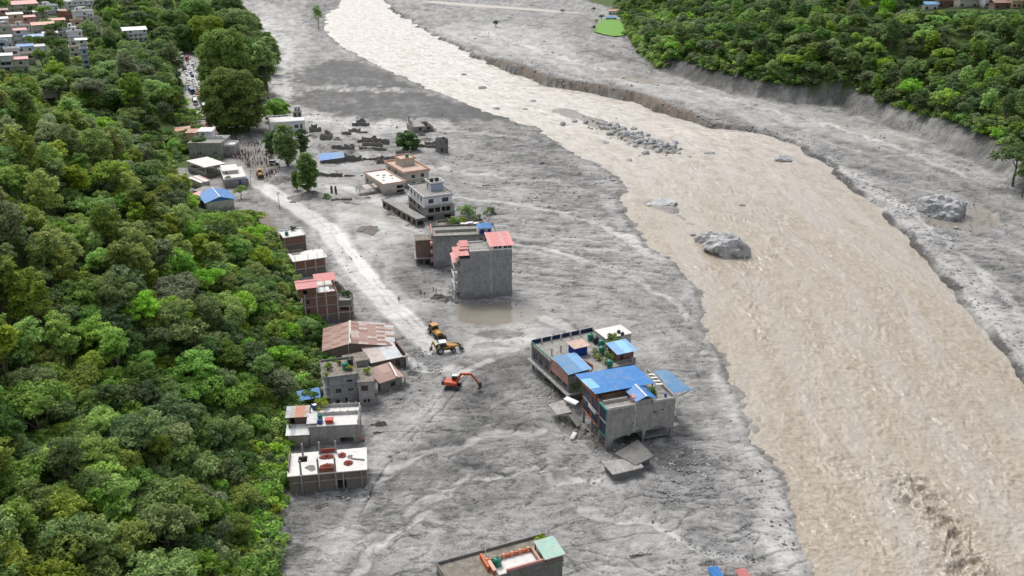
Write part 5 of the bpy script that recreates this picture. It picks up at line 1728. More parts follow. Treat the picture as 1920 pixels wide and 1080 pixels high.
# B7 small brick house further up
b = Bld("small_brick_house", "small brick house with white roof edge and green tanks at the forest edge", (532.5, 446), (572.5, 440), (531.6, 434), 476)
W, D, H = b.W, b.D, b.H
b.walls(0, H * .52, 'brick_muddy')
b.walls(H * .52 + .15, H - .1, 'brick', {'R': [(1, H * .62, 1, 1.2), (3.2, H * .62, 1, 1.2)]}, win=GW)
b.slab(H * .52 + .002, .146, .12, 'concrete', name="floor_slab")
b.slab(H - .098, .25, .25, 'roof_pale')
b.col(.1, -.07, 0, H - .1, .13, 'concrete')
b.parapet(H + .154, .5, .14, 'plaster_white', sides='BR')
water_tank(b.w(1.3, 1.6, H + .15), 'tank_green', "green water tank at the front of the small brick house", .6, 1.3)
plant(b.w(4.2, D - .8, H + .15), 1.3, "teal-dark plant at the back of the small brick house", 'dark', 0)

# B8 blue gabled house above the road
z8 = 2.5
b = Bld("blue_gabled_house", "white-walled house with bright blue gabled sheet roof by the forest", (387, 380), (438, 373), (375, 364), H=3.8, z0=z8 - 1.2)
W, D, H = b.W, b.D, b.H
b.walls(-1.5, H, 'concrete_light', {'R': [(2, 1, 1.4, 1.3), (6, 1, 1.4, 1.3)]}, win=GW)
b.part("gable_wall", MB().prism([(0.05, H), (W - .05, H), (W / 2, H + 1.55)], 0, .2, Matrix.Translation((0, .22, 0)) @ Matrix.Rotation(math.pi / 2, 4, 'X')), 'sheet_blue')
b.gable_roof(H, 1.7, 'sheet_blue', 'sheet_blue', .7, 'y', 8)
# B9 pink house with red roof
b = Bld("pink_house", "small pink house with red sheet roof behind the blue gabled house", (398, 362), (419, 353), (388, 347), H=3.4, z0=2.0)
W, D, H = b.W, b.D, b.H
b.walls(-1.0, H, 'plaster_pink', {'F': [(1.6, 1.4, .9, 1.1)]}, win=GW)
b.slab(H + .002, .12, .1, 'roof_grey')
b.walls(-1.0, 2.6, 'plaster_rose', x0=-7, y0=.3, W=6.8, D=5)
sheets(b.o, (-7.6, -.4, 2.7), (-7.6, 5.6, 3.7), (-.05, 5.6, 3.7), (-.05, -.4, 2.7), 1, 7, ['sheet_red', 'sheet_orange', 'sheet_red'])
# timber shed roof just behind
b = Bld("tin_hut", "small hut with tan sheet roof behind the pink house", (376, 342), (393, 338), (371, 332), H=2.6, z0=2.0)
b.walls(-1.0, 2.5, 'plaster_cream')
sheets(b.o, (-.4, -.4, 2.6), (-.4, b.D + .4, 3.2), (b.W + .4, b.D + .4, 3.2), (b.W + .4, -.4, 2.6), 1, 4, ['sheet_white', 'roof_pink'])
# B13 low white-roofed house with terrace people
b = Bld("roadside_house", "low grey roadside house with white terrace and blue door", (420, 331), (462, 327), (412, 310), H=4.4, z0=.5)
W, D, H = b.W, b.D, b.H
b.walls(-.6, 2.9, 'concrete', {'F': [(5.2, .3, 1.2, 2.2)], 'R': [(3, 1, 1.4, 1.2)]}, win=('plaster_blue', 'paint_blue', ''))
b.slab(2.9, .16, .2, 'roof_pale')
b.walls(3.06, H, 'plaster_cream', {'F': [(1.0, 3.3, .8, .8)]}, x0=.2, y0=D * .45, W=W * .7, D=D * .5, win=GW)
b.slab(H + .002, .16, .2, 'roof_pale', x0=.2, y0=D * .45, W=W * .7, D=D * .5)
b.parapet(3.062, .6, .12, 'plaster_white', sides='FR')
# B10 blue tarpaulin kiosk
o = empty("kiosk", px(458, 344), .3)
sheets(o, (-2.0, -1.6, 2.3), (-2.0, 1.6, 2.9), (2.0, 1.6, 2.9), (2.0, -1.6, 2.3), 1, 4, ['sheet_cyan', 'sheet_blue_pale'])
MB().box(-1.7, 1.7, -1.2, 1.2, -.2, 1.9).build("counter", 'plaster_blue', o)
mb = MB()
for x in (-1.8, 1.8):
    mb.box(x - .05, x + .05, -1.4, -1.3, -.2, 2.3).box(x - .05, x + .05, 1.3, 1.4, -.2, 2.8)
mb.build("post", 'timber', o)
tag(o, "little kiosk with bright blue sheet roof at the road edge", 'kiosk')
# B11 open pavilion with white slab
b = Bld("pavilion", "open pavilion with white flat slab roof on posts by the crowd", (384, 314.6), (421.7, 307), (363, 300), H=3.6, z0=1.0)
W, D, H = b.W, b.D, b.H
b.slab(H, .25, .3, 'roof_pale')
for x in (.3, W / 2, W - .3):
    for y in (.3, D / 2, D - .3):
        b.col(x, y, -1.0, H - .002, .16, 'concrete_light')
b.box("floor_slab", 0, W, 0, D, -1.0, .15, 'concrete')
b.walls(.15, 1.6, 'plaster_cream', sides='BL', t=.15)
# B12 grey house with scalloped parapet
b = Bld("scalloped_house", "grey concrete house with white scalloped parapet above the crowd", (352, 268.7), (413, 268.7), (345, 252), H=6.6, z0=.8)
W, H = b.W, b.H
D = b.D = 15
b.walls(-1, H, 'concrete', {'F': [(10.4, 1.5, 2.0, 1.4), (3.6, 1.3, 2.0, 1.6)]}, win=GL)
b.slab(H + .002, .2, .2, 'roof_grey')
for i in range(7):
    b.part("scallop", MB().lathe([(1.0, 0), (1.0, .25)], 14, Matrix.Translation((1.2 + i * 1.9, D * .5, H + .7)) @ Matrix.Rotation(math.pi / 2, 4, 'X')), 'plaster_white')
b.box("parapet", 0, W, D * .5 - .1, D * .5 + .1, H + .204, H + .9, 'plaster_white')
b.walls(H + .204, H + 3.2, 'plaster_white', {'F': [(1.4, H + 1.2, 1.2, 1.2)]}, x0=2.0, y0=D * .6, W=6, D=5, win=GW)
sheets(b.o, (1.6, D * .6 - .5, H + 3.3), (1.6, D * .6 + 5.5, H + 3.9), (8.4, D * .6 + 5.5, H + 3.9), (8.4, D * .6 - .5, H + 3.3), 1, 5, ['sheet_white'])
b.walls(H + .204, H + 2.6, 'plaster_peach', x0=-3.4, y0=D * .6, W=4.6, D=5)
sheets(b.o, (-3.9, D * .6 - .5, H + 2.7), (-3.9, D * .6 + 5.5, H + 3.3), (1.4, D * .6 + 5.5, H + 3.3), (1.4, D * .6 - .5, H + 2.7), 1, 5, ['sheet_orange', 'roof_pink'])
b.walls(-1, 4.2, 'concrete', x0=W + .1, y0=4, W=4.5, D=8)
b.slab(4.202, .2, .1, 'roof_pale', x0=W + .1, y0=4, W=4.5, D=8)
b.parapet(4.404, .7, .12, 'plaster_white', x0=W + .1, y0=4, W=4.5, D=8)
# red-roofed row behind it
rowdef = [((328, 246), (367, 241), 'sheet_orange', "long roadside shop with rusty red roof nearest the scalloped house", 3.4),
          ((372, 240), (398, 236), 'sheet_red', "short roadside shop with bright red roof at the road", 3.6),
          ((302, 240), (322, 238), 'roof_pink', "roadside house with pale orange roof at the forest edge", 3.2),
          ((385, 253), (408, 250), 'sheet_rust', "roadside shed with brown rusty roof just above the crowd", 3.0)]
for fl_, fr_, mt, lb, h_ in rowdef:
    b = Bld("roadside_shop", lb, fl_, fr_, H=h_, D=7, z0=1.2, cat='shop', group='roadside shops by the crowd')
    W, D = b.W, b.D
    b.walls(-1.5, h_ - .1, 'plaster_cream', {'F': [(x, .2, 1.6, 2.0) for x in evenly(W, max(1, int(W / 3)), 1.6)]}, win=GW)
    b.gable_roof(h_ - .08, 1.0, mt, mt, .5, 'x', max(4, int(W / 1.4)))
# B14 white two-storey house at the mud edge
b = Bld("white_house", "white two-storey house with flat balustraded roof at the mud edge", (506, 231.7), (571, 227.8), (514.4, 219), 253)
W, D, H = b.W, b.D, b.H
D = b.D = 14
b.walls(0, H - .1, 'plaster_white', {'F': [(W * .70, 2.6, 1.9, 1.7), (W * .86, 2.3, 1.1, 2.2), (2.0, 2.6, 1.8, 1.6)], 'R': [(2, 2.6, 1.6, 1.6), (7, 2.6, 1.6, 1.6)]}, win=('concrete_dark', 'glass', ''))
b.slab(H - .098, .2, .3, 'roof_pale')
b.parapet(H + .104, .5, .15, 'plaster_white', over=.2, sides='FL')
for sd, L in (('B', W), ('L', D)):
    for i in range(int(L / .9)):
        x, y = ((i + .5) * .9, D + .05) if sd == 'B' else (-.05, (i + .5) * .9)
        b.box("baluster", x - .1, x + .1, y - .1, y + .1, H + .104, H + .9, 'plaster_white')
b.box("handrail", -.2, W + .2, D - .1, D + .2, H + .904, H + 1.05, 'plaster_white')
b.box("roof_step", W * .62, W, 0, D * .6, H + .104, H + .7, 'plaster_white')
b.walls(H + .104, H + 2.9, 'concrete', {'F': [(.6, H + .4, .9, 2.0), (2.6, H + .4, .9, 2.0)]}, x0=W * .72, y0=D * .72, W=4.2, D=3.6)
b.slab(H + 2.902, .2, .3, 'concrete', x0=W * .72, y0=D * .72, W=4.2, D=3.6)
b.walls(H + 3.104, H + 5.2, 'roof_pale', {'F': [(.5, H + 3.4, .7, 1.4), (2.0, H + 3.4, .7, 1.4)]}, x0=W * .76, y0=D * .76, W=3.2, D=2.8)
b.slab(H + 5.202, .2, .2, 'concrete', x0=W * .76, y0=D * .76, W=3.2, D=2.8)
b.box("sill_band", 0, W, -.12, -.002, 2.1, 2.25, 'plaster_white')

# B15 peach-edged building: low wing and taller block
b = Bld("peach_house", "cream house with peach roof edges, green tank and low wing in the mud", (758, 325), (803.8, 318.5), (733, 303), 352)
W, D, H = b.W, b.D, b.H
b.walls(0, 2.4, 'plaster_cream', {'F': [(W * .3, .7, 1.5, 1.1), (W * .68, .7, 1.5, 1.1)], 'R': [(3, .7, 1.4, 1.1), (10, .7, 1.4, 1.1)]}, win=('concrete_dark', 'glass', ''))
b.slab(2.402, .2, .15, 'concrete', name="floor_slab")
b.walls(2.604, H - .3, 'plaster_cream', {'F': [(W * .28, 3.4, 1.6, 1.4), (W * .66, 3.4, 1.6, 1.4)], 'R': [(3, 3.4, 1.4, 1.3), (10, 3.4, 1.4, 1.3)], 'L': [(3, 3.4, 1.4, 1.3), (10, 3.4, 1.4, 1.3)]}, win=('concrete_dark', 'glass', ''))
b.slab(H - .298, .25, .5, 'roof_pink')
b.parapet(H - .046, .75, .25, 'plaster_peach', over=.5)
x0, y0 = W * .30, D * .52
b.walls(H - .04, H + 2.5, 'plaster_cream', {'R': [(1.5, H + .5, 1.0, 1.6)]}, x0=x0, y0=y0, W=W * .55, D=6.5, win=GW)
b.slab(H + 2.502, .2, .5, 'roof_pink', x0=x0, y0=y0, W=W * .55, D=6.5)
b.parapet(H + 2.704, .6, .2, 'plaster_peach', x0=x0, y0=y0, W=W * .55, D=6.5, over=.5)
water_tank(b.w(x0 + W * .33, y0 + 2.2, H + 2.7), 'tank_green', "green water tank on top of the peach-edged house", .75, 1.7)
c = Bld("peach_wing", "low cream wing with peach-rimmed white terrace beside the peach-edged house", (719.4, 346.7), (758, 341), (694.4, 322.7), 366.5)
w2, d2, h2 = c.W, c.D, c.H
c.walls(0, h2 - .3, 'plaster_cream', {'F': [(w2 * .62, .4, 2.8, 1.0), (w2 * .62, 2.0, 2.8, 1.2)], 'L': [(2, 1.2, 1.6, 1.2), (6, 1.2, 1.6, 1.2), (11, 1.2, 1.6, 1.2)]})
c.slab(h2 - .298, .25, .5, 'roof_pale')
c.parapet(h2 - .046, .6, .25, 'plaster_peach', over=.5)
sheets(c.o, (-8.5, 4.5, 2.2), (-8.5, 9, 2.6), (-.3, 9, 2.7), (-.3, 4.5, 2.3), 1, 6, ['concrete_dark', 'sheet_zinc_rusty'])
c.part("porch_post", MB().box(-8.2, -8.0, 4.7, 4.9, -.2, 2.2).box(-4, -3.8, 4.7, 4.9, -.2, 2.2).box(-8.2, -8, 8.7, 8.9, -.2, 2.5), 'concrete')
r = random.Random(4)
for i, (x, y) in enumerate([(2.5, 6), (4, 10), (6.5, 7), (5.5, 13), (7.6, 11), (3.2, 14)]):
    heap(c.w(x, y, h2 - .05), r.uniform(.3, .9), r.uniform(.3, .7), .3, 'rubble', "rubble_heap", ["small rubble heap at the front of the peach-rimmed terrace", "rubble heap at the middle of the peach-rimmed terrace", "rubble heap at the right of the peach-rimmed terrace", "rubble heap at the back of the peach-rimmed terrace", "rubble heap beside the cream wall on the peach-rimmed terrace", "rubble heap in the far left of the peach-rimmed terrace"][i], 'rubble', 40 + i)

# B16 white-topped house on a grey ground floor
b = Bld("white_top_house", "three-storey house with white upper floor over grey mud-stained storeys", (796, 388), (852, 380.7), (769, 362), 416)
W, D, H = b.W, b.D, b.H
b.walls(0, 2.4, 'concrete_dark', {'F': [(1.0, .2, 2.2, 1.5), (W - 4, .2, 2.5, 1.5)]})
b.slab(2.402, .2, .3, 'concrete', name="floor_slab")
b.walls(2.604, H - .2, 'concrete', {'F': [(1.4, 3.0, 2.1, 1.7), (3.9, 3.0, 1.9, 1.7), (6.4, 3.0, 1.4, 1.7), (8.0, 3.0, 1.6, 1.7)], 'L': [(2, 3.0, 2, 1.7), (6, 3.0, 2, 1.7), (11, 3.0, 2, 1.7)]})
b.slab(H - .198, .2, .6, 'concrete', name="floor_slab")
x0, y0, w3, d3 = .3, .8, W - .9, D - 1.6
Hu = H + 3.0
b.walls(H + .004, Hu, 'plaster_white', {'F': [(1.5, H + .7, 1.9, 1.6), (6.6, H + .7, 2.4, 1.6)], 'L': [(1.6, H + .7, 1.4, 1.6), (5.4, H + .7, 1.4, 1.6), (9, H + .7, 1.4, 1.6), (12.4, H + .7, 1.4, 1.6)], 'R': [(3, H + .7, 1.4, 1.6), (9, H + .7, 1.4, 1.6)]},
        x0=x0, y0=y0, W=w3, D=d3, win=('concrete_dark', 'glass', ''))
b.slab(Hu + .002, .22, .45, 'roof_grey', x0=x0, y0=y0, W=w3, D=d3)
b.parapet(Hu + .224, .45, .2, 'plaster_white', x0=x0, y0=y0, W=w3, D=d3, over=.4, sides='FL')
b.parapet(Hu + .224, .45, .2, 'concrete', x0=x0, y0=y0, W=w3, D=d3, over=.4, sides='BR')
xs_, ys_ = W * .45, D * .38
b.walls(Hu + .224, Hu + 2.8, 'plaster_white', {'L': [(1, Hu + .5, 1, 1.8)]}, x0=xs_, y0=ys_, W=4.6, D=5.2, win=GW, mats={'F': 'plaster_blue'})
b.slab(Hu + 2.802, .2, .4, 'roof_grey', x0=xs_, y0=ys_, W=4.6, D=5.2)
b.parapet(Hu + 3.004, .6, .18, 'plaster_white', x0=xs_, y0=ys_, W=4.6, D=5.2, over=.4)
for i in range(2):
    water_tank(b.w(xs_ + 1.2 + i * 2, ys_ + 2.6, Hu + 3.0), 'tank_black', ["left black tank on the white stair room", "right black tank on the white stair room"][i], .7, 1.3)
# long canopy on the left
c = Bld("canopy_hall", "long low grey hall roof stretching left of the white-topped house", (780.4, 410), (796, 407), (746.8, 369), H=2.9, base=0)
w2, d2 = c.W, c.D
c.walls(0, 2.7, 'concrete_dark', {'F': [(.5, .2, w2 - 1.0, 1.7)], 'L': [(x, .2, 1.9, 1.8) for x in evenly(d2, 7, 1.9, .8)]})
c.slab(2.702, .2, .35, 'roof_grey')
c.parapet(2.904, .18, .12, 'concrete', over=.35, sides='LB')

# B17 wide dark building with the small blue hut
b = Bld("wide_grey_house", "wide stained grey building with red side facade and small blue rooftop hut", (811, 443), (929, 438), (806.7, 425), 502)
W, D, H = b.W, b.D, b.H
b.walls(0, H - .6, 'concrete_blue', {'F': [(W * .74, H - 2.6, 1.1, 1.3), (W * .83, H - 2.6, 1.1, 1.3)]}, win=('concrete_light', 'glass', ''), mats={'L': 'plaster_rose'})
r = random.Random(8)
for k in range(3):
    b.part("balcony_front", MB().box(-.7, -.02, .4, D - .4, 2.6 * k + 1.7, 2.6 * k + 2.6), 'plaster_rose')
b.slab(H - .598, .25, .5, 'roof_grey')
b.parapet(H - .346, .55, .22, 'concrete_dark', over=.5, sides='FBR')
b.box("dividing_wall", 1.0, W * .72, D * .45, D * .45 + .2, H - .344, H + .5, 'concrete')
b.box("facade_wall", -.3, .0, -.3, D, H - .34, H + 1.0, 'plaster_rose')
# the hut
o = empty("rooftop_hut", b.w(W * .84, .9, H - .34), b.rz)
MB().box(-1.9, 1.9, 0, 3.0, 0, 2.1).build("wall", 'plaster_white', o)
MB().box(-1.5, -.3, -.06, -.004, .1, 1.6).build("door", 'paint_blue', o)
MB().box(.9, 1.7, -.06, -.004, .6, 1.6).build("shutter", 'paint_blue', o)
mb = MB()
mb.add([(-2.4, -.6, 2.1), (2.4, -.6, 2.1), (2.4, 3.6, 2.1), (-2.4, 3.6, 2.1), (-1.0, 1.5, 3.2), (1.0, 1.5, 3.2)], [(0, 1, 5, 4), (1, 2, 5), (2, 3, 4, 5), (3, 0, 4), (3, 2, 1, 0)])
mb.build("roof", 'sheet_blue', o)
tag(o, "small white rooftop hut with blue hipped roof and blue door", 'hut')
# rear terrace with plants
b.walls(H - 3.5, H - 1.4, 'concrete_dark', x0=2.0, y0=D + .2, W=W * .78, D=7.5)
b.walls(0, H - 3.502, 'concrete_dark', x0=2.0, y0=D + .2, W=W * .78, D=7.5)
b.slab(H - 1.398, .2, .1, 'roof_stained', x0=2.0, y0=D + .2, W=W * .78, D=7.5)
b.parapet(H - 1.196, .6, .15, 'concrete_dark', x0=2.0, y0=D + .2, W=W * .78, D=7.5)
for i, (x, y, s_, mt) in enumerate([(3.6, 5.6, 1.6, 'yellow'), (5.8, 6.2, 2.0, 'mid'), (6.9, 4.4, 1.5, 'mid'), (8.3, 6.2, 1.6, 'yellow'), (12.8, 5.8, 2.4, 'grey'), (4.8, 3.5, 1.1, 'dark')]):
    plant(b.w(2.0 + x, D + y, H - 1.2), s_, ["leftmost yellow-green plant on the rear terrace of the wide grey building", "bright green plant second from the left on the rear terrace", "green plant at the middle front of the rear terrace", "yellow plant right of the green one on the rear terrace", "large grey-green shrub at the right end of the rear terrace", "small dark plant near the parapet of the rear terrace"][i], mt, i)
for i in range(3):
    o = MB().hexa([(-.8, -.5, 0), (.8, -.5, 0), (.8, .5, 0), (-.8, .5, 0), (-1.2, -.4, .9), (1.1, -.6, .8), (1.2, .6, .85), (-1.1, .5, 1.0)]).build("white_sack", 'white_panel')
    o.location = b.w(10.6 + i * 1.9, D + 3.0 + (i % 2) * .8, H - 1.19)
    o.rotation_euler.z = b.rz + .4 * i
    tag(o, ["white sack at the left of the rear terrace's white row", "white sack at the middle of the rear terrace's white row", "white sack at the right of the rear terrace's white row"][i], 'sack', 'white sacks on the rear terrace')
# left broken wing
b.walls(2.4, H - 2.4, 'brick_muddy', {'L': [(1, 3.5, 1.5, 1.4)]}, x0=-5.2, y0=3.2, W=4.8, D=5.5)
b.slab(H - 2.398, .2, .2, 'roof_stained', x0=-5.2, y0=3.2, W=4.8, D=5.5)
b.slab(2.2, .198, .5, 'concrete', x0=-5.2, y0=2.6, W=4.8, D=6, name="floor_slab")
for x in (-5.0, -2.8, -.8):
    b.col(x, 3.0, -.2, 2.2, .16)
b.walls(-.2, 2.19, 'concrete_dark', x0=-5.2, y0=6.0, W=4.8, D=2.4)

# B18 tall grey slab-sided house with red roofs
b = Bld("tall_grey_house", "tall blank grey building with red sheet roofs standing in the puddle", (862, 474), (960, 467.7), (857, 456), 562)
W, D, H = b.W, b.D, b.H
xn = 2.9
b.walls(0, H - 2.0, 'concrete_blue', {'R': [(2, 3, 1.2, 1.4), (2, 7, 1.2, 1.4)], 'L': [(x, z_, 1.3, 1.5) for z_ in (1.2, 4.4, 7.6) for x in (1.2, 4.4)]}, W=W)
b.walls(H - 1.998, H, 'concrete_blue', x0=xn, W=W - xn)
b.slab(H - .3, .2, -.26, 'roof_grey', x0=xn, W=W - xn)
b.parapet(H + .002, .3, .3, 'roof_pale', sides='FB', x0=xn, W=W * .52 - xn)
b.slab(H - 1.99, .12, -.26, 'concrete_dark', W=xn)
b.part("seam", MB().box(W * .585, W * .60, -.03, -.002, .3, H + .1), 'concrete_light')
for z_ in (H * .25, H * .5, H * .74):
    b.box("floor_band", .1, W - .1, -.025, -.002, z_, z_ + .12, 'concrete')
# right pavilion under the red roof
b.walls(H + .004, H + 1.5, 'plaster_white', {'F': [(x, H + .45, 1.1, .75) for x in (.7, 1.95, 3.5, 4.75)]}, x0=W * .60, y0=.1, W=W * .40 - .1, D=D - .3, win=('plaster_white', 'glass', ''))
sheets(b.o, (W * .555, -.7, H + 1.5), (W * .555, D + .5, H + 2.5), (W + .5, D + .5, H + 2.5), (W + .5, -.7, H + 1.5), 1, 6, ['sheet_red', 'sheet_red_pale', 'sheet_red'])
# left red roofs
b.box("stair_room", .1, xn - .1, 2.2, D - .3, H - 1.86, H + .2, 'plaster_rose')
sheets(b.o, (-1.7, -.5, H - .75), (-1.7, D * .55, H + .25), (xn - .3, D * .55, H + .25), (xn - .3, -.5, H - .75), 1, 4, ['sheet_red_pale', 'sheet_red'])
sheets(b.o, (.6, D * .5, H + .35), (.6, D * .95, H + .9), (xn + .2, D * .95, H + .9), (xn + .2, D * .5, H + .35), 1, 3, ['sheet_red'])
sheets(b.o, (-1.9, 0, H - 2.9), (-.05, 0, H - 2.3), (-.05, D, H - 2.3), (-1.9, D, H - 2.9), 1, 4, ['sheet_red_pale'])
for z_ in (H - 5.4, H - 8.6, H - 11.6):
    b.box("balcony_slab", -1.6, -.02, .05, D - .1, z_, z_ + .2, 'concrete_light')
    b.box("balcony_rail", -1.6, -1.45, .05, D - .1, z_ + .2, z_ + 1.1, 'plaster_white')
    b.box("balcony_rail", -1.44, -.02, .05, .2, z_ + .2, z_ + 1.1, 'concrete')
b.part("balcony_post", MB().box(-1.6, -1.4, .1, .3, -.2, H - 2.9).box(-1.6, -1.4, D - .4, D - .2, -.2, H - 2.9), 'concrete')
heap(b.w(-3.4, -.2, -.1), 2.6, 1.8, 1.3, 'rubble', "rubble_mound", "dark rubble mound left of the tall grey building's foot", 'rubble', 61)
heap(b.w(-6.2, 2.5, -.1), 2.8, 1.5, 1.2, 'brick_muddy', "rubble_mound", "reddish rubble mound between the tall grey and wide grey buildings", 'rubble', 62)
heap(b.w(-3.2, -2.8, -.1), 1.2, .9, .9, 'white_panel', "pale_boulder", "pale grey lump at the left foot of the tall grey building", 'boulder', 63)
# ------------------------------------------------------------------ B19 the blue-roofed pair by the river, half undermined
b = Bld("undermined_house", "undermined grey building with big blue sheet roof and dark glazed facade", (1139, 770), (1267, 747), (1078, 724), 846)
W, D, H = b.W, b.D, b.H
D = b.D = 12.5
# front wall: lower edge torn off in arches, one leg standing left
mb = MB()
low = [(0, 0.0), (.5, -.1), (1.15, .0), (1.35, 1.6), (1.9, 2.4), (3.2, 2.75), (4.6, 3.0), (4.9, 2.6), (5.3, 2.7), (5.6, 3.3), (7.2, 3.6), (8.0, 3.4), (8.25, 2.0), (8.75, 2.0), (8.95, 3.1), (10.6, 3.5), (12.6, 3.5), (13.3, 2.9), (W, 2.7)]
top = [(W, H - .1), (W * .66, H - .1), (W * .40, H - .1), (0, H - .15)]
pts = [(x, z_) for x, z_ in low] + top
n = len(low)
Mx = Matrix.Translation((0, .25, 0)) @ Matrix.Rotation(math.pi / 2, 4, 'X')
# strip build so the polygon stays clean
V, F_ = [], []
for x, z_ in low:
    for y in (0, .25):
        V += [(x, y, z_), (x, y, H - .1)]
for i in range(n - 1):
    a, c_ = 4 * i, 4 * (i + 1)
    F_ += [(a, c_, c_ + 1, a + 1), (a + 2, a + 3, c_ + 3, c_ + 2), (a, a + 2, c_ + 2, c_), (a + 1, c_ + 1, c_ + 3, a + 3)]
F_ += [(0, 1, 3, 2), (4 * (n - 1), 4 * (n - 1) + 2, 4 * (n - 1) + 3, 4 * (n - 1) + 1)]
b.part("front_wall", MB().add(V, F_), 'concrete')
b.walls(3.0, H - .1, 'concrete', {'R': [(2, 4.5, 1.4, 1.4), (6, 4.5, 1.4, 1.4)]}, sides='RB', win=GW)
b.part("wall_pier", MB().box(W * .40, W * .40 + .2, -.07, -.004, 3.4, H + 1.0), 'concrete_light')
for x, z_ in ((6.0, 7.6), (5.9, 5.3), (10.2, 7.0), (10.6, 7.0), (12.3, 7.2)):
    b.box("vent_hole", x, x + .45, -.02, .05, z_, z_ + .3, 'tank_black')
# left facade in bays: green-framed near, orange-framed farther
def bay(y0, y1, z0, z1, frame, pane):
    w_ = .16
    mbf = MB().box(-.12, .1, y0, y0 + w_, z0, z1).box(-.12, .1, y1 - w_, y1, z0, z1)
    mbf.box(-.12, .1, y0 + w_, y1 - w_, z0, z0 + w_).box(-.12, .1, y0 + w_, y1 - w_, z1 - w_, z1)
    fo = b.part("facade_bay", mbf, frame)
    MB().box(-.02, .04, y0 + w_ + .004, y1 - w_ - .004, z0 + w_ + .004, (z0 + z1) / 2 - .1).build("pane", pane, fo)
    MB().box(-.02, .04, y0 + w_ + .004, y1 - w_ - .004, (z0 + z1) / 2 + .1, z1 - w_ - .004).build("pane", pane, fo)
    MB().box(-.05, .06, y0 + w_ + .004, y1 - w_ - .004, (z0 + z1) / 2 - .096, (z0 + z1) / 2 + .096).build("transom", 'white_panel', fo)
    return fo
bay(.26, 3.6, 3.0, H, 'paint_teal', 'paint_navy')
bay(3.8, 7.6, 3.4, H - .1, 'paint_orange', 'paint_navy')
bay(7.8, 12.2, 3.4, H - .1, 'paint_orange', 'paint_navy')
b.box("shop_sign", -.4, -.14, 5.0, 8.6, H - 3.6, H - 2.9, 'white_panel')
b.box("orange_fascia", -.3, .1, 3.7, 12.4, H - .06, H + .42, 'paint_orange')
b.box("green_fascia", -.3, .1, .1, 3.6, H - .06, H + .22, 'paint_teal')
b.slab(2.9, .22, -.3, 'concrete', name="floor_slab")
b.slab(5.9, .2, -.3, 'concrete', name="floor_slab")
b.slab(H - .4, .2, -.3, 'roof_grey')
for x, y in ((.25, 3.7), (.25, 7.7), (.25, 12), (5, 4), (9.5, 4), (W - .4, 3.0), (W - .4, 8), (5, 9), (9.5, 9), (W - .4, .4), (8.5, .4)):
    b.col(x, y, -.6, 2.9, .2, 'concrete')
b.box("side_wall", 3.5, W - .5, 6.5, 6.7, -.3, 2.88, 'concrete_dark')
b.box("broken_ledge", W * .55, W - .1, .4, 3.0, .9, 1.15, 'concrete')
b.box("broken_ledge", W * .62, W - .5, .1, 2.6, -.1, .1, 'concrete_dark')
# roof: parapets, pale corner, stair head, blue roofs
b.box("parapet", .0, W * .40, .0, .25, H - .098, H + .45, 'concrete_light')
b.box("parapet", W * .66, W, .0, .25, H - .098, H + .35, 'concrete_light')
b.box("parapet", W - .25, W, .26, D, H - .098, H + .6, 'concrete')
b.box("roof_wall", .4, W * .38, 3.0, 3.2, H - .19, H + .5, 'concrete_light')
b.box("water_chamber", W * .40, W * .5, 1.0, 2.6, H - .19, H + 1.3, 'plaster_rose')
b.box("stair_room", W * .41, W * .64, .02, 2.6, H + .0, H + 1.0, 'concrete')
b.gable_roof(H + 1.0, .9, 'sheet_blue', 'sheet_blue', .5, 'y', 4, x0=W * .43, y0=.2, W=W * .24, D=4.2)
zr = H + 1.6
def bluepat(i, j):
    return 'sheet_cyan' if (i in (0, 1) and j in (0, 1)) else 'sheet_blue'
A_ = [(px(1116, 739, zr)), px(1228, 718, zr), px(1190, 685, zr + 1.1), px(1078, 702.7, zr + 1.1)]
Li = [b.M.inverted() @ p for p in A_]
sheets(b.o, Li[0], Li[3], Li[2], Li[1], 4, 6, [], pat=lambda i, j: 'sheet_cyan' if (i == 2 and j in (0,)) or (i == 1 and j in (0, 1)) and j == 0 else 'sheet_blue', waves=3)
mb = MB()
for p, zt_ in ((Li[0], zr), (Li[1], zr), (Li[2], zr + 1.1), (Li[3], zr + 1.1)):
    c0 = (Li[0] + Li[2]) / 2
    q = p + (c0 - p) * .06
    mb.box(q.x - .08, q.x + .08, q.y - .08, q.y + .08, H - .2, zt_ - .06)
b.part("roof_post", mb, 'iron')
b.box("roof_clutter", 1.0, W * .45, 5.0, 9.5, H - .19, H + .7, 'timber')
b.box("roof_back_wall", .3, W * .7, 10.6, 10.8, H - .19, H + 1.3, 'plaster_red')
A2 = [px(1261.6, 737, H - .4), px(1297, 731, H - .6), px(1252.7, 694.7, H + .9), px(1226, 695.6, H + 1.0)]
L2 = [b.M.inverted() @ p for p in A2]
sheets(b.o, L2[0], L2[3], L2[2], L2[1], 3, 4, ['sheet_blue_dusty'], waves=3)
mb = MB()
for q, zt_ in ((L2[1], H - .6), (L2[2], H + .9)):
    mb.bar((q.x - .5, q.y, zt_ - .1), (W - .1, q.y, H - 2.4), .07)
b.part("roof_strut", mb, 'iron')
for i in range(4):
    b.part("white_slat", MB().beam(b.M.inverted() @ px(1216 + i * 4.5, 702 + i * 6, H + 1.5), b.M.inverted() @ px(1228 + i * 4.5, 702 + i * 6, H + 1.4), .5, .08), 'white_panel')
plant(b.w(W * .74, 3.4, H - .2), 1.6, "dark bush growing beside the small blue gable", 'dark', 1)
water_tank(b.w(W - 1.6, 1.4, H + .0), 'tank_blue', "small blue tank at the right corner of the undermined building", .3, .7)
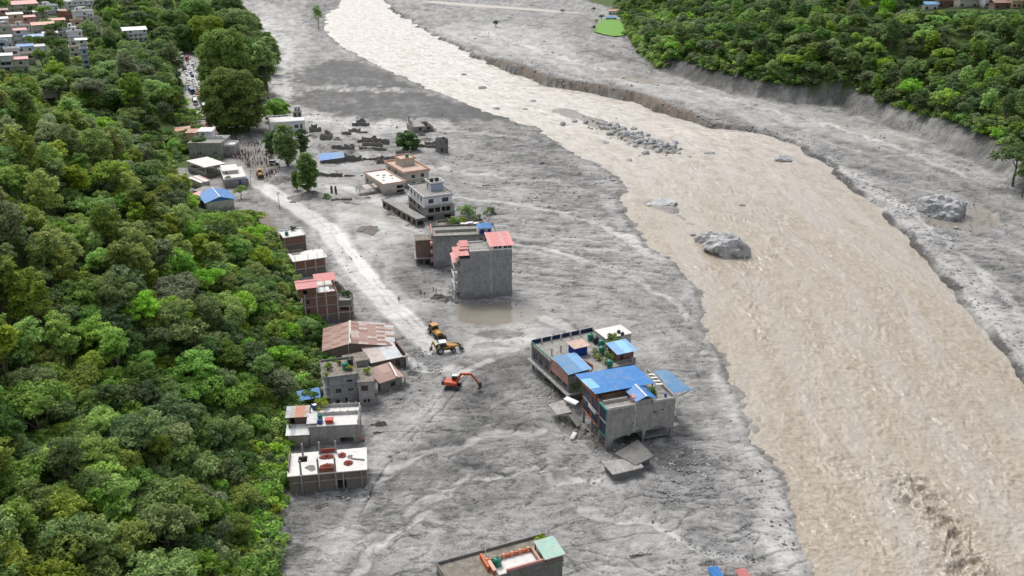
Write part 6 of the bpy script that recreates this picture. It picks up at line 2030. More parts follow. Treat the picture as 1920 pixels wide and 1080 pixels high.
# scoured hollow full of broken stuff under the left side
for i, (u, v, sx_, sy_, sz_) in enumerate([(1062, 800, 3.0, 2.6, .9), (1090, 815, 3.4, 2.2, 1.0), (1118, 838, 2.6, 2.0, .8), (1248, 850, 3.0, 2.4, .8), (1035, 735, 2.4, 3.0, .9)]):
    p = px(u, v)
    heap((p.x, p.y, gz(p.x, p.y) - .15), sx_, sy_, sz_, 'rubble' if i % 2 else 'concrete_dark', "rubble_mound", ["dark rubble under the grey column-borne slab", "rubble heaped below the orange facade", "rubble below the green-framed facade", "rubble at the right foot of the undermined building",
          "rubble below the pink wall of the terrace block"][i], 'rubble', 500 + i, 'rubble round the undermined building')
rq = random.Random(6)
mbp = MB()
for i in range(16):
    t = rq.random()
    a = px(1060 + t * 70, 790 + t * 50)
    mbp.beam((a.x, a.y, rq.uniform(.1, .5)), (a.x + rq.uniform(-2, 2), a.y + rq.uniform(-2, 2), rq.uniform(.3, 1.8)), .14, .1)
o = mbp.build("splintered_timber", 'timber')
tag(o, "splintered timber strewn under the undermined building's left side", 'timber', kind='stuff')
# broken slabs at the foot
def slabthing(name, quad, th, label, mat='concrete', group=None, legs=None, wall=None):
    P = [Vector(q) for q in quad]
    c0 = sum(P, Vector()) / 4
    o = empty(name, (c0.x, c0.y, 0), 0)
    lo = [p - Vector((c0.x, c0.y, th)) for p in P]
    hi = [p - Vector((c0.x, c0.y, 0)) for p in P]
    MB().hexa([*lo, *hi]).build("slab", mat, o)
    for i, (lx, ly, lz) in enumerate(legs or []):
        MB().box(lx - c0.x - .15, lx - c0.x + .15, ly - c0.y - .15, ly - c0.y + .15, -.5, lz).build("leg", 'concrete_dark', o)
    if wall:
        MB().hexa(wall(c0)).build("wall", 'concrete_dark', o)
    return tag(o, label, 'slab', group or 'broken concrete slabs round the undermined building')
q = [px(1126, 864, 2.0), px(1149, 890, 2.0), px(1207, 876, 2.0), px(1196, 858, 2.0)]
def wl(c0):
    a = [(q[0] + (q[2] - q[0]) * .10), (q[1] + (q[3] - q[1]) * .10), (q[2] + (q[0] - q[2]) * .04), (q[3] + (q[1] - q[3]) * .06)]
    return [(p.x - c0.x, p.y - c0.y, -.5) for p in a] + [(p.x - c0.x, p.y - c0.y, 1.80) for p in a]
slabthing("broken_slab", q, .2, "low boxed slab lying farthest forward of the undermined building", wall=wl)
slabthing("broken_slab", [px(1152, 850, 2.15), px(1192, 872, 2.15), px(1226, 855, 2.5), px(1196, 824, 3.1)], .22, "tilted dark slab between the arches and the boxed slab", 'concrete_dark',
          legs=[(px(1216, 868)[0], px(1216, 868)[1], 2.2), (px(1205, 850)[0], px(1205, 850)[1], 2.5)])
slabthing("broken_slab", [px(1028, 758, 2.4), px(1044, 778, 2.4), px(1072, 772, 2.7), px(1056, 750, 2.7)], .25, "grey slab on columns at the left of the undermined building",
          legs=[(px(1050, 788)[0], px(1050, 788)[1], 2.2), (px(1068, 782)[0], px(1068, 782)[1], 2.4)])
slabthing("broken_slab", [px(1064, 775, 2.4), px(1082, 800, 1.2), px(1092, 795, 1.2), px(1076, 768, 2.6)], .2, "tilted slab hanging under the orange facade", 'concrete_dark')
slabthing("broken_slab", [px(1268, 777, 3.2), px(1280, 778, 3.0), px(1277, 764, 3.6), px(1266, 764, 3.7)], .2, "small ledge sticking out right of the undermined building", 'concrete')
slabthing("broken_slab", [px(1258, 790, 2.6), px(1274, 790, 2.4), px(1268, 780, 3.0), px(1258, 780, 3.0)], .2, "lower small ledge at the right foot of the undermined building", 'concrete_dark')
slabthing("broken_slab", [px(1068, 822, .5), px(1076, 823, .3), px(1082, 812, .9), px(1075, 809, 1.0)], .12, "white broken panel lying in the mud left of the green facade", 'white_panel')

# rear half with the teal-railed terrace
c = Bld("terrace_block", "long building with teal-railed terrace, pink wall and many green tanks", (1067, 713), (1187, 685), (1009, 647), 756)
W, D, H = c.W, c.D, c.H
H = c.H = 6.6
D = c.D = 18.5
c.walls(2.6, H - .2, 'concrete_dark', {'L': [(x, 3.2, 2.0, 2.2) for x in evenly(D, 6, 2.0, .9)]}, win=('concrete_light', 'paint_navy', ''))
for x in (.3, 5, 10, W - .3):
    for y in (.6, 6, 12, D - .4):
        c.col(x, y, -.6, 2.58, .22, 'concrete_dark')
c.slab(2.3, .29, .9, 'concrete', name="floor_slab")
c.box("inner_wall", 2.4, W - .3, 1.5, D - 1.0, -.4, 2.28, 'concrete_dark')
c.slab(H - .198, .2, .25, 'roof_grey')
c.parapet(H + .004, 1.0, .15, 'paint_navy', sides='B')
c.parapet(H + .004, .9, .15, 'concrete_light', sides='R')
c.box("pink_wall", -.12, .05, .3, D * .46, H - 2.2, H + .75, 'plaster_rose')
c.box("teal_rail", -.2, -.02, D * .47, D, H + .55, H + .75, 'paint_teal')
for i in range(9):
    y = D * .47 + i * D * .52 / 8
    c.box("rail_post", -.18, -.03, y - .07, y + .07, H, H + .548, 'concrete_light')
for i in range(5):
    c.box("terrace_post", 2.0 + i * 2.6, 2.3 + i * 2.6, D - 1.2, D - .9, H, H + 1.6, 'concrete_light')
c.box("terrace_post", 1.2, 1.5, D * .58, D * .58 + .3, H, H + 1.9, 'concrete_light')
c.box("terrace_post", 4.0, 4.3, D * .62, D * .62 + .3, H, H + 1.8, 'concrete_light')
z1 = H + 1.0
q = [c.M.inverted() @ p for p in (px(1066, 703, z1), px(1110, 691, z1), px(1079, 661, z1 + .5), px(1035, 670, z1 + .5))]
sheets(c.o, q[0], q[3], q[2], q[1], 2, 5, [], pat=lambda i, j: 'sheet_blue_dusty' if j < 3 else 'sheet_blue_pale', waves=3)
mb = MB()
for p in q:
    mb.box(p.x - .07, p.x + .07, p.y - .07, p.y + .07, H, H + .95)
c.part("roof_post", mb, 'iron')
p0 = c.M.inverted() @ px(1088, 668, H)
c.box("blue_room", p0.x - 1.4, p0.x + 1.8, p0.y, p0.y + 3.2, H + .002, H + 2.3, 'paint_blue')
c.box("blue_room_roof", p0.x - 1.9, p0.x + 2.4, p0.y - .4, p0.y + 3.7, H + 2.302, H + 2.45, 'roof_pink')
p1 = c.M.inverted() @ px(1114, 692, H)
c.part("red_wall", MB().beam((p1.x - .2, p1.y + .3, H + .5), (p1.x - 1.6, p1.y + 7.0, H + .5), .2, 1.0), 'plaster_red')
# right rear: brick hut under blue sheets, white-roofed room
d = c.M.inverted() @ px(1158, 680, H)
c.walls(H + .004, H + 2.3, 'brick', {'F': [(.6, H + .5, .9, 1.3)]}, x0=d.x, y0=d.y, W=4.2, D=4.0, win=GW)
sheets(c.o, (d.x - .6, d.y - .6, H + 2.35), (d.x - .6, d.y + 4.6, H + 3.0), (d.x + 4.9, d.y + 4.6, H + 3.0), (d.x + 4.9, d.y - .6, H + 2.35), 1, 5, [], pat=lambda i, j: ['sheet_blue_pale', 'sheet_blue_pale', 'sheet_cyan', 'sheet_cyan', 'sheet_blue_pale'][j])
c.box("brick_base_wall", d.x - .5, d.x + 4.4, d.y - .7, d.y - .5, H - 2.0, H + .7, 'rubble')
e_ = c.M.inverted() @ px(1136, 647, H)
c.walls(0, H + 1.6, 'concrete_light', x0=e_.x, y0=e_.y, W=7.0, D=5.0)
c.slab(H + 1.602, .18, .2, 'roof_pale', x0=e_.x, y0=e_.y, W=7.0, D=5.0)
for i, (u, v, mt, lb) in enumerate([(1128, 664, 'tank_green', "green tank nearest the red wall on the teal-railed terrace"), (1127, 650, 'tank_green', "green tank behind the others on the teal-railed terrace"),
                                   (1107, 638, 'tank_green', "green tank at the back edge of the teal-railed terrace"), (1140, 667, 'tank_black', "black tank between the green tanks and the brick hut"),
                                   (1117, 644, 'tank_black', "black tank at the back of the teal-railed terrace"), (1143, 690, 'tank_green', "green tank just behind the big blue sheet roof")]):
    p = px(u, v, H)
    water_tank((p.x, p.y, H + .005), mt, lb, .72, 1.55, .5 if i in (0, 5) else .25)
for i, (u, v) in enumerate([(1160, 624), (1167, 628)]):
    p = px(u, v, H + 1.8)
    water_tank((p.x, p.y, H + 1.79), 'tank_black', ["left small black tank on the white-roofed room", "right small black tank on the white-roofed room"][i], .45, .7)
for i, (u, v, s_, mt) in enumerate([(1150, 646, 2.4, 'mid'), (1140, 650, 1.5, 'mid'), (1118, 668, 1.6, 'grey'), (1124, 676, 1.2, 'mid'), (1142, 674, 1.7, 'mid'), (1136, 682, 1.2, 'grey')]):
    p = px(u, v, H)
    plant((p.x, p.y, H), s_, ["large green plant in front of the white-roofed room", "green plant left of the large plant on the teal-railed terrace", "grey-green plant beside the blue room", "low plant along the red wall of the terrace", "leafy plant beside the brick hut", "small plant behind the big blue sheet roof"][i], mt, i)
plant(c.w(1.5, -1.4, 3.2), 1.8, "dark plants under the edge of the dusty blue roof", 'dark', 2)
o = MB().hexa([(-1.3, -.5, 0), (1.3, -.5, 0), (1.3, .5, 0), (-1.3, .5, 0), (-1.6, -.7, .7), (1.6, -.7, .5), (1.6, .7, .6), (-1.6, .7, .8)]).build("white_tarpaulin", 'white_panel')
p = px(1071, 750, 4.0)
o.location = (p.x, p.y, 3.3)
o.rotation_euler.z = -.7
tag(o, "crumpled white tarpaulin bundle left of the orange facade", 'tarpaulin')

# ------------------------------------------------------------------ B20 the roof at the bottom edge
b = Bld("stained_roof_house", "house with stained flat roof, orange inner walls and teal sheet at the bottom edge", (845, 1110), (1055, 1050), (806.7, 1061.7), 1152)
W, D, H = b.W, b.D, b.H
b.walls(0, H - .2, 'concrete_dark')
b.slab(H - .198, .2, .15, 'roof_stained')
b.parapet(H + .004, .5, .16, 'concrete_dark')
x0 = W * .36
b.box("orange_wall", x0 + .6, W * .80, D * .56, D * .56 + .28, H + .004, H + .8, 'paint_orange')
for i in range(6):
    b.box("orange_post", x0 + .5 + i * 1.45, x0 + .8 + i * 1.45, D * .56 - .06, D * .56 + .34, H + .004, H + 1.0, 'plaster_peach')
b.box("orange_wall", W * .80 + .02, W * .80 + .26, D * .08, D * .56, H + .004, H + .8, 'plaster_peach')
b.box("raised_floor", x0 + 1.4, W * .79, .3, D * .55, H + .004, H + .12, 'roof_pale')
b.box("red_wall", x0, x0 + .4, D * .3, D * .8, H + .004, H + 1.0, 'paint_orange')
b.box("peach_plank", x0 + .5, x0 + 1.1, D * .12, D * .5, H + .9, H + 1.05, 'plaster_peach')
b.box("plank_stand", x0 + .55, x0 + 1.05, D * .14, D * .48, H + .004, H + .898, 'paint_orange')
b.box("purple_wall", x0 + 2.6, W, .2, .5, H + .13, H + 1.0, 'plaster_rose')
sheets(b.o, (W * .83, -.2, H + 1.2), (W * .83, D * .62, H + 1.6), (W + .4, D * .62, H + 1.6), (W + .4, -.2, H + 1.2), 2, 4, ['sheet_teal'])
b.part("sheet_post", MB().box(W * .84, W * .85, 0, .1, H, H + 1.2).box(W, W + .12, 0, .1, H, H + 1.2).box(W * .84, W * .85, D * .58, D * .6, H, H + 1.5), 'timber')
water_tank(b.w(x0 + 2.0, D * .42, H + .12), 'tank_green', "big green water tank on the stained roof at the bottom edge", .75, 1.5)
plant(b.w(W * .93, D * .78, H), 1.2, "small weeds in the far corner of the stained bottom roof", 'yellow', 0)
b.part("pipe", MB().bar((x0 + 1.2, D * .8, H), (x0 + 1.0, D * .8, H + 1.5), .08), 'white_panel')
# scraps at the very bottom right
for u, v, mt, lb in [(1341, 1078, 'sheet_blue', "blue sheet scrap on the ground at the bottom edge"), (1393, 1081, 'sheet_red', "red sheet scrap on the ground at the bottom edge")]:
    p = px(u, v)
    o = empty("roof_scrap", (p.x, p.y, gz(p.x, p.y)), .4)
    sheets(o, (-1.1, -1.0, .3), (-1.1, .9, 1.0), (1.0, .9, .8), (1.0, -1.0, .2), 1, 3, [mt])
    MB().box(-.8, .8, -.7, .6, -.3, .25).build("debris", 'rubble', o)
    tag(o, lb, 'debris', 'sheet scraps at the bottom edge')

# ------------------------------------------------------------------ ruins on the mud flat
def ruin(name, u, v, L, rz, segs, label, mat='rubble', seed=0):
    """broken wall stubs: segs = (x0, x1, y, height)"""
    p = px(u, v)
    o = empty(name, (p.x, p.y, gz(p.x, p.y) - .2), rz)
    r = random.Random(seed)
    for x0, x1, y, h in segs:
        n = max(2, int((x1 - x0) / 1.1))
        V, F_ = [], []
        for i in range(n + 1):
            x = x0 + (x1 - x0) * i / n
            hh = h * r.uniform(.6, 1.1)
            for yy in (y - .22, y + .22):
                V += [(x, yy, -.6), (x, yy, hh)]
        for i in range(n):
            a, c_ = 4 * i, 4 * i + 4
            F_ += [(a, c_, c_ + 1, a + 1), (a + 2, a + 3, c_ + 3, c_ + 2), (a + 1, c_ + 1, c_ + 3, a + 3)]
        F_ += [(0, 1, 3, 2), (4 * n, 4 * n + 2, 4 * n + 3, 4 * n + 1)]
        MB().add(V, F_).build("wall", mat, o)
    return tag(o, label, 'ruin', 'flood ruins on the mud flat')
rz0 = math.radians(-12)
ruin("ruined_wall", 600, 262, 10, rz0, [(0, 6, 0, 3.2), (1, 5, 4, 4.2), (0, 3, 6, 3.5)], "ruined wall stubs between the white house and the broken enclosure", seed=1)
ruin("ruined_wall", 580, 248, 10, .2, [(0, 6, 0, 2.6), (1, 4, 3, 4.0)], "collapsed stub right of the white two-storey house", 'concrete_dark', seed=2)
ruin("ruined_enclosure", 622, 279, 10, math.radians(-9), [(0, 11, 0, 2.4), (13, 26, .8, 1.6), (4, 9, 6, 1.4), (12, 22, 8.5, 1.8), (15, 24, 13, 3.2)], "long low ruined enclosure in the middle of the far mud", seed=3)
ruin("ruined_wall", 670, 267, 10, .1, [(0, 10, 0, 2.2), (2, 9, 3, 2.6)], "ruined wall pile behind the long low enclosure", 'brick_muddy', seed=4)
ruin("retaining_wall", 640, 302, 10, math.radians(9), [(0, 9, 0, 2.6), (9.2, 17, -.8, 1.6)], "low dark retaining wall right of the blue tarpaulin", 'concrete_dark', seed=5)
ruin("retaining_wall", 598, 330, 10, math.radians(-4), [(0, 10, 0, 1.8), (10.5, 15, .6, .8)], "low dark wall left below the blue tarpaulin", 'concrete_dark', seed=6)
ruin("retaining_wall", 620, 376, 10, math.radians(10), [(0, 8, 0, 1.2), (9, 15, 1, .7)], "low mud-coated wall near the tree mound", 'concrete', seed=7)
ruin("ruined_wall", 706, 308, 10, .3, [(0, 12, 0, 2.4), (1, 11, 4, 3.0)], "dark ruined rubble walls left of the peach-edged house", 'concrete_dark', seed=8)
ruin("ruined_wall", 742, 292, 10, .1, [(0, 7, 0, 2.8), (0, 5, 3, 2.0)], "ruined wall behind the peach-edged house", 'concrete_dark', seed=9)
ruin("ruined_wall", 660, 236, 10, .1, [(0, 9, 0, 2.0), (2, 7, 3, 3.2)], "small dark ruin alone on the far mud", 'concrete_dark', seed=10)
ruin("ruined_wall", 640, 252, 10, .05, [(0, 5, 0, 1.6), (7, 13, 2, 1.2), (3, 9, 5, 2.2)], "low rubble ruin above the long enclosure", seed=11)
ruin("ruined_wall", 784, 276, 10, -.2, [(0, 11, 0, 2.0), (2, 8, 4, 2.6)], "rubble remains right of the lone round tree", seed=12)
b = Bld("damaged_house", "damaged mud-grey house with broken roof far out on the mud", (773, 239), (812, 236), (760, 226), 250)
W, D, H = b.W, b.D, b.H
D = b.D = 12
b.walls(0, H, 'concrete', {'F': [(3.2, 1.0, 1.6, 1.6), (W - 3.4, 1.0, 2.0, 1.8)], 'R': [(3, 1, 1.5, 1.5)]}, win=GW)
b.slab(H + .002, .25, .3, 'roof_grey', W=W * .6)
b.box("floor_slab", W * .55, W + 1.5, -.8, 3.2, 1.0, 1.3, 'concrete_dark')
b.walls(H + .26, H + 3.0, 'concrete', sides='L', D=6)
b.box("broken_column", .2, .8, D * .7, D * .7 + .6, H, H + 4.2, 'concrete')
b = Bld("brick_tower", "slim ruined brick tower standing alone in the mud", (823, 262), (840, 260), H=hz(823, 289, 262), D=4.2, cat='tower')
b.walls(0, b.H, 'concrete_dark', {'F': [(3.0, b.H - 2.2, 1.2, 1.4), (.9, 1.0, .9, 1.6)]})
b.box("broken_top", .5, 2.2, 1, 3.5, b.H + .004, b.H + .8, 'concrete')
r = random.Random(91)
for i, (u, v) in enumerate([(612, 258), (632, 262), (655, 284), (690, 282), (715, 300), (730, 306), (800, 262), (705, 268), (664, 246), (585, 256), (648, 296), (790, 254)]):
    p = px(u, v)
    heap((p.x, p.y, gz(p.x, p.y) - .1), r.uniform(1.5, 4.2), r.uniform(1.5, 4.0), r.uniform(.6, 1.4), r.choice(['rubble', 'concrete_dark', 'brick_muddy']), "rubble_mound",
         ["rubble mound at the ruined stubs nearest the white house", "rubble mound left in front of the long enclosure", "rubble mound below the long enclosure's middle", "rubble mound at the right end of the long enclosure",
          "rubble mound behind the low peach wing", "rubble mound touching the dark ruined walls", "rubble mound between the lone tree and the slim tower", "rubble mound above the long enclosure's right end", "rubble mound below the small far ruin",
          "rubble mound at the collapsed stub by the white house", "rubble mound right of the blue tarpaulin shed", "rubble mound at the damaged house's right corner"][i], 'rubble', 400 + i, 'rubble mounds among the flood ruins')
# blue tarpaulin sheet over debris
p = px(622, 303)
o = empty("blue_tarpaulin_shed", (p.x, p.y, gz(p.x, p.y)), .25)
sheets(o, (-5.5, -2.8, 1.4), (-5.5, 2.8, 3.0), (5.5, 2.8, 3.6), (5.5, -2.8, 2.2), 1, 7, [], pat=lambda i, j: 'sheet_blue' if j < 4 else 'sheet_blue_dusty')
MB().box(-5, 5, -1.8, 2.2, -.5, 1.4).build("debris", 'rubble', o)
tag(o, "collapsed shed with torn blue sheet roof on the far mud", 'shed')
for i, (u, v) in enumerate([(622, 362), (630, 363)]):
    p = px(u, v)
    o = link("wooden_stump", rock_mesh(80 + i, .3, 2, .55, .55, 2.2))
    o.data.materials.append(BARK)
    o.location = (p.x, p.y, gz(p.x, p.y) + 1.2)
    tag(o, ["left of two dark stumps right of the columnar tree", "right of two dark stumps right of the columnar tree"][i], 'stump', 'dark stumps near the columnar tree')

# ------------------------------------------------------------------ the hill town, far left
TOWN = [  # u, v of front-left roof corner, width px, height m, wall, roof, roofkind, label
    (20, 13, 54, 6, 'plaster_cream', 'sheet_red', 'g', "long town building with bright red-orange roof at the top left"),
    (75, 15, 36, 5, 'plaster_white', 'sheet_white', 'f', "white flat-roofed block right of the long red-orange roof"),
    (127, 6, 62, 6, 'plaster_white', 'roof_pale', 'f', "wide pale block at the top edge of the town"),
    (20, 38, 28, 9, 'plaster_peach', 'sheet_white', 'g', "tan three-storey house left of the garden trees"),
    (45, 40, 25, 7, 'plaster_rose', 'sheet_red_pale', 'g', "pinkish grey house beside the tan three-storey house"),
    (95, 44, 30, 6, 'plaster_peach', 'sheet_orange', 'g', "house with brown-orange roof in the middle of the town"),
    (114, 33, 28, 5, 'brick', 'plaster_red', 'f', "brick house with dark red roof behind the brown-orange one"),
    (146, 33, 36, 11, 'plaster_white', 'roof_pale', 'f', "tall white stepped house at the right of the town"),
    (138, 46, 20, 7, 'plaster_peach', 'roof_pink', 'f', "peach house in front of the tall white stepped house"),
    (168, 42, 22, 9, 'plaster_cream', 'roof_pale', 'f', "cream house with barred balconies at the right end of town"),
    (0, 46, 20, 8, 'plaster_white', 'sheet_white', 'g', "white house at the left frame edge of the town"),
    (64, 56, 42, 7, 'plaster_cream', 'sheet_orange', 'g', "wide house with orange-brown roof above the blue roofs"),
    (104, 56, 20, 5, 'white_panel', 'sheet_zinc', 'f', "plain white box house right of the wide orange-brown roof"),
    (124, 58, 22, 5, 'plaster_white', 'sheet_white', 'f', "small house with white sheet roof near the town's right side"),
    (0, 66, 28, 9, 'plaster_cream', 'roof_pale', 'f', "pale house with green tank at the left edge of town"),
    (24, 70, 30, 8, 'plaster_white', 'sheet_red', 'g', "white house with small dusty red roof near the left edge"),
    (50, 79, 34, 6, 'plaster_white', 'sheet_blue_pale', 'g', "house with pale blue sheet roof in the town"),
    (36, 96, 28, 5, 'plaster_white', 'sheet_blue', 'g', "house with bright blue sheet roof in the town"),
    (0, 97, 20, 9, 'plaster_blue', 'roof_pale', 'f', "bluish white house at the lower left edge of town"),
    (14, 108, 26, 7, 'plaster_white', 'roof_pale', 'f', "white house below the bright blue roof"),
    (40, 110, 26, 4, 'plaster_cream', 'roof_pink', 'f', "low house with pale pink roof at the town's lower edge"),
    (133, 72, 26, 8, 'plaster_white', 'roof_pale', 'f', "white terrace house among the trees right of town"),
    (134, 100, 20, 6, 'plaster_cream', 'roof_pink', 'f', "house with pale pink roof among the dark trees"),
    (157, 108, 13, 8, 'plaster_blue', 'roof_grey', 'f', "narrow light blue house among the dark trees"),
    (232, 62, 46, 6, 'plaster_white', 'sheet_white', 'g', "long house with white sheet roof half hidden in the wood"),
    (298, 32, 16, 5, 'brick', 'sheet_red', 'g', "small red brick house among trees at the top"),
    (314, 42, 12, 5, 'plaster_cream', 'roof_grey', 'f', "small cream house near the top of the road wood"),
    (30, 1, 40, 5, 'plaster_cream', 'sheet_zinc', 'g', "pale building behind the long red-orange roof"),
    (170, 2, 40, 5, 'plaster_white', 'sheet_white', 'g', "white-roofed block at the top edge right of the wide pale block"),
    (0, 24, 18, 6, 'plaster_rose', 'sheet_rust', 'g', "house with rusty roof at the top left frame edge"),
    (66, 26, 26, 5, 'plaster_cream', 'sheet_white', 'g', "house with white roof below the white flat-roofed block"),
    (112, 22, 14, 4, 'brick', 'sheet_rust', 'g', "small brown-roofed house near the town's upper middle"),
    (28, 58, 30, 6, 'plaster_white', 'roof_pink', 'f', "white house with pink terrace left of the wide orange-brown roof"),
    (84, 70, 26, 5, 'plaster_cream', 'sheet_white', 'g', "house with white roof right of the pale blue sheet roof"),
    (0, 82, 26, 7, 'plaster_white', 'sheet_white', 'g', "white-roofed house at the left edge above the bluish house"),
    (62, 96, 24, 5, 'plaster_white', 'sheet_zinc', 'g', "grey-roofed house right of the bright blue sheet roof"),
    (0, 118, 26, 6, 'plaster_white', 'sheet_white', 'g', "lowest white house at the left edge of town"),
    (28, 122, 26, 5, 'plaster_cream', 'sheet_red_pale', 'g', "lowest house with dusty pink roof at the left of town"),
    (146, 84, 20, 6, 'plaster_white', 'sheet_white', 'g', "white-roofed house among the trees right of the terrace house"),
    (84, 182, 24, 4, 'concrete', 'roof_pale', 'f', "small grey house hidden in the forest on the left hill")]
for u, v, wpx_, hh, wm, rm, kind, lb in TOWN:
    hh = hh * 1.45
    g = hit(u + wpx_ / 2, v + hh * 2.0)
    _, _, dp = project(*g)
    Wm = wpx_ * dp / FPX * .92
    o_ = Bld("town_house", lb, (u, v), (u + wpx_, v - wpx_ * .06), H=hh, D=max(6, Wm * .7), z0=g.z + .001, group='houses of the hill town')
    # stand it on the land it is seen against
    o_.o.location = (g.x - Wm / 2, g.y, g.z - .5)
    o_.W = Wm
    W, D, H = o_.W, o_.D, o_.H
    ns = max(1, int(hh / 2.8))
    nw = max(2, int(W / 3.2))
    rw = random.Random(int(u * 13 + v))
    hf = [q for k in range(ns) for q in wins(W, max(1, nw - rw.randrange(3)), k * (H / ns) + 1.0, rw.choice([1.2, 1.5, 2.2]), 1.4, 1.0) if rw.random() < .8]
    hs = [q for k in range(ns) for q in wins(D, max(1, int(D / 3.5)), k * (H / ns) + 1.0, 1.4, 1.4, 1.0)]
    o_.walls(-3, H, wm, {'F': hf, 'R': hs}, win=('concrete_dark', 'glass', ''))
    if kind == 'f':
        o_.slab(H + .002, .22, .4, rm)
        o_.parapet(H + .224, .6, .15, wm, over=.2)
        rr_ = random.Random(int(u * 7 + v))
        if W > 7:
            o_.walls(H + .224, H + 2.6, wm, {'F': [(.6, H + .6, .9, 1.6)]}, x0=W * rr_.uniform(.1, .5), y0=D * .5, W=W * .35, D=D * .4, win=GW)
            o_.slab(H + 2.602, .2, .3, rm, x0=W * .3, y0=D * .5, W=W * .35, D=D * .4)
    else:
        o_.gable_roof(H, max(1.0, D * .16), rm, rm, .6, 'x', max(4, int(W / 2.5)))
    for k in range(1, ns):
        o_.box("balcony_slab", -.2, W + .2, -1.0, -.01, k * H / ns - .1, k * H / ns + .08, 'concrete_light')
# far right houses on the shelf above the wood
for u, v, wpx_, hh, wm, rm, lb in [(1732, 12, 26, 4, 'plaster_white', 'sheet_blue_pale', "small house with pale blue roof above the right wood"),
                                   (1760, 4, 30, 5, 'brick', 'roof_pink', "brick house at the top edge above the right wood"),
                                   (1798, 4, 34, 5, 'plaster_cream', 'sheet_white', "pale house at the top edge above the right wood"),
                                   (1845, 2, 30, 6, 'plaster_white', 'sheet_blue_pale', "house with light blue roof at the top right edge"),
                                   (1864, 9, 30, 4, 'brick', 'sheet_rust', "house with brown roof at the top right edge"),
                                   (1896, 5, 20, 5, 'plaster_peach', 'roof_pink', "peach house at the top right corner"),
                                   (1141, 19, 20, 4, 'plaster_white', 'sheet_orange', "far shed with orange-red roof by the bright green field"),
                                   (1136, 32, 20, 3, 'plaster_white', 'sheet_blue_dusty', "far shed with blue-grey roof by the bright green field")]:
    g = hit(u + wpx_ / 2, v + hh * 2)
    _, _, dp = project(*g)
    Wm = wpx_ * dp / FPX
    o_ = Bld("far_house", lb, (u, v), (u + wpx_, v), H=hh, D=8, z0=g.z + .001, group='far houses across the river')
    o_.o.location = (g.x - Wm / 2, g.y, g.z - .5)
    o_.W = W = Wm
    o_.walls(-2, hh, wm, {'F': wins(W, max(2, int(W / 4)), 1.0, 1.6, 1.5, 1.0)}, win=('concrete_dark', 'glass', ''))
    o_.gable_roof(hh, 1.4, rm, rm, .7, 'x', max(4, int(W / 3)))
# ------------------------------------------------------------------ rocks
m = NT("rock")
v = m.coord()
n1 = m.noise(v, 0.7, 8, 0.7, 0.6)
n2 = m.noise(v, 2.6, 4, 0.7)
q = m.math('ABSOLUTE', m.math('SUBTRACT', m.noise(v, 0.45, 5, 0.6, 0.8), 0.5))
k = m.ramp(q, [(0.0, (1, 1, 1)), (0.03, (0, 0, 0))])
c = m.ramp(m.math('ADD', n1, m.math('MULTIPLY', m.math('SUBTRACT', n2, .5), .3)), [(0.25, (0.22, 0.222, 0.23)), (0.5, (0.43, 0.435, 0.44)), (0.75, (0.60, 0.60, 0.60))])
m.col(m.mix(m.math('MULTIPLY', k, 0.6), c, (0.09, 0.09, 0.095)))
m.set(Roughness=0.85)
m.bump(m.math('SUBTRACT', n1, m.math('MULTIPLY', k, .4)), 0.6, 0.4)
ROCK = m.m
def boulder(u, v, sx, sy, sz, seed, label, zc=0.0, sub=4, rz=0, group=None, name="boulder", rough=.5):
    p = px(u, v, -.5)
    me = rock_mesh(seed, rough, sub, sx, sy, sz)
    me.polygons.foreach_set('use_smooth', [sub < 3] * len(me.polygons))
    me.materials.append(ROCK)
    o = link(name, me)
    o.location = (p.x, p.y, -.6 + zc)
    o.rotation_euler.z = rz
    return tag(o, label, 'boulder', group)
boulder(1366, 472, 7.6, 5.6, 5.4, 101, "largest grey boulder rising from the middle of the river", 1.2, 4, -.2)
boulder(1326, 450, 4.6, 3.2, 2.6, 102, "smaller grey boulder touching the largest river boulder's left side", .3, 4, .4)
boulder(1765, 405, 9.4, 7.6, 6.4, 104, "huge pale boulder on the right bank beside a brown pool", 1.4, 4, -.3)
boulder(1792, 432, 1.3, .9, .8, 105, "small stone just below the huge right bank boulder", .9, 2)
boulder(1466, 300, 4.4, 2.6, 1.6, 106, "low grey rock with swirl near the right side of the river", .4, 3)
boulder(1240, 382, 6.5, 5.0, 1.2, 107, "flat pale rock slab exposed in the river left side", .4, 3, .5)
boulder(1122, 346, 2.2, 1.4, 1.0, 108, "pale boulder on the left bank where the wash meets the river", .5, 3)
boulder(1330, 288, 2.6, 1.6, 1.0, 109, "low dark rock downstream of the boulder island", .2, 3)
boulder(1508, 178, 3.6, 2.4, 2.4, 110, "square pale block at the foot of the right slope", 3.0, 2)
boulder(1400, 162, 3.0, 1.6, 1.6, 111, "pale stone lying on the eroded right slope", 4.5, 2)
r = random.Random(12)
protoR = []
for i in range(7):
    me = rock_mesh(200 + i, .5, 2, 1, r.uniform(.7, 1), r.uniform(.55, .8))
    me.materials.append(ROCK)
    protoR.append(me)
isl = W2([(1085, 222), (1130, 236), (1170, 252), (1205, 266), (1255, 284)], -.5)
wgt = [.5, 1, 1.4, 1.4]
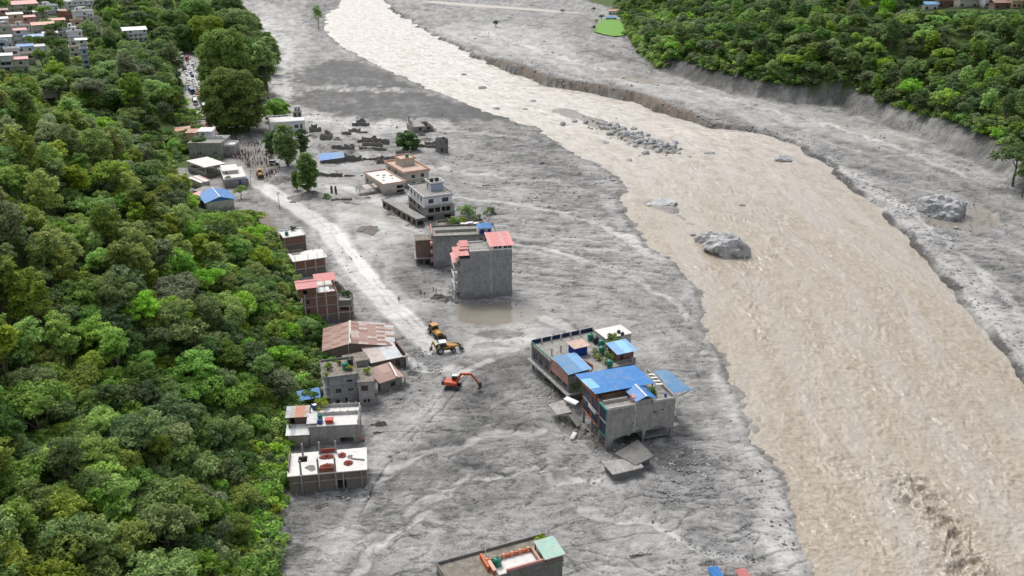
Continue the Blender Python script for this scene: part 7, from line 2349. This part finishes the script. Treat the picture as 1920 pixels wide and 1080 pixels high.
for i in range(190):
    j = r.choices(range(4), wgt)[0]
    t_ = r.random()
    a = isl[j] * (1 - t_) + isl[j + 1] * t_
    x, y = a[0] + r.gauss(0, 4.6), a[1] + r.gauss(0, 7.5)
    s = .55 + 1.9 * r.random() ** 2.2
    o = link("boulder", protoR[i % 7])
    o.location = (x, y, max(gz(x, y), -.9) + s * .25)
    o.scale = (s, s * r.uniform(.7, 1.1), s)
    o.rotation_euler = (r.uniform(-.3, .3), r.uniform(-.3, .3), r.uniform(0, 6))
    tag(o, "grey boulder in the rocky island in mid-river" if s < 1.7 else "larger grey boulder in the rocky island in mid-river", 'boulder', 'boulders of the mid-river island')
for u, v, s, lb in [(905, 165, 3, "dark stone in the far rapids nearest the left bank"), (1000, 190, 2.4, "dark stone in the rapids upstream of the rocky island"), (930, 204, 2.4, "stone at the left bank edge in the far rapids"),
                   (1135, 268, 2.2, "brown rock in the narrow left channel"), (1180, 300, 2.0, "rock in the left channel below the island"), (1300, 440, 1.2, "small stone left of the two river boulders"),
                   (1392, 385, 1.6, "submerged rock raising a brown wave in mid-river"), (985, 205, 2, "dark stone midway across the far rapids"), (870, 140, 2.2, "stone breaking the surface far upstream")]:
    p = px(u, v, -.6)
    o = link("boulder", protoR[int(u) % 7])
    o.location = (p.x, p.y, -.6)
    o.scale = (s, s * .8, s * .7)
    o.rotation_euler.z = u
    tag(o, lb, 'boulder')
# stones nobody could count along the banks and over the flats
stone_col = bpy.data.collections.new("stone_prototypes")
for i, me in enumerate(protoR):
    stone_col.objects.link(bpy.data.objects.new("s%03d" % i, me))
SN = gn_group("stones", stone_col)
r = random.Random(33)
st = []
while len(st) < 1500:
    y = 120 + 560 * r.random() ** 1.6
    x = float(li(RIVR, y)) + abs(r.gauss(0, 1)) * 7 + .8
    st.append((x, y, gz(x, y), r.uniform(.10, .38) * (1 + y / 500), r.randrange(7)))
while len(st) < 2700:
    y = 118 + 200 * r.random() ** 1.4
    x = float(li(RIVL, y)) - abs(r.gauss(0, 1)) * 16 - 1.0
    if x < li(FOOT, y) + 4: continue
    st.append((x, y, gz(x, y), r.uniform(.06, .24), r.randrange(7)))
a0 = W2([(1225, 840), (1400, 900), (1430, 1075), (1250, 1075)])
while len(st) < 3500:
    x, y = r.uniform(20, 48), r.uniform(118, 160)
    if inside(np.array([x]), np.array([y]), a0)[0]:
        st.append((x, y, gz(x, y), r.uniform(.06, .26), r.randrange(7)))
for u0, v0, u1, v1, n_ in [(770, 650, 830, 700, 160), (1080, 830, 1330, 930, 350), (1600, 300, 1920, 470, 600), (1030, 700, 1080, 830, 120), (840, 530, 862, 560, 60), (690, 690, 790, 760, 160), (740, 350, 860, 420, 120), (780, 480, 970, 570, 200), (545, 900, 700, 940, 80), (560, 460, 660, 620, 150), (1000, 690, 1060, 760, 80)]:
    for _ in range(n_):
        p = px(r.uniform(u0, u1), r.uniform(v0, v1))
        st.append((p.x, p.y, gz(p.x, p.y), r.uniform(.08, .34) * (1 + p.y / 600), r.randrange(7)))
wood("stones", st, "loose grey stones scattered along the banks and mud", "stones", SN, lambda q: q[4])

# dark clods of silt and splintered wood over the wash
m = NT("mud_clod")
m.col(m.ramp(m.noise(m.coord(), 2.0, 4), [(.3, (.055, .053, .05)), (.7, (.15, .145, .138))]))
m.set(Roughness=.9)
clod_col = bpy.data.collections.new("clod_prototypes")
for i in range(5):
    me = rock_mesh(260 + i, .8, 2, 1, .8, .45)
    me.materials.append(m.m)
    clod_col.objects.link(bpy.data.objects.new("c%03d" % i, me))
CN = gn_group("clods", clod_col)
cl = []
def many(n, u0, v0, u1, v1, s0, s1):
    for _ in range(n):
        p = px(r.uniform(u0, u1), r.uniform(v0, v1))
        if li(FOOT, p.y) + 6 < p.x < li(RIVL, p.y) - 2 or li(RIVR, p.y) + 2 < p.x < li(RHILL, p.y):
            if perlin(p.x / 14, p.y / 14, 141) > -.1:
                cl.append((p.x, p.y, gz(p.x, p.y), r.uniform(s0, s1) * (1 + p.y / 700), r.randrange(5)))
many(420, 1180, 880, 1500, 1078, .06, .30)
many(260, 700, 720, 1150, 1070, .05, .20)
many(300, 860, 230, 1160, 420, .10, .45)
many(260, 560, 210, 900, 330, .12, .5)
many(300, 960, 430, 1320, 760, .06, .28)
many(300, 1480, 200, 1910, 560, .10, .4)
many(160, 860, 60, 1240, 190, .2, .7)
many(200, 600, 380, 860, 640, .06, .25)
wood("mud_clods", cl, "dark silt clods and splinters strewn over the mud", "debris", CN, lambda q: q[4])

# driftwood and dark debris on the mud
r = random.Random(5)
def debris(u, v, L, rz, label, seed):
    p = px(u, v)
    rr = random.Random(seed)
    o = empty("driftwood", (p.x, p.y, gz(p.x, p.y) + .15), rz)
    mb = MB()
    pts = [Vector((L * i / 4, rr.uniform(-.2, .2) * L * .2, rr.uniform(0, .25))) for i in range(5)]
    for i in range(4): mb.bar(pts[i], pts[i + 1], .16 - .025 * i, 6)
    mb.build("trunk", BARK, o)
    mb = MB()
    for i in range(4):
        s = pts[1 + i % 3]
        mb.bar(s, s + Vector((rr.uniform(.3, 1), rr.uniform(-1, 1), rr.uniform(.1, .7))) * L * .25, .05, 4)
    mb.build("branch", BARK, o)
    tag(o, label, 'driftwood', 'driftwood on the mud')
for i, (u, v, L, a, lb) in enumerate([(643, 380, 7, -.4, "dark snag pointing right near the tree mound"), (760, 425, 3, .8, "short dark stick left of the wide grey building"), (966, 518, 4, 1.0, "dark branches right of the tall grey building"),
                                     (1180, 1046, 4, .2, "dark branch lying on the mud near the bottom edge"), (590, 950, 2.5, .3, "thin branch in front of the unfinished house"), (905, 350, 5, .2, "dark branch on the streaked wash"),
                                     (870, 300, 5, .1, "dark snag right of the slim tower"), (940, 345, 4, -.2, "lone dark branch on the wash toward the river"), (1090, 175, 5, .5, "dark snag stuck on the right cut bank edge"),
                                     (700, 815, 2.2, .2, "short dark log beside the low terrace house"), (920, 405, 5, .3, "dark uprooted bush stem right of the rear terrace")]):
    debris(u, v, L, a, lb, i)
for u, v, s, lb, mt in [(918, 402, 3.0, "dark uprooted bush on the wash right of the wide grey building", 'grey'), (876, 404, 4.4, "large grey shrub behind the wide grey building's terrace", 'grey'), (614, 372, 2.2, "small green bush at the foot of the tree mound", 'mid'),
                       (480, 1000, 0, "", 'mid')]:
    if not s: continue
    p = px(u, v)
    o = plant((p.x, p.y, gz(p.x, p.y)), s, lb, mt, 1, "bush", False)
    del o['group']
heap(px(692, 431) + Vector((0, 0, .1)), 3.6, 5.5, .7, 'brick_muddy', "earth_mound", "reddish brown earth mound beside the mud track", 'mound', 301)
heap(px(575, 368) + Vector((0, 0, -.4)), 7, 8, 1.6, 'rubble', "mud_mound", "grey mud mound under the columnar tree", 'mound', 302)
heap(px(530, 338) + Vector((0, 0, -.3)), 5, 6, 1.6, 'rubble', "mud_mound", "dark mud mound between the orange loader and the columnar tree", 'mound', 303)
heap(px(690, 700) + Vector((10.5, 0, -.1)), 2.0, 1.5, .8, 'rubble', "rubble_mound", "rubble spill right of the zinc-roofed house", 'rubble', 304)
heap(px(700, 798) + Vector((1.5, 0, -.1)), 2.0, 1.0, 1.1, 'rubble', "rubble_mound", "dark collapsed shed remains right of the low terrace house", 'rubble', 305)
heap(px(742, 400) + Vector((0, 0, -.2)), 4, 4, 1.2, 'rubble', "mud_mound", "grey mud mound left of the long low hall", 'mound', 306)

# ------------------------------------------------------------------ machines and vehicles
def paint(name, c, rough=.4):
    m = NT(name)
    n = m.noise(m.coord(), 1.6, 5, .7)
    m.col(m.mix(m.ramp(n, [(.5, (0, 0, 0)), (.72, (.8, .8, .8))]), c, (.15, .14, .13)))
    m.set(Roughness=rough)
    return m.m
paint("machine_yellow", (0.50, 0.25, 0.04))
paint("machine_orange", (0.50, 0.085, 0.03))
paint("machine_dark", (0.03, 0.03, 0.032), .6)
paint("tyre", (0.025, 0.025, 0.026), .85)
for n_, c_ in dict(car_white=(.75, .75, .75), car_silver=(.42, .43, .44), car_dark=(.06, .065, .07), car_red=(.45, .04, .03), car_blue=(.05, .12, .3)).items():
    paint(n_, c_, .3)

def wheel(parent, x, y, r, w, name="wheel"):
    M = Matrix.Translation((x, y, r)) @ Matrix.Rotation(math.pi / 2, 4, 'X')
    o = MB().lathe([(r * .7, -w / 2), (r * .95, -w / 2), (r, -w / 3), (r, w / 3), (r * .95, w / 2), (r * .7, w / 2)], 14, M).build(name, 'tyre', parent)
    MB().lathe([(r * .55, -w / 2 - .02), (r * .55, w / 2 + .02)], 12, M).build("rim", 'car_silver', o)
    return o

def loader(loc, rz, label, roof='machine_yellow', up=0.15, rear=True):
    o = empty("backhoe_loader", loc, rz)
    MB().box(-2.2, 2.0, -.45, .45, .55, 1.0).build("chassis", 'machine_dark', o)
    MB().hexa([(.2, -.6, 1.0), (2.2, -.5, 1.0), (2.2, .5, 1.0), (.2, .6, 1.0), (.2, -.55, 1.75), (2.1, -.42, 1.5), (2.1, .42, 1.5), (.2, .55, 1.75)]).build("hood", 'machine_yellow', o)
    cab = MB().box(-1.5, .15, -.75, .75, 1.0, 1.4).build("cab", 'machine_yellow', o)
    MB().hexa([(-1.4, -.68, 1.4), (.1, -.68, 1.4), (.1, .68, 1.4), (-1.4, .68, 1.4), (-1.3, -.62, 2.5), (-.1, -.62, 2.5), (-.1, .62, 2.5), (-1.3, .62, 2.5)]).build("window", 'glass', cab)
    MB().box(-1.55, .1, -.8, .8, 2.5, 2.68).build("roof", roof, cab)
    for y in (-.95, .95):
        wheel(o, -1.4, y, .78, .5)
        wheel(o, 1.6, y, .52, .38)
    a = MB()
    for y in (-.75, .75):
        a.beam((.3, y, 1.5), (2.6, y, 1.2 + up), .16, .26)
        a.beam((2.6, y, 1.2 + up), (3.1, y, .5 + up), .16, .24)
    a.build("loader_arm", 'machine_yellow', o)
    z = .1 + up
    bk = MB()
    prof = [(3.0, z + .9), (2.9, z + .3), (3.2, z), (4.0, z + .02)]
    V, F_ = [], []
    for x, zz in prof:
        V += [(x, -1.15, zz), (x, 1.15, zz), (x + .06, -1.15, zz + .06), (x + .06, 1.15, zz + .06)]
    for i in range(3):
        p, q = 4 * i, 4 * i + 4
        F_ += [(p, p + 1, q + 1, q), (p + 2, q + 2, q + 3, p + 3)]
    F_ += [(0, 2, 3, 1), (12, 13, 15, 14)]
    bk.add(V, F_)
    for y in (-1.15, 1.09):
        bk.prism([(3.0, z + .9), (2.9, z + .3), (3.2, z), (4.0, z + .02)], 0, .06, Matrix.Translation((0, y + .06, 0)) @ Matrix.Rotation(math.pi / 2, 4, 'X'))
    bk.build("bucket", 'machine_dark', o)
    if rear:
        MB().beam((-2.2, 0, 1.0), (-2.9, 0, 2.9), .26, .34).build("rear_boom", 'machine_yellow', o)
        MB().beam((-2.9, 0, 2.9), (-3.3, 0, 1.5), .2, .26).build("rear_stick", 'machine_yellow', o)
        MB().hexa([(-3.6, -.3, .9), (-3.0, -.3, .8), (-3.0, .3, .8), (-3.6, .3, .9), (-3.5, -.3, 1.5), (-3.1, -.3, 1.5), (-3.1, .3, 1.5), (-3.5, .3, 1.5)]).build("rear_bucket", 'machine_dark', o)
    o.scale = (1.12, 1.12, 1.12)
    return tag(o, label, 'loader')
def gpt(u, v, dz=0.05):
    p = px(u, v)
    p.z = gz(p.x, p.y) + dz
    return p
loader(gpt(817, 629), math.radians(-62), "yellow backhoe loader on the mud track facing the camera")
loader(gpt(836, 659), math.radians(18), "yellow backhoe loader with white roof and raised dark bucket", 'car_white', .35)
loader(gpt(488, 331), math.radians(-70), "orange-yellow loader at the front of the crowd", 'machine_yellow', .1, False)

# the excavator
e0 = gpt(850, 727)
o = empty("excavator", e0, math.radians(-8))
for y in (-1.15, 1.15):
    V = []
    pr = [(-1.7, .3), (-1.5, .05), (1.5, .05), (1.7, .3), (1.7, .55), (1.45, .85), (-1.45, .85), (-1.7, .55)]
    MB().prism(pr, -.28, .28, Matrix.Translation((0, y, 0)) @ Matrix.Rotation(math.pi / 2, 4, 'X')).build("track", 'machine_dark', o)
MB().lathe([(.7, .6), (.7, 1.05)], 14).build("turntable", 'machine_dark', o)
up = MB().hexa([(-2.0, -1.2, 1.05), (1.0, -1.2, 1.05), (1.0, 1.2, 1.05), (-2.0, 1.2, 1.05), (-1.9, -1.15, 1.9), (.9, -1.15, 1.75), (.9, 1.15, 1.75), (-1.9, 1.15, 1.9)]).build("upper_body", 'machine_orange', o)
MB().box(-2.5, -2.0, -1.15, 1.15, 1.1, 1.95).build("counterweight", 'machine_dark', up)
cab = MB().hexa([(-.4, .25, 1.8), (1.1, .25, 1.8), (1.1, 1.15, 1.8), (-.4, 1.15, 1.8), (-.35, .3, 2.85), (.8, .3, 2.85), (.8, 1.1, 2.85), (-.35, 1.1, 2.85)]).build("cab", 'glass', o)
MB().box(-.4, .85, .25, 1.15, 2.852, 2.95).build("roof", 'car_white', cab)
bm_ = MB().beam((.8, -.1, 1.6), (2.0, -.1, 3.9), .42, .55)
bm_.beam((1.9, -.1, 3.8), (4.3, -.1, 4.0), .42, .5)
bm_.build("boom", 'machine_orange', o)
MB().beam((4.15, -.1, 4.1), (6.0, -.1, 1.9), .34, .42).build("stick", 'machine_orange', o)
MB().bar((1.3, -.1, 2.0), (3.0, -.1, 3.7), .1).build("hydraulic_ram", 'car_silver', o)
bk = MB().prism([(5.7, 2.0), (6.3, 2.1), (6.75, 1.4), (6.6, .6), (5.9, .35), (5.75, .55), (6.2, .9), (6.2, 1.3)], -.5, .5, Matrix.Translation((0, -.1, 0)) @ Matrix.Rotation(math.pi / 2, 4, 'X'))
bk.build("bucket", 'machine_dark', o)
o.rotation_euler.z = math.radians(-10)
tag(o, "orange-red excavator digging beside the mud track", 'excavator')
# pale scraped patch and pipe beside it are on the ground sheet

# cars
def car_parts(kind):
    if kind == 'car':
        prof = [(-2.0, .35), (-2.05, .75), (-1.9, .95), (-1.3, 1.0), (1.0, .98), (1.9, .85), (2.05, .6), (2.0, .35)]
        cab_ = (-1.5, .95, -1.1, .45, 1.45, .82)
        wr, L = .33, 1.25
    elif kind == 'jeep':
        prof = [(-2.1, .45), (-2.15, 1.1), (-2.0, 1.2), (.9, 1.2), (2.1, 1.05), (2.15, .7), (2.1, .45)]
        cab_ = (-2.0, .9, -1.9, .5, 1.85, .86)
        wr, L = .4, 1.35
    else:
        prof = [(-4.6, .5), (-4.7, 1.2), (-4.7, 1.5), (4.5, 1.5), (4.7, 1.2), (4.6, .5)]
        cab_ = (-4.6, 4.5, -4.55, 4.4, 2.9, 1.15)
        wr, L = .5, 3.0
    hw = .85 if kind != 'bus' else 1.2
    body = MB().prism(prof, -hw, hw, Matrix.Rotation(math.pi / 2, 4, 'X'))
    zt = max(z for x, z in prof)
    a, b_, c_, d_, zh, w_ = cab_
    zb = zt - .02
    gh = MB().hexa([(a, -w_, zb), (b_, -w_, zb), (b_, w_, zb), (a, w_, zb), (c_, -w_ * .86, zh), (d_, -w_ * .86, zh), (d_, w_ * .86, zh), (c_, w_ * .86, zh)])
    rf = MB().hexa([(c_ - .04, -w_ * .88, zh + .004), (d_ + .04, -w_ * .88, zh + .004), (d_ + .04, w_ * .88, zh + .004), (c_ - .04, w_ * .88, zh + .004), (c_ + .1, -w_ * .8, zh + .09), (d_ - .1, -w_ * .8, zh + .09), (d_ - .1, w_ * .8, zh + .09), (c_ + .1, w_ * .8, zh + .09)])
    return body.mesh(kind + "_body", 'car_white'), gh.mesh(kind + "_glass", 'glass'), rf.mesh(kind + "_roof", 'car_white'), wr, L, hw
CP_ = {k: car_parts(k) for k in ('car', 'jeep', 'bus')}
_wm = {}
def vehicle(kind, mat, loc, rz, label, group=None):
    bm_, gm, rm, wr, L, hw = CP_[kind]
    o = empty({'car': 'car', 'jeep': 'jeep', 'bus': 'bus'}[kind], loc, rz)
    for n_, me in (("body", bm_), ("windows", gm), ("roof", rm)):
        q = link(n_, me, o)
        if n_ != "windows":
            q.material_slots[0].link = 'OBJECT'
            q.material_slots[0].material = MATS[mat]
    if kind not in _wm:
        _wm[kind] = MB().lathe([(wr * .8, -.12), (wr, -.08), (wr, .08), (wr * .8, .12)], 12, Matrix.Rotation(math.pi / 2, 4, 'X')).mesh("wheel", 'tyre')
    for x in (-L, L):
        for y in (-hw, hw):
            q = link("wheel", _wm[kind], o)
            q.location = (x, y, wr)
    return tag(o, label, kind, group)
g = gpt(514, 309)
vehicle('jeep', 'car_silver', g, math.radians(5), "grey mud-coated car parked below the trees near the crowd")
bpy.context.view_layer.objects.active = None
route = [(352, 112), (356, 128), (362, 148), (369, 170), (378, 192), (388, 212), (398, 230)]
r = random.Random(21)
q_ = [gpt(u, v) for u, v in route]
nm = {'car_white': 'white', 'car_silver': 'silver', 'car_dark': 'dark', 'car_red': 'red', 'car_blue': 'blue'}
n_ = 0
for lane in (-2.9, .4, 3.4):
    t_ = r.uniform(0, .2)
    while t_ < 5.9:
        i = int(t_)
        f_ = t_ - i
        p = q_[i].lerp(q_[i + 1], f_)
        d_ = (q_[i + 1] - q_[i]).normalized()
        p = p + Vector((d_.y, -d_.x, 0)) * (lane + r.uniform(-.4, .4))
        kind = r.choices(['car', 'jeep', 'bus'], [5, 4, 1.2])[0]
        mt = r.choices(list(nm), [6, 2.5, 1.5, .7, .6])[0]
        if r.random() < .72:
            vehicle(kind, mt, (p.x, p.y, gz(p.x, p.y) + .05), math.atan2(d_.y, d_.x) + (math.pi if r.random() < .5 else 0) + r.uniform(-.12, .12),
                    "%s %s in the queue on the road beside the huge round tree" % (nm[mt], kind), "vehicles queued on the road")
        t_ += (12 if kind == 'bus' else 7.5) / max((q_[i + 1] - q_[i]).length, 1) * r.uniform(1.0, 1.6)

# ------------------------------------------------------------------ people
def person_mesh(name, pose):
    J, E = [], []
    def jv(x, y, z, r_):
        J.append((Vector((x, y, z)), r_))
        return len(J) - 1
    pel = jv(0, 0, .95, .135)
    wai = jv(0, .0, 1.12, .125)
    che = jv(0, .01, 1.34, .155)
    nec = jv(0, .01, 1.49, .065)
    hea = jv(0, .02, 1.60, .095)
    top_ = jv(0, .0, 1.70, .085)
    E += [(pel, wai), (wai, che), (che, nec), (nec, hea), (hea, top_)]
    for s in (-1, 1):
        st_ = pose.get('stride', 0) * s
        h = jv(s * .10, 0, .88, .10)
        k_ = jv(s * .11, st_ * .5 + .03, .50, .07)
        an = jv(s * .11, st_, .09, .05)
        to = jv(s * .12, st_ + .15, .04, .04)
        E += [(pel, h), (h, k_), (k_, an), (an, to)]
        sh = jv(s * .20, 0, 1.40, .065)
        ar = pose.get('arm', 0)
        el = jv(s * .26, .02 + ar * .1 - st_ * .3, 1.13 + ar * .05, .05)
        ha = jv(s * (.26 - ar * .12), .08 + ar * .28 - st_ * .4, .90 + ar * .25, .038)
        hd = jv(s * (.25 - ar * .14), .11 + ar * .33 - st_ * .45, .82 + ar * .28, .035)
        E += [(che, sh), (sh, el), (el, ha), (ha, hd)]
    me = bpy.data.meshes.new(name + "_cage")
    me.from_pydata([j[0] for j in J], E, [])
    ob = bpy.data.objects.new(name + "_cage", me)
    COL.objects.link(ob)
    md = ob.modifiers.new("skin", 'SKIN')
    for v_, j in zip(me.skin_vertices[0].data, J):
        v_.radius = (j[1], j[1] * .82)
    me.skin_vertices[0].data[0].use_root = True
    sb = ob.modifiers.new("sub", 'SUBSURF')
    sb.levels = sb.render_levels = 1
    dg = bpy.context.evaluated_depsgraph_get()
    out = bpy.data.meshes.new_from_object(ob.evaluated_get(dg))
    out.name = name
    bpy.data.objects.remove(ob)
    out.materials.clear()
    for m_ in ('skin', 'shirt_white', 'trousers', 'hair'):
        out.materials.append(MATS[m_])
    for f_ in out.polygons:
        c_ = f_.center
        if c_.z > 1.66 or (c_.z > 1.55 and c_.y < -.03): k_ = 3
        elif c_.z > 1.47: k_ = 0
        elif c_.z > .97 and not (abs(c_.x) > .19 and c_.z < 1.1): k_ = 1
        elif abs(c_.x) > .19 and c_.z > .7: k_ = 0
        else: k_ = 2
        f_.material_index = k_
        f_.use_smooth = True
    return out
for n_, c_ in dict(skin=(.22, .12, .075), hair=(.012, .01, .009), trousers=(.03, .035, .05), trousers_tan=(.2, .16, .11), shirt_white=(.7, .7, .7), shirt_blue=(.05, .13, .35), shirt_red=(.4, .04, .04),
                   shirt_dark=(.035, .035, .04), shirt_yellow=(.55, .38, .05), shirt_green=(.05, .2, .09), shirt_pink=(.5, .2, .3), shirt_grey=(.25, .25, .26)).items():
    paint(n_, c_, .8)
PM = [person_mesh("person_a", {}), person_mesh("person_b", {'stride': .22}), person_mesh("person_c", {'arm': .8})]
SH = ['white', 'blue', 'red', 'dark', 'yellow', 'green', 'pink', 'grey']
POSE = ["standing", "walking", "standing with raised forearms"]
def person(loc, i, sh, label, rz, group=None):
    o = link("person", PM[i])
    o.location = loc
    o.rotation_euler.z = rz
    s = random.uniform(.96, 1.1)
    o.scale = (s * 1.1, s * 1.1, s)
    for k_, mt in ((1, 'shirt_' + sh), (2, random.choice(['trousers', 'trousers', 'trousers_tan']))):
        o.material_slots[k_].link = 'OBJECT'
        o.material_slots[k_].material = MATS[mt]
    return tag(o, label, 'person', group)
r = random.Random(77)
crowd = W2([(418, 258), (440, 246), (475, 262), (520, 303), (527, 322), (505, 338), (480, 322), (450, 308), (425, 290)])
n_ = 0
while n_ < 228:
    x, y = r.uniform(crowd[:, 0].min(), crowd[:, 0].max()), r.uniform(crowd[:, 1].min(), crowd[:, 1].max())
    if not inside(np.array([x]), np.array([y]), crowd)[0]: continue
    if perlin(x / 7, y / 9, 99) < -.12: continue
    sh = r.choices(SH, [4, 3, 2, 5, .8, 1, 1.5, 2])[0]
    i = r.randrange(3)
    person((x, y, gz(x, y)), i, sh, "person in %s shirt %s in the crowd on the muddy road" % (sh, POSE[i]), r.uniform(0, 6.28), "crowd on the muddy road")
    n_ += 1
n_ = 0
while n_ < 60:
    t_ = r.random() ** .7 * 5.99
    i = int(t_)
    p = q_[i].lerp(q_[i + 1], t_ - i)
    x, y = p.x + r.choice([-5.2, -1.2, 1.9, 5.0]) + r.uniform(-.7, .7), p.y
    sh = r.choices(SH, [4, 3, 2, 5, .8, 1, 1.5, 2])[0]
    k_ = r.randrange(3)
    person((x, y, gz(x, y)), k_, sh, "person in %s shirt %s among the queued vehicles" % (sh, POSE[k_]), r.uniform(0, 6.28), "people among the queued vehicles")
    n_ += 1
for u, v, k_, sh, lb in [(501, 338, 1, 'dark', "person in dark clothes walking alone just below the orange loader"), (514, 332, 0, 'red', "person in red standing right of the orange loader"), (509, 327, 0, 'dark', "person in dark shirt standing behind the lone red-shirted one"),
                        (789, 555, 0, 'dark', "left of two people standing near the tall grey building's rubble"), (796, 557, 0, 'dark', "right of two people standing near the tall grey building's rubble"),
                        (813, 548, 1, 'red', "person in red shirt by the rubble left of the tall grey building"), (818, 550, 0, 'dark', "person in dark shirt by the reddish rubble"), (748, 566, 1, 'blue', "person walking alone beside the mud track")]:
    p = gpt(u, v, 0)
    person(p, k_, sh, lb, r.uniform(0, 6))

# ------------------------------------------------------------------ utility poles along the road
for i, (u, v, hh, lb) in enumerate([(470, 352, 8, "leaning utility pole at the road below the crowd"), (525, 392, 7, "utility pole at the road near the small brick house"), (601, 296, 7, "utility pole beside the blue tarpaulin shed"),
                                    (408, 246, 8, "utility pole at the top of the crowd"), (660, 668, 6.5, "utility pole between the rusty shed and the weathered house")]):
    p = gpt(u, v, -.3)
    o = empty("utility_pole", p, .4 * i)
    o.rotation_euler.y = [.09, -.04, .03, 0, .02][i]
    MB().lathe([(.16, 0), (.09, hh)], 8).build("post", 'concrete_light', o)
    MB().box(-.8, .8, -.05, .05, hh - .6, hh - .48).box(-.6, .6, -.05, .05, hh - 1.2, hh - 1.1).build("crossarm", 'iron', o)
    mb = MB()
    for x in (-.7, -.3, .3, .7): mb.lathe([(.05, hh - .478), (.07, hh - .40), (.04, hh - .33)], 6, None, (x, 0, 0))
    mb.build("insulator", 'tank_white', o)
    tag(o, lb, 'pole', 'utility poles')
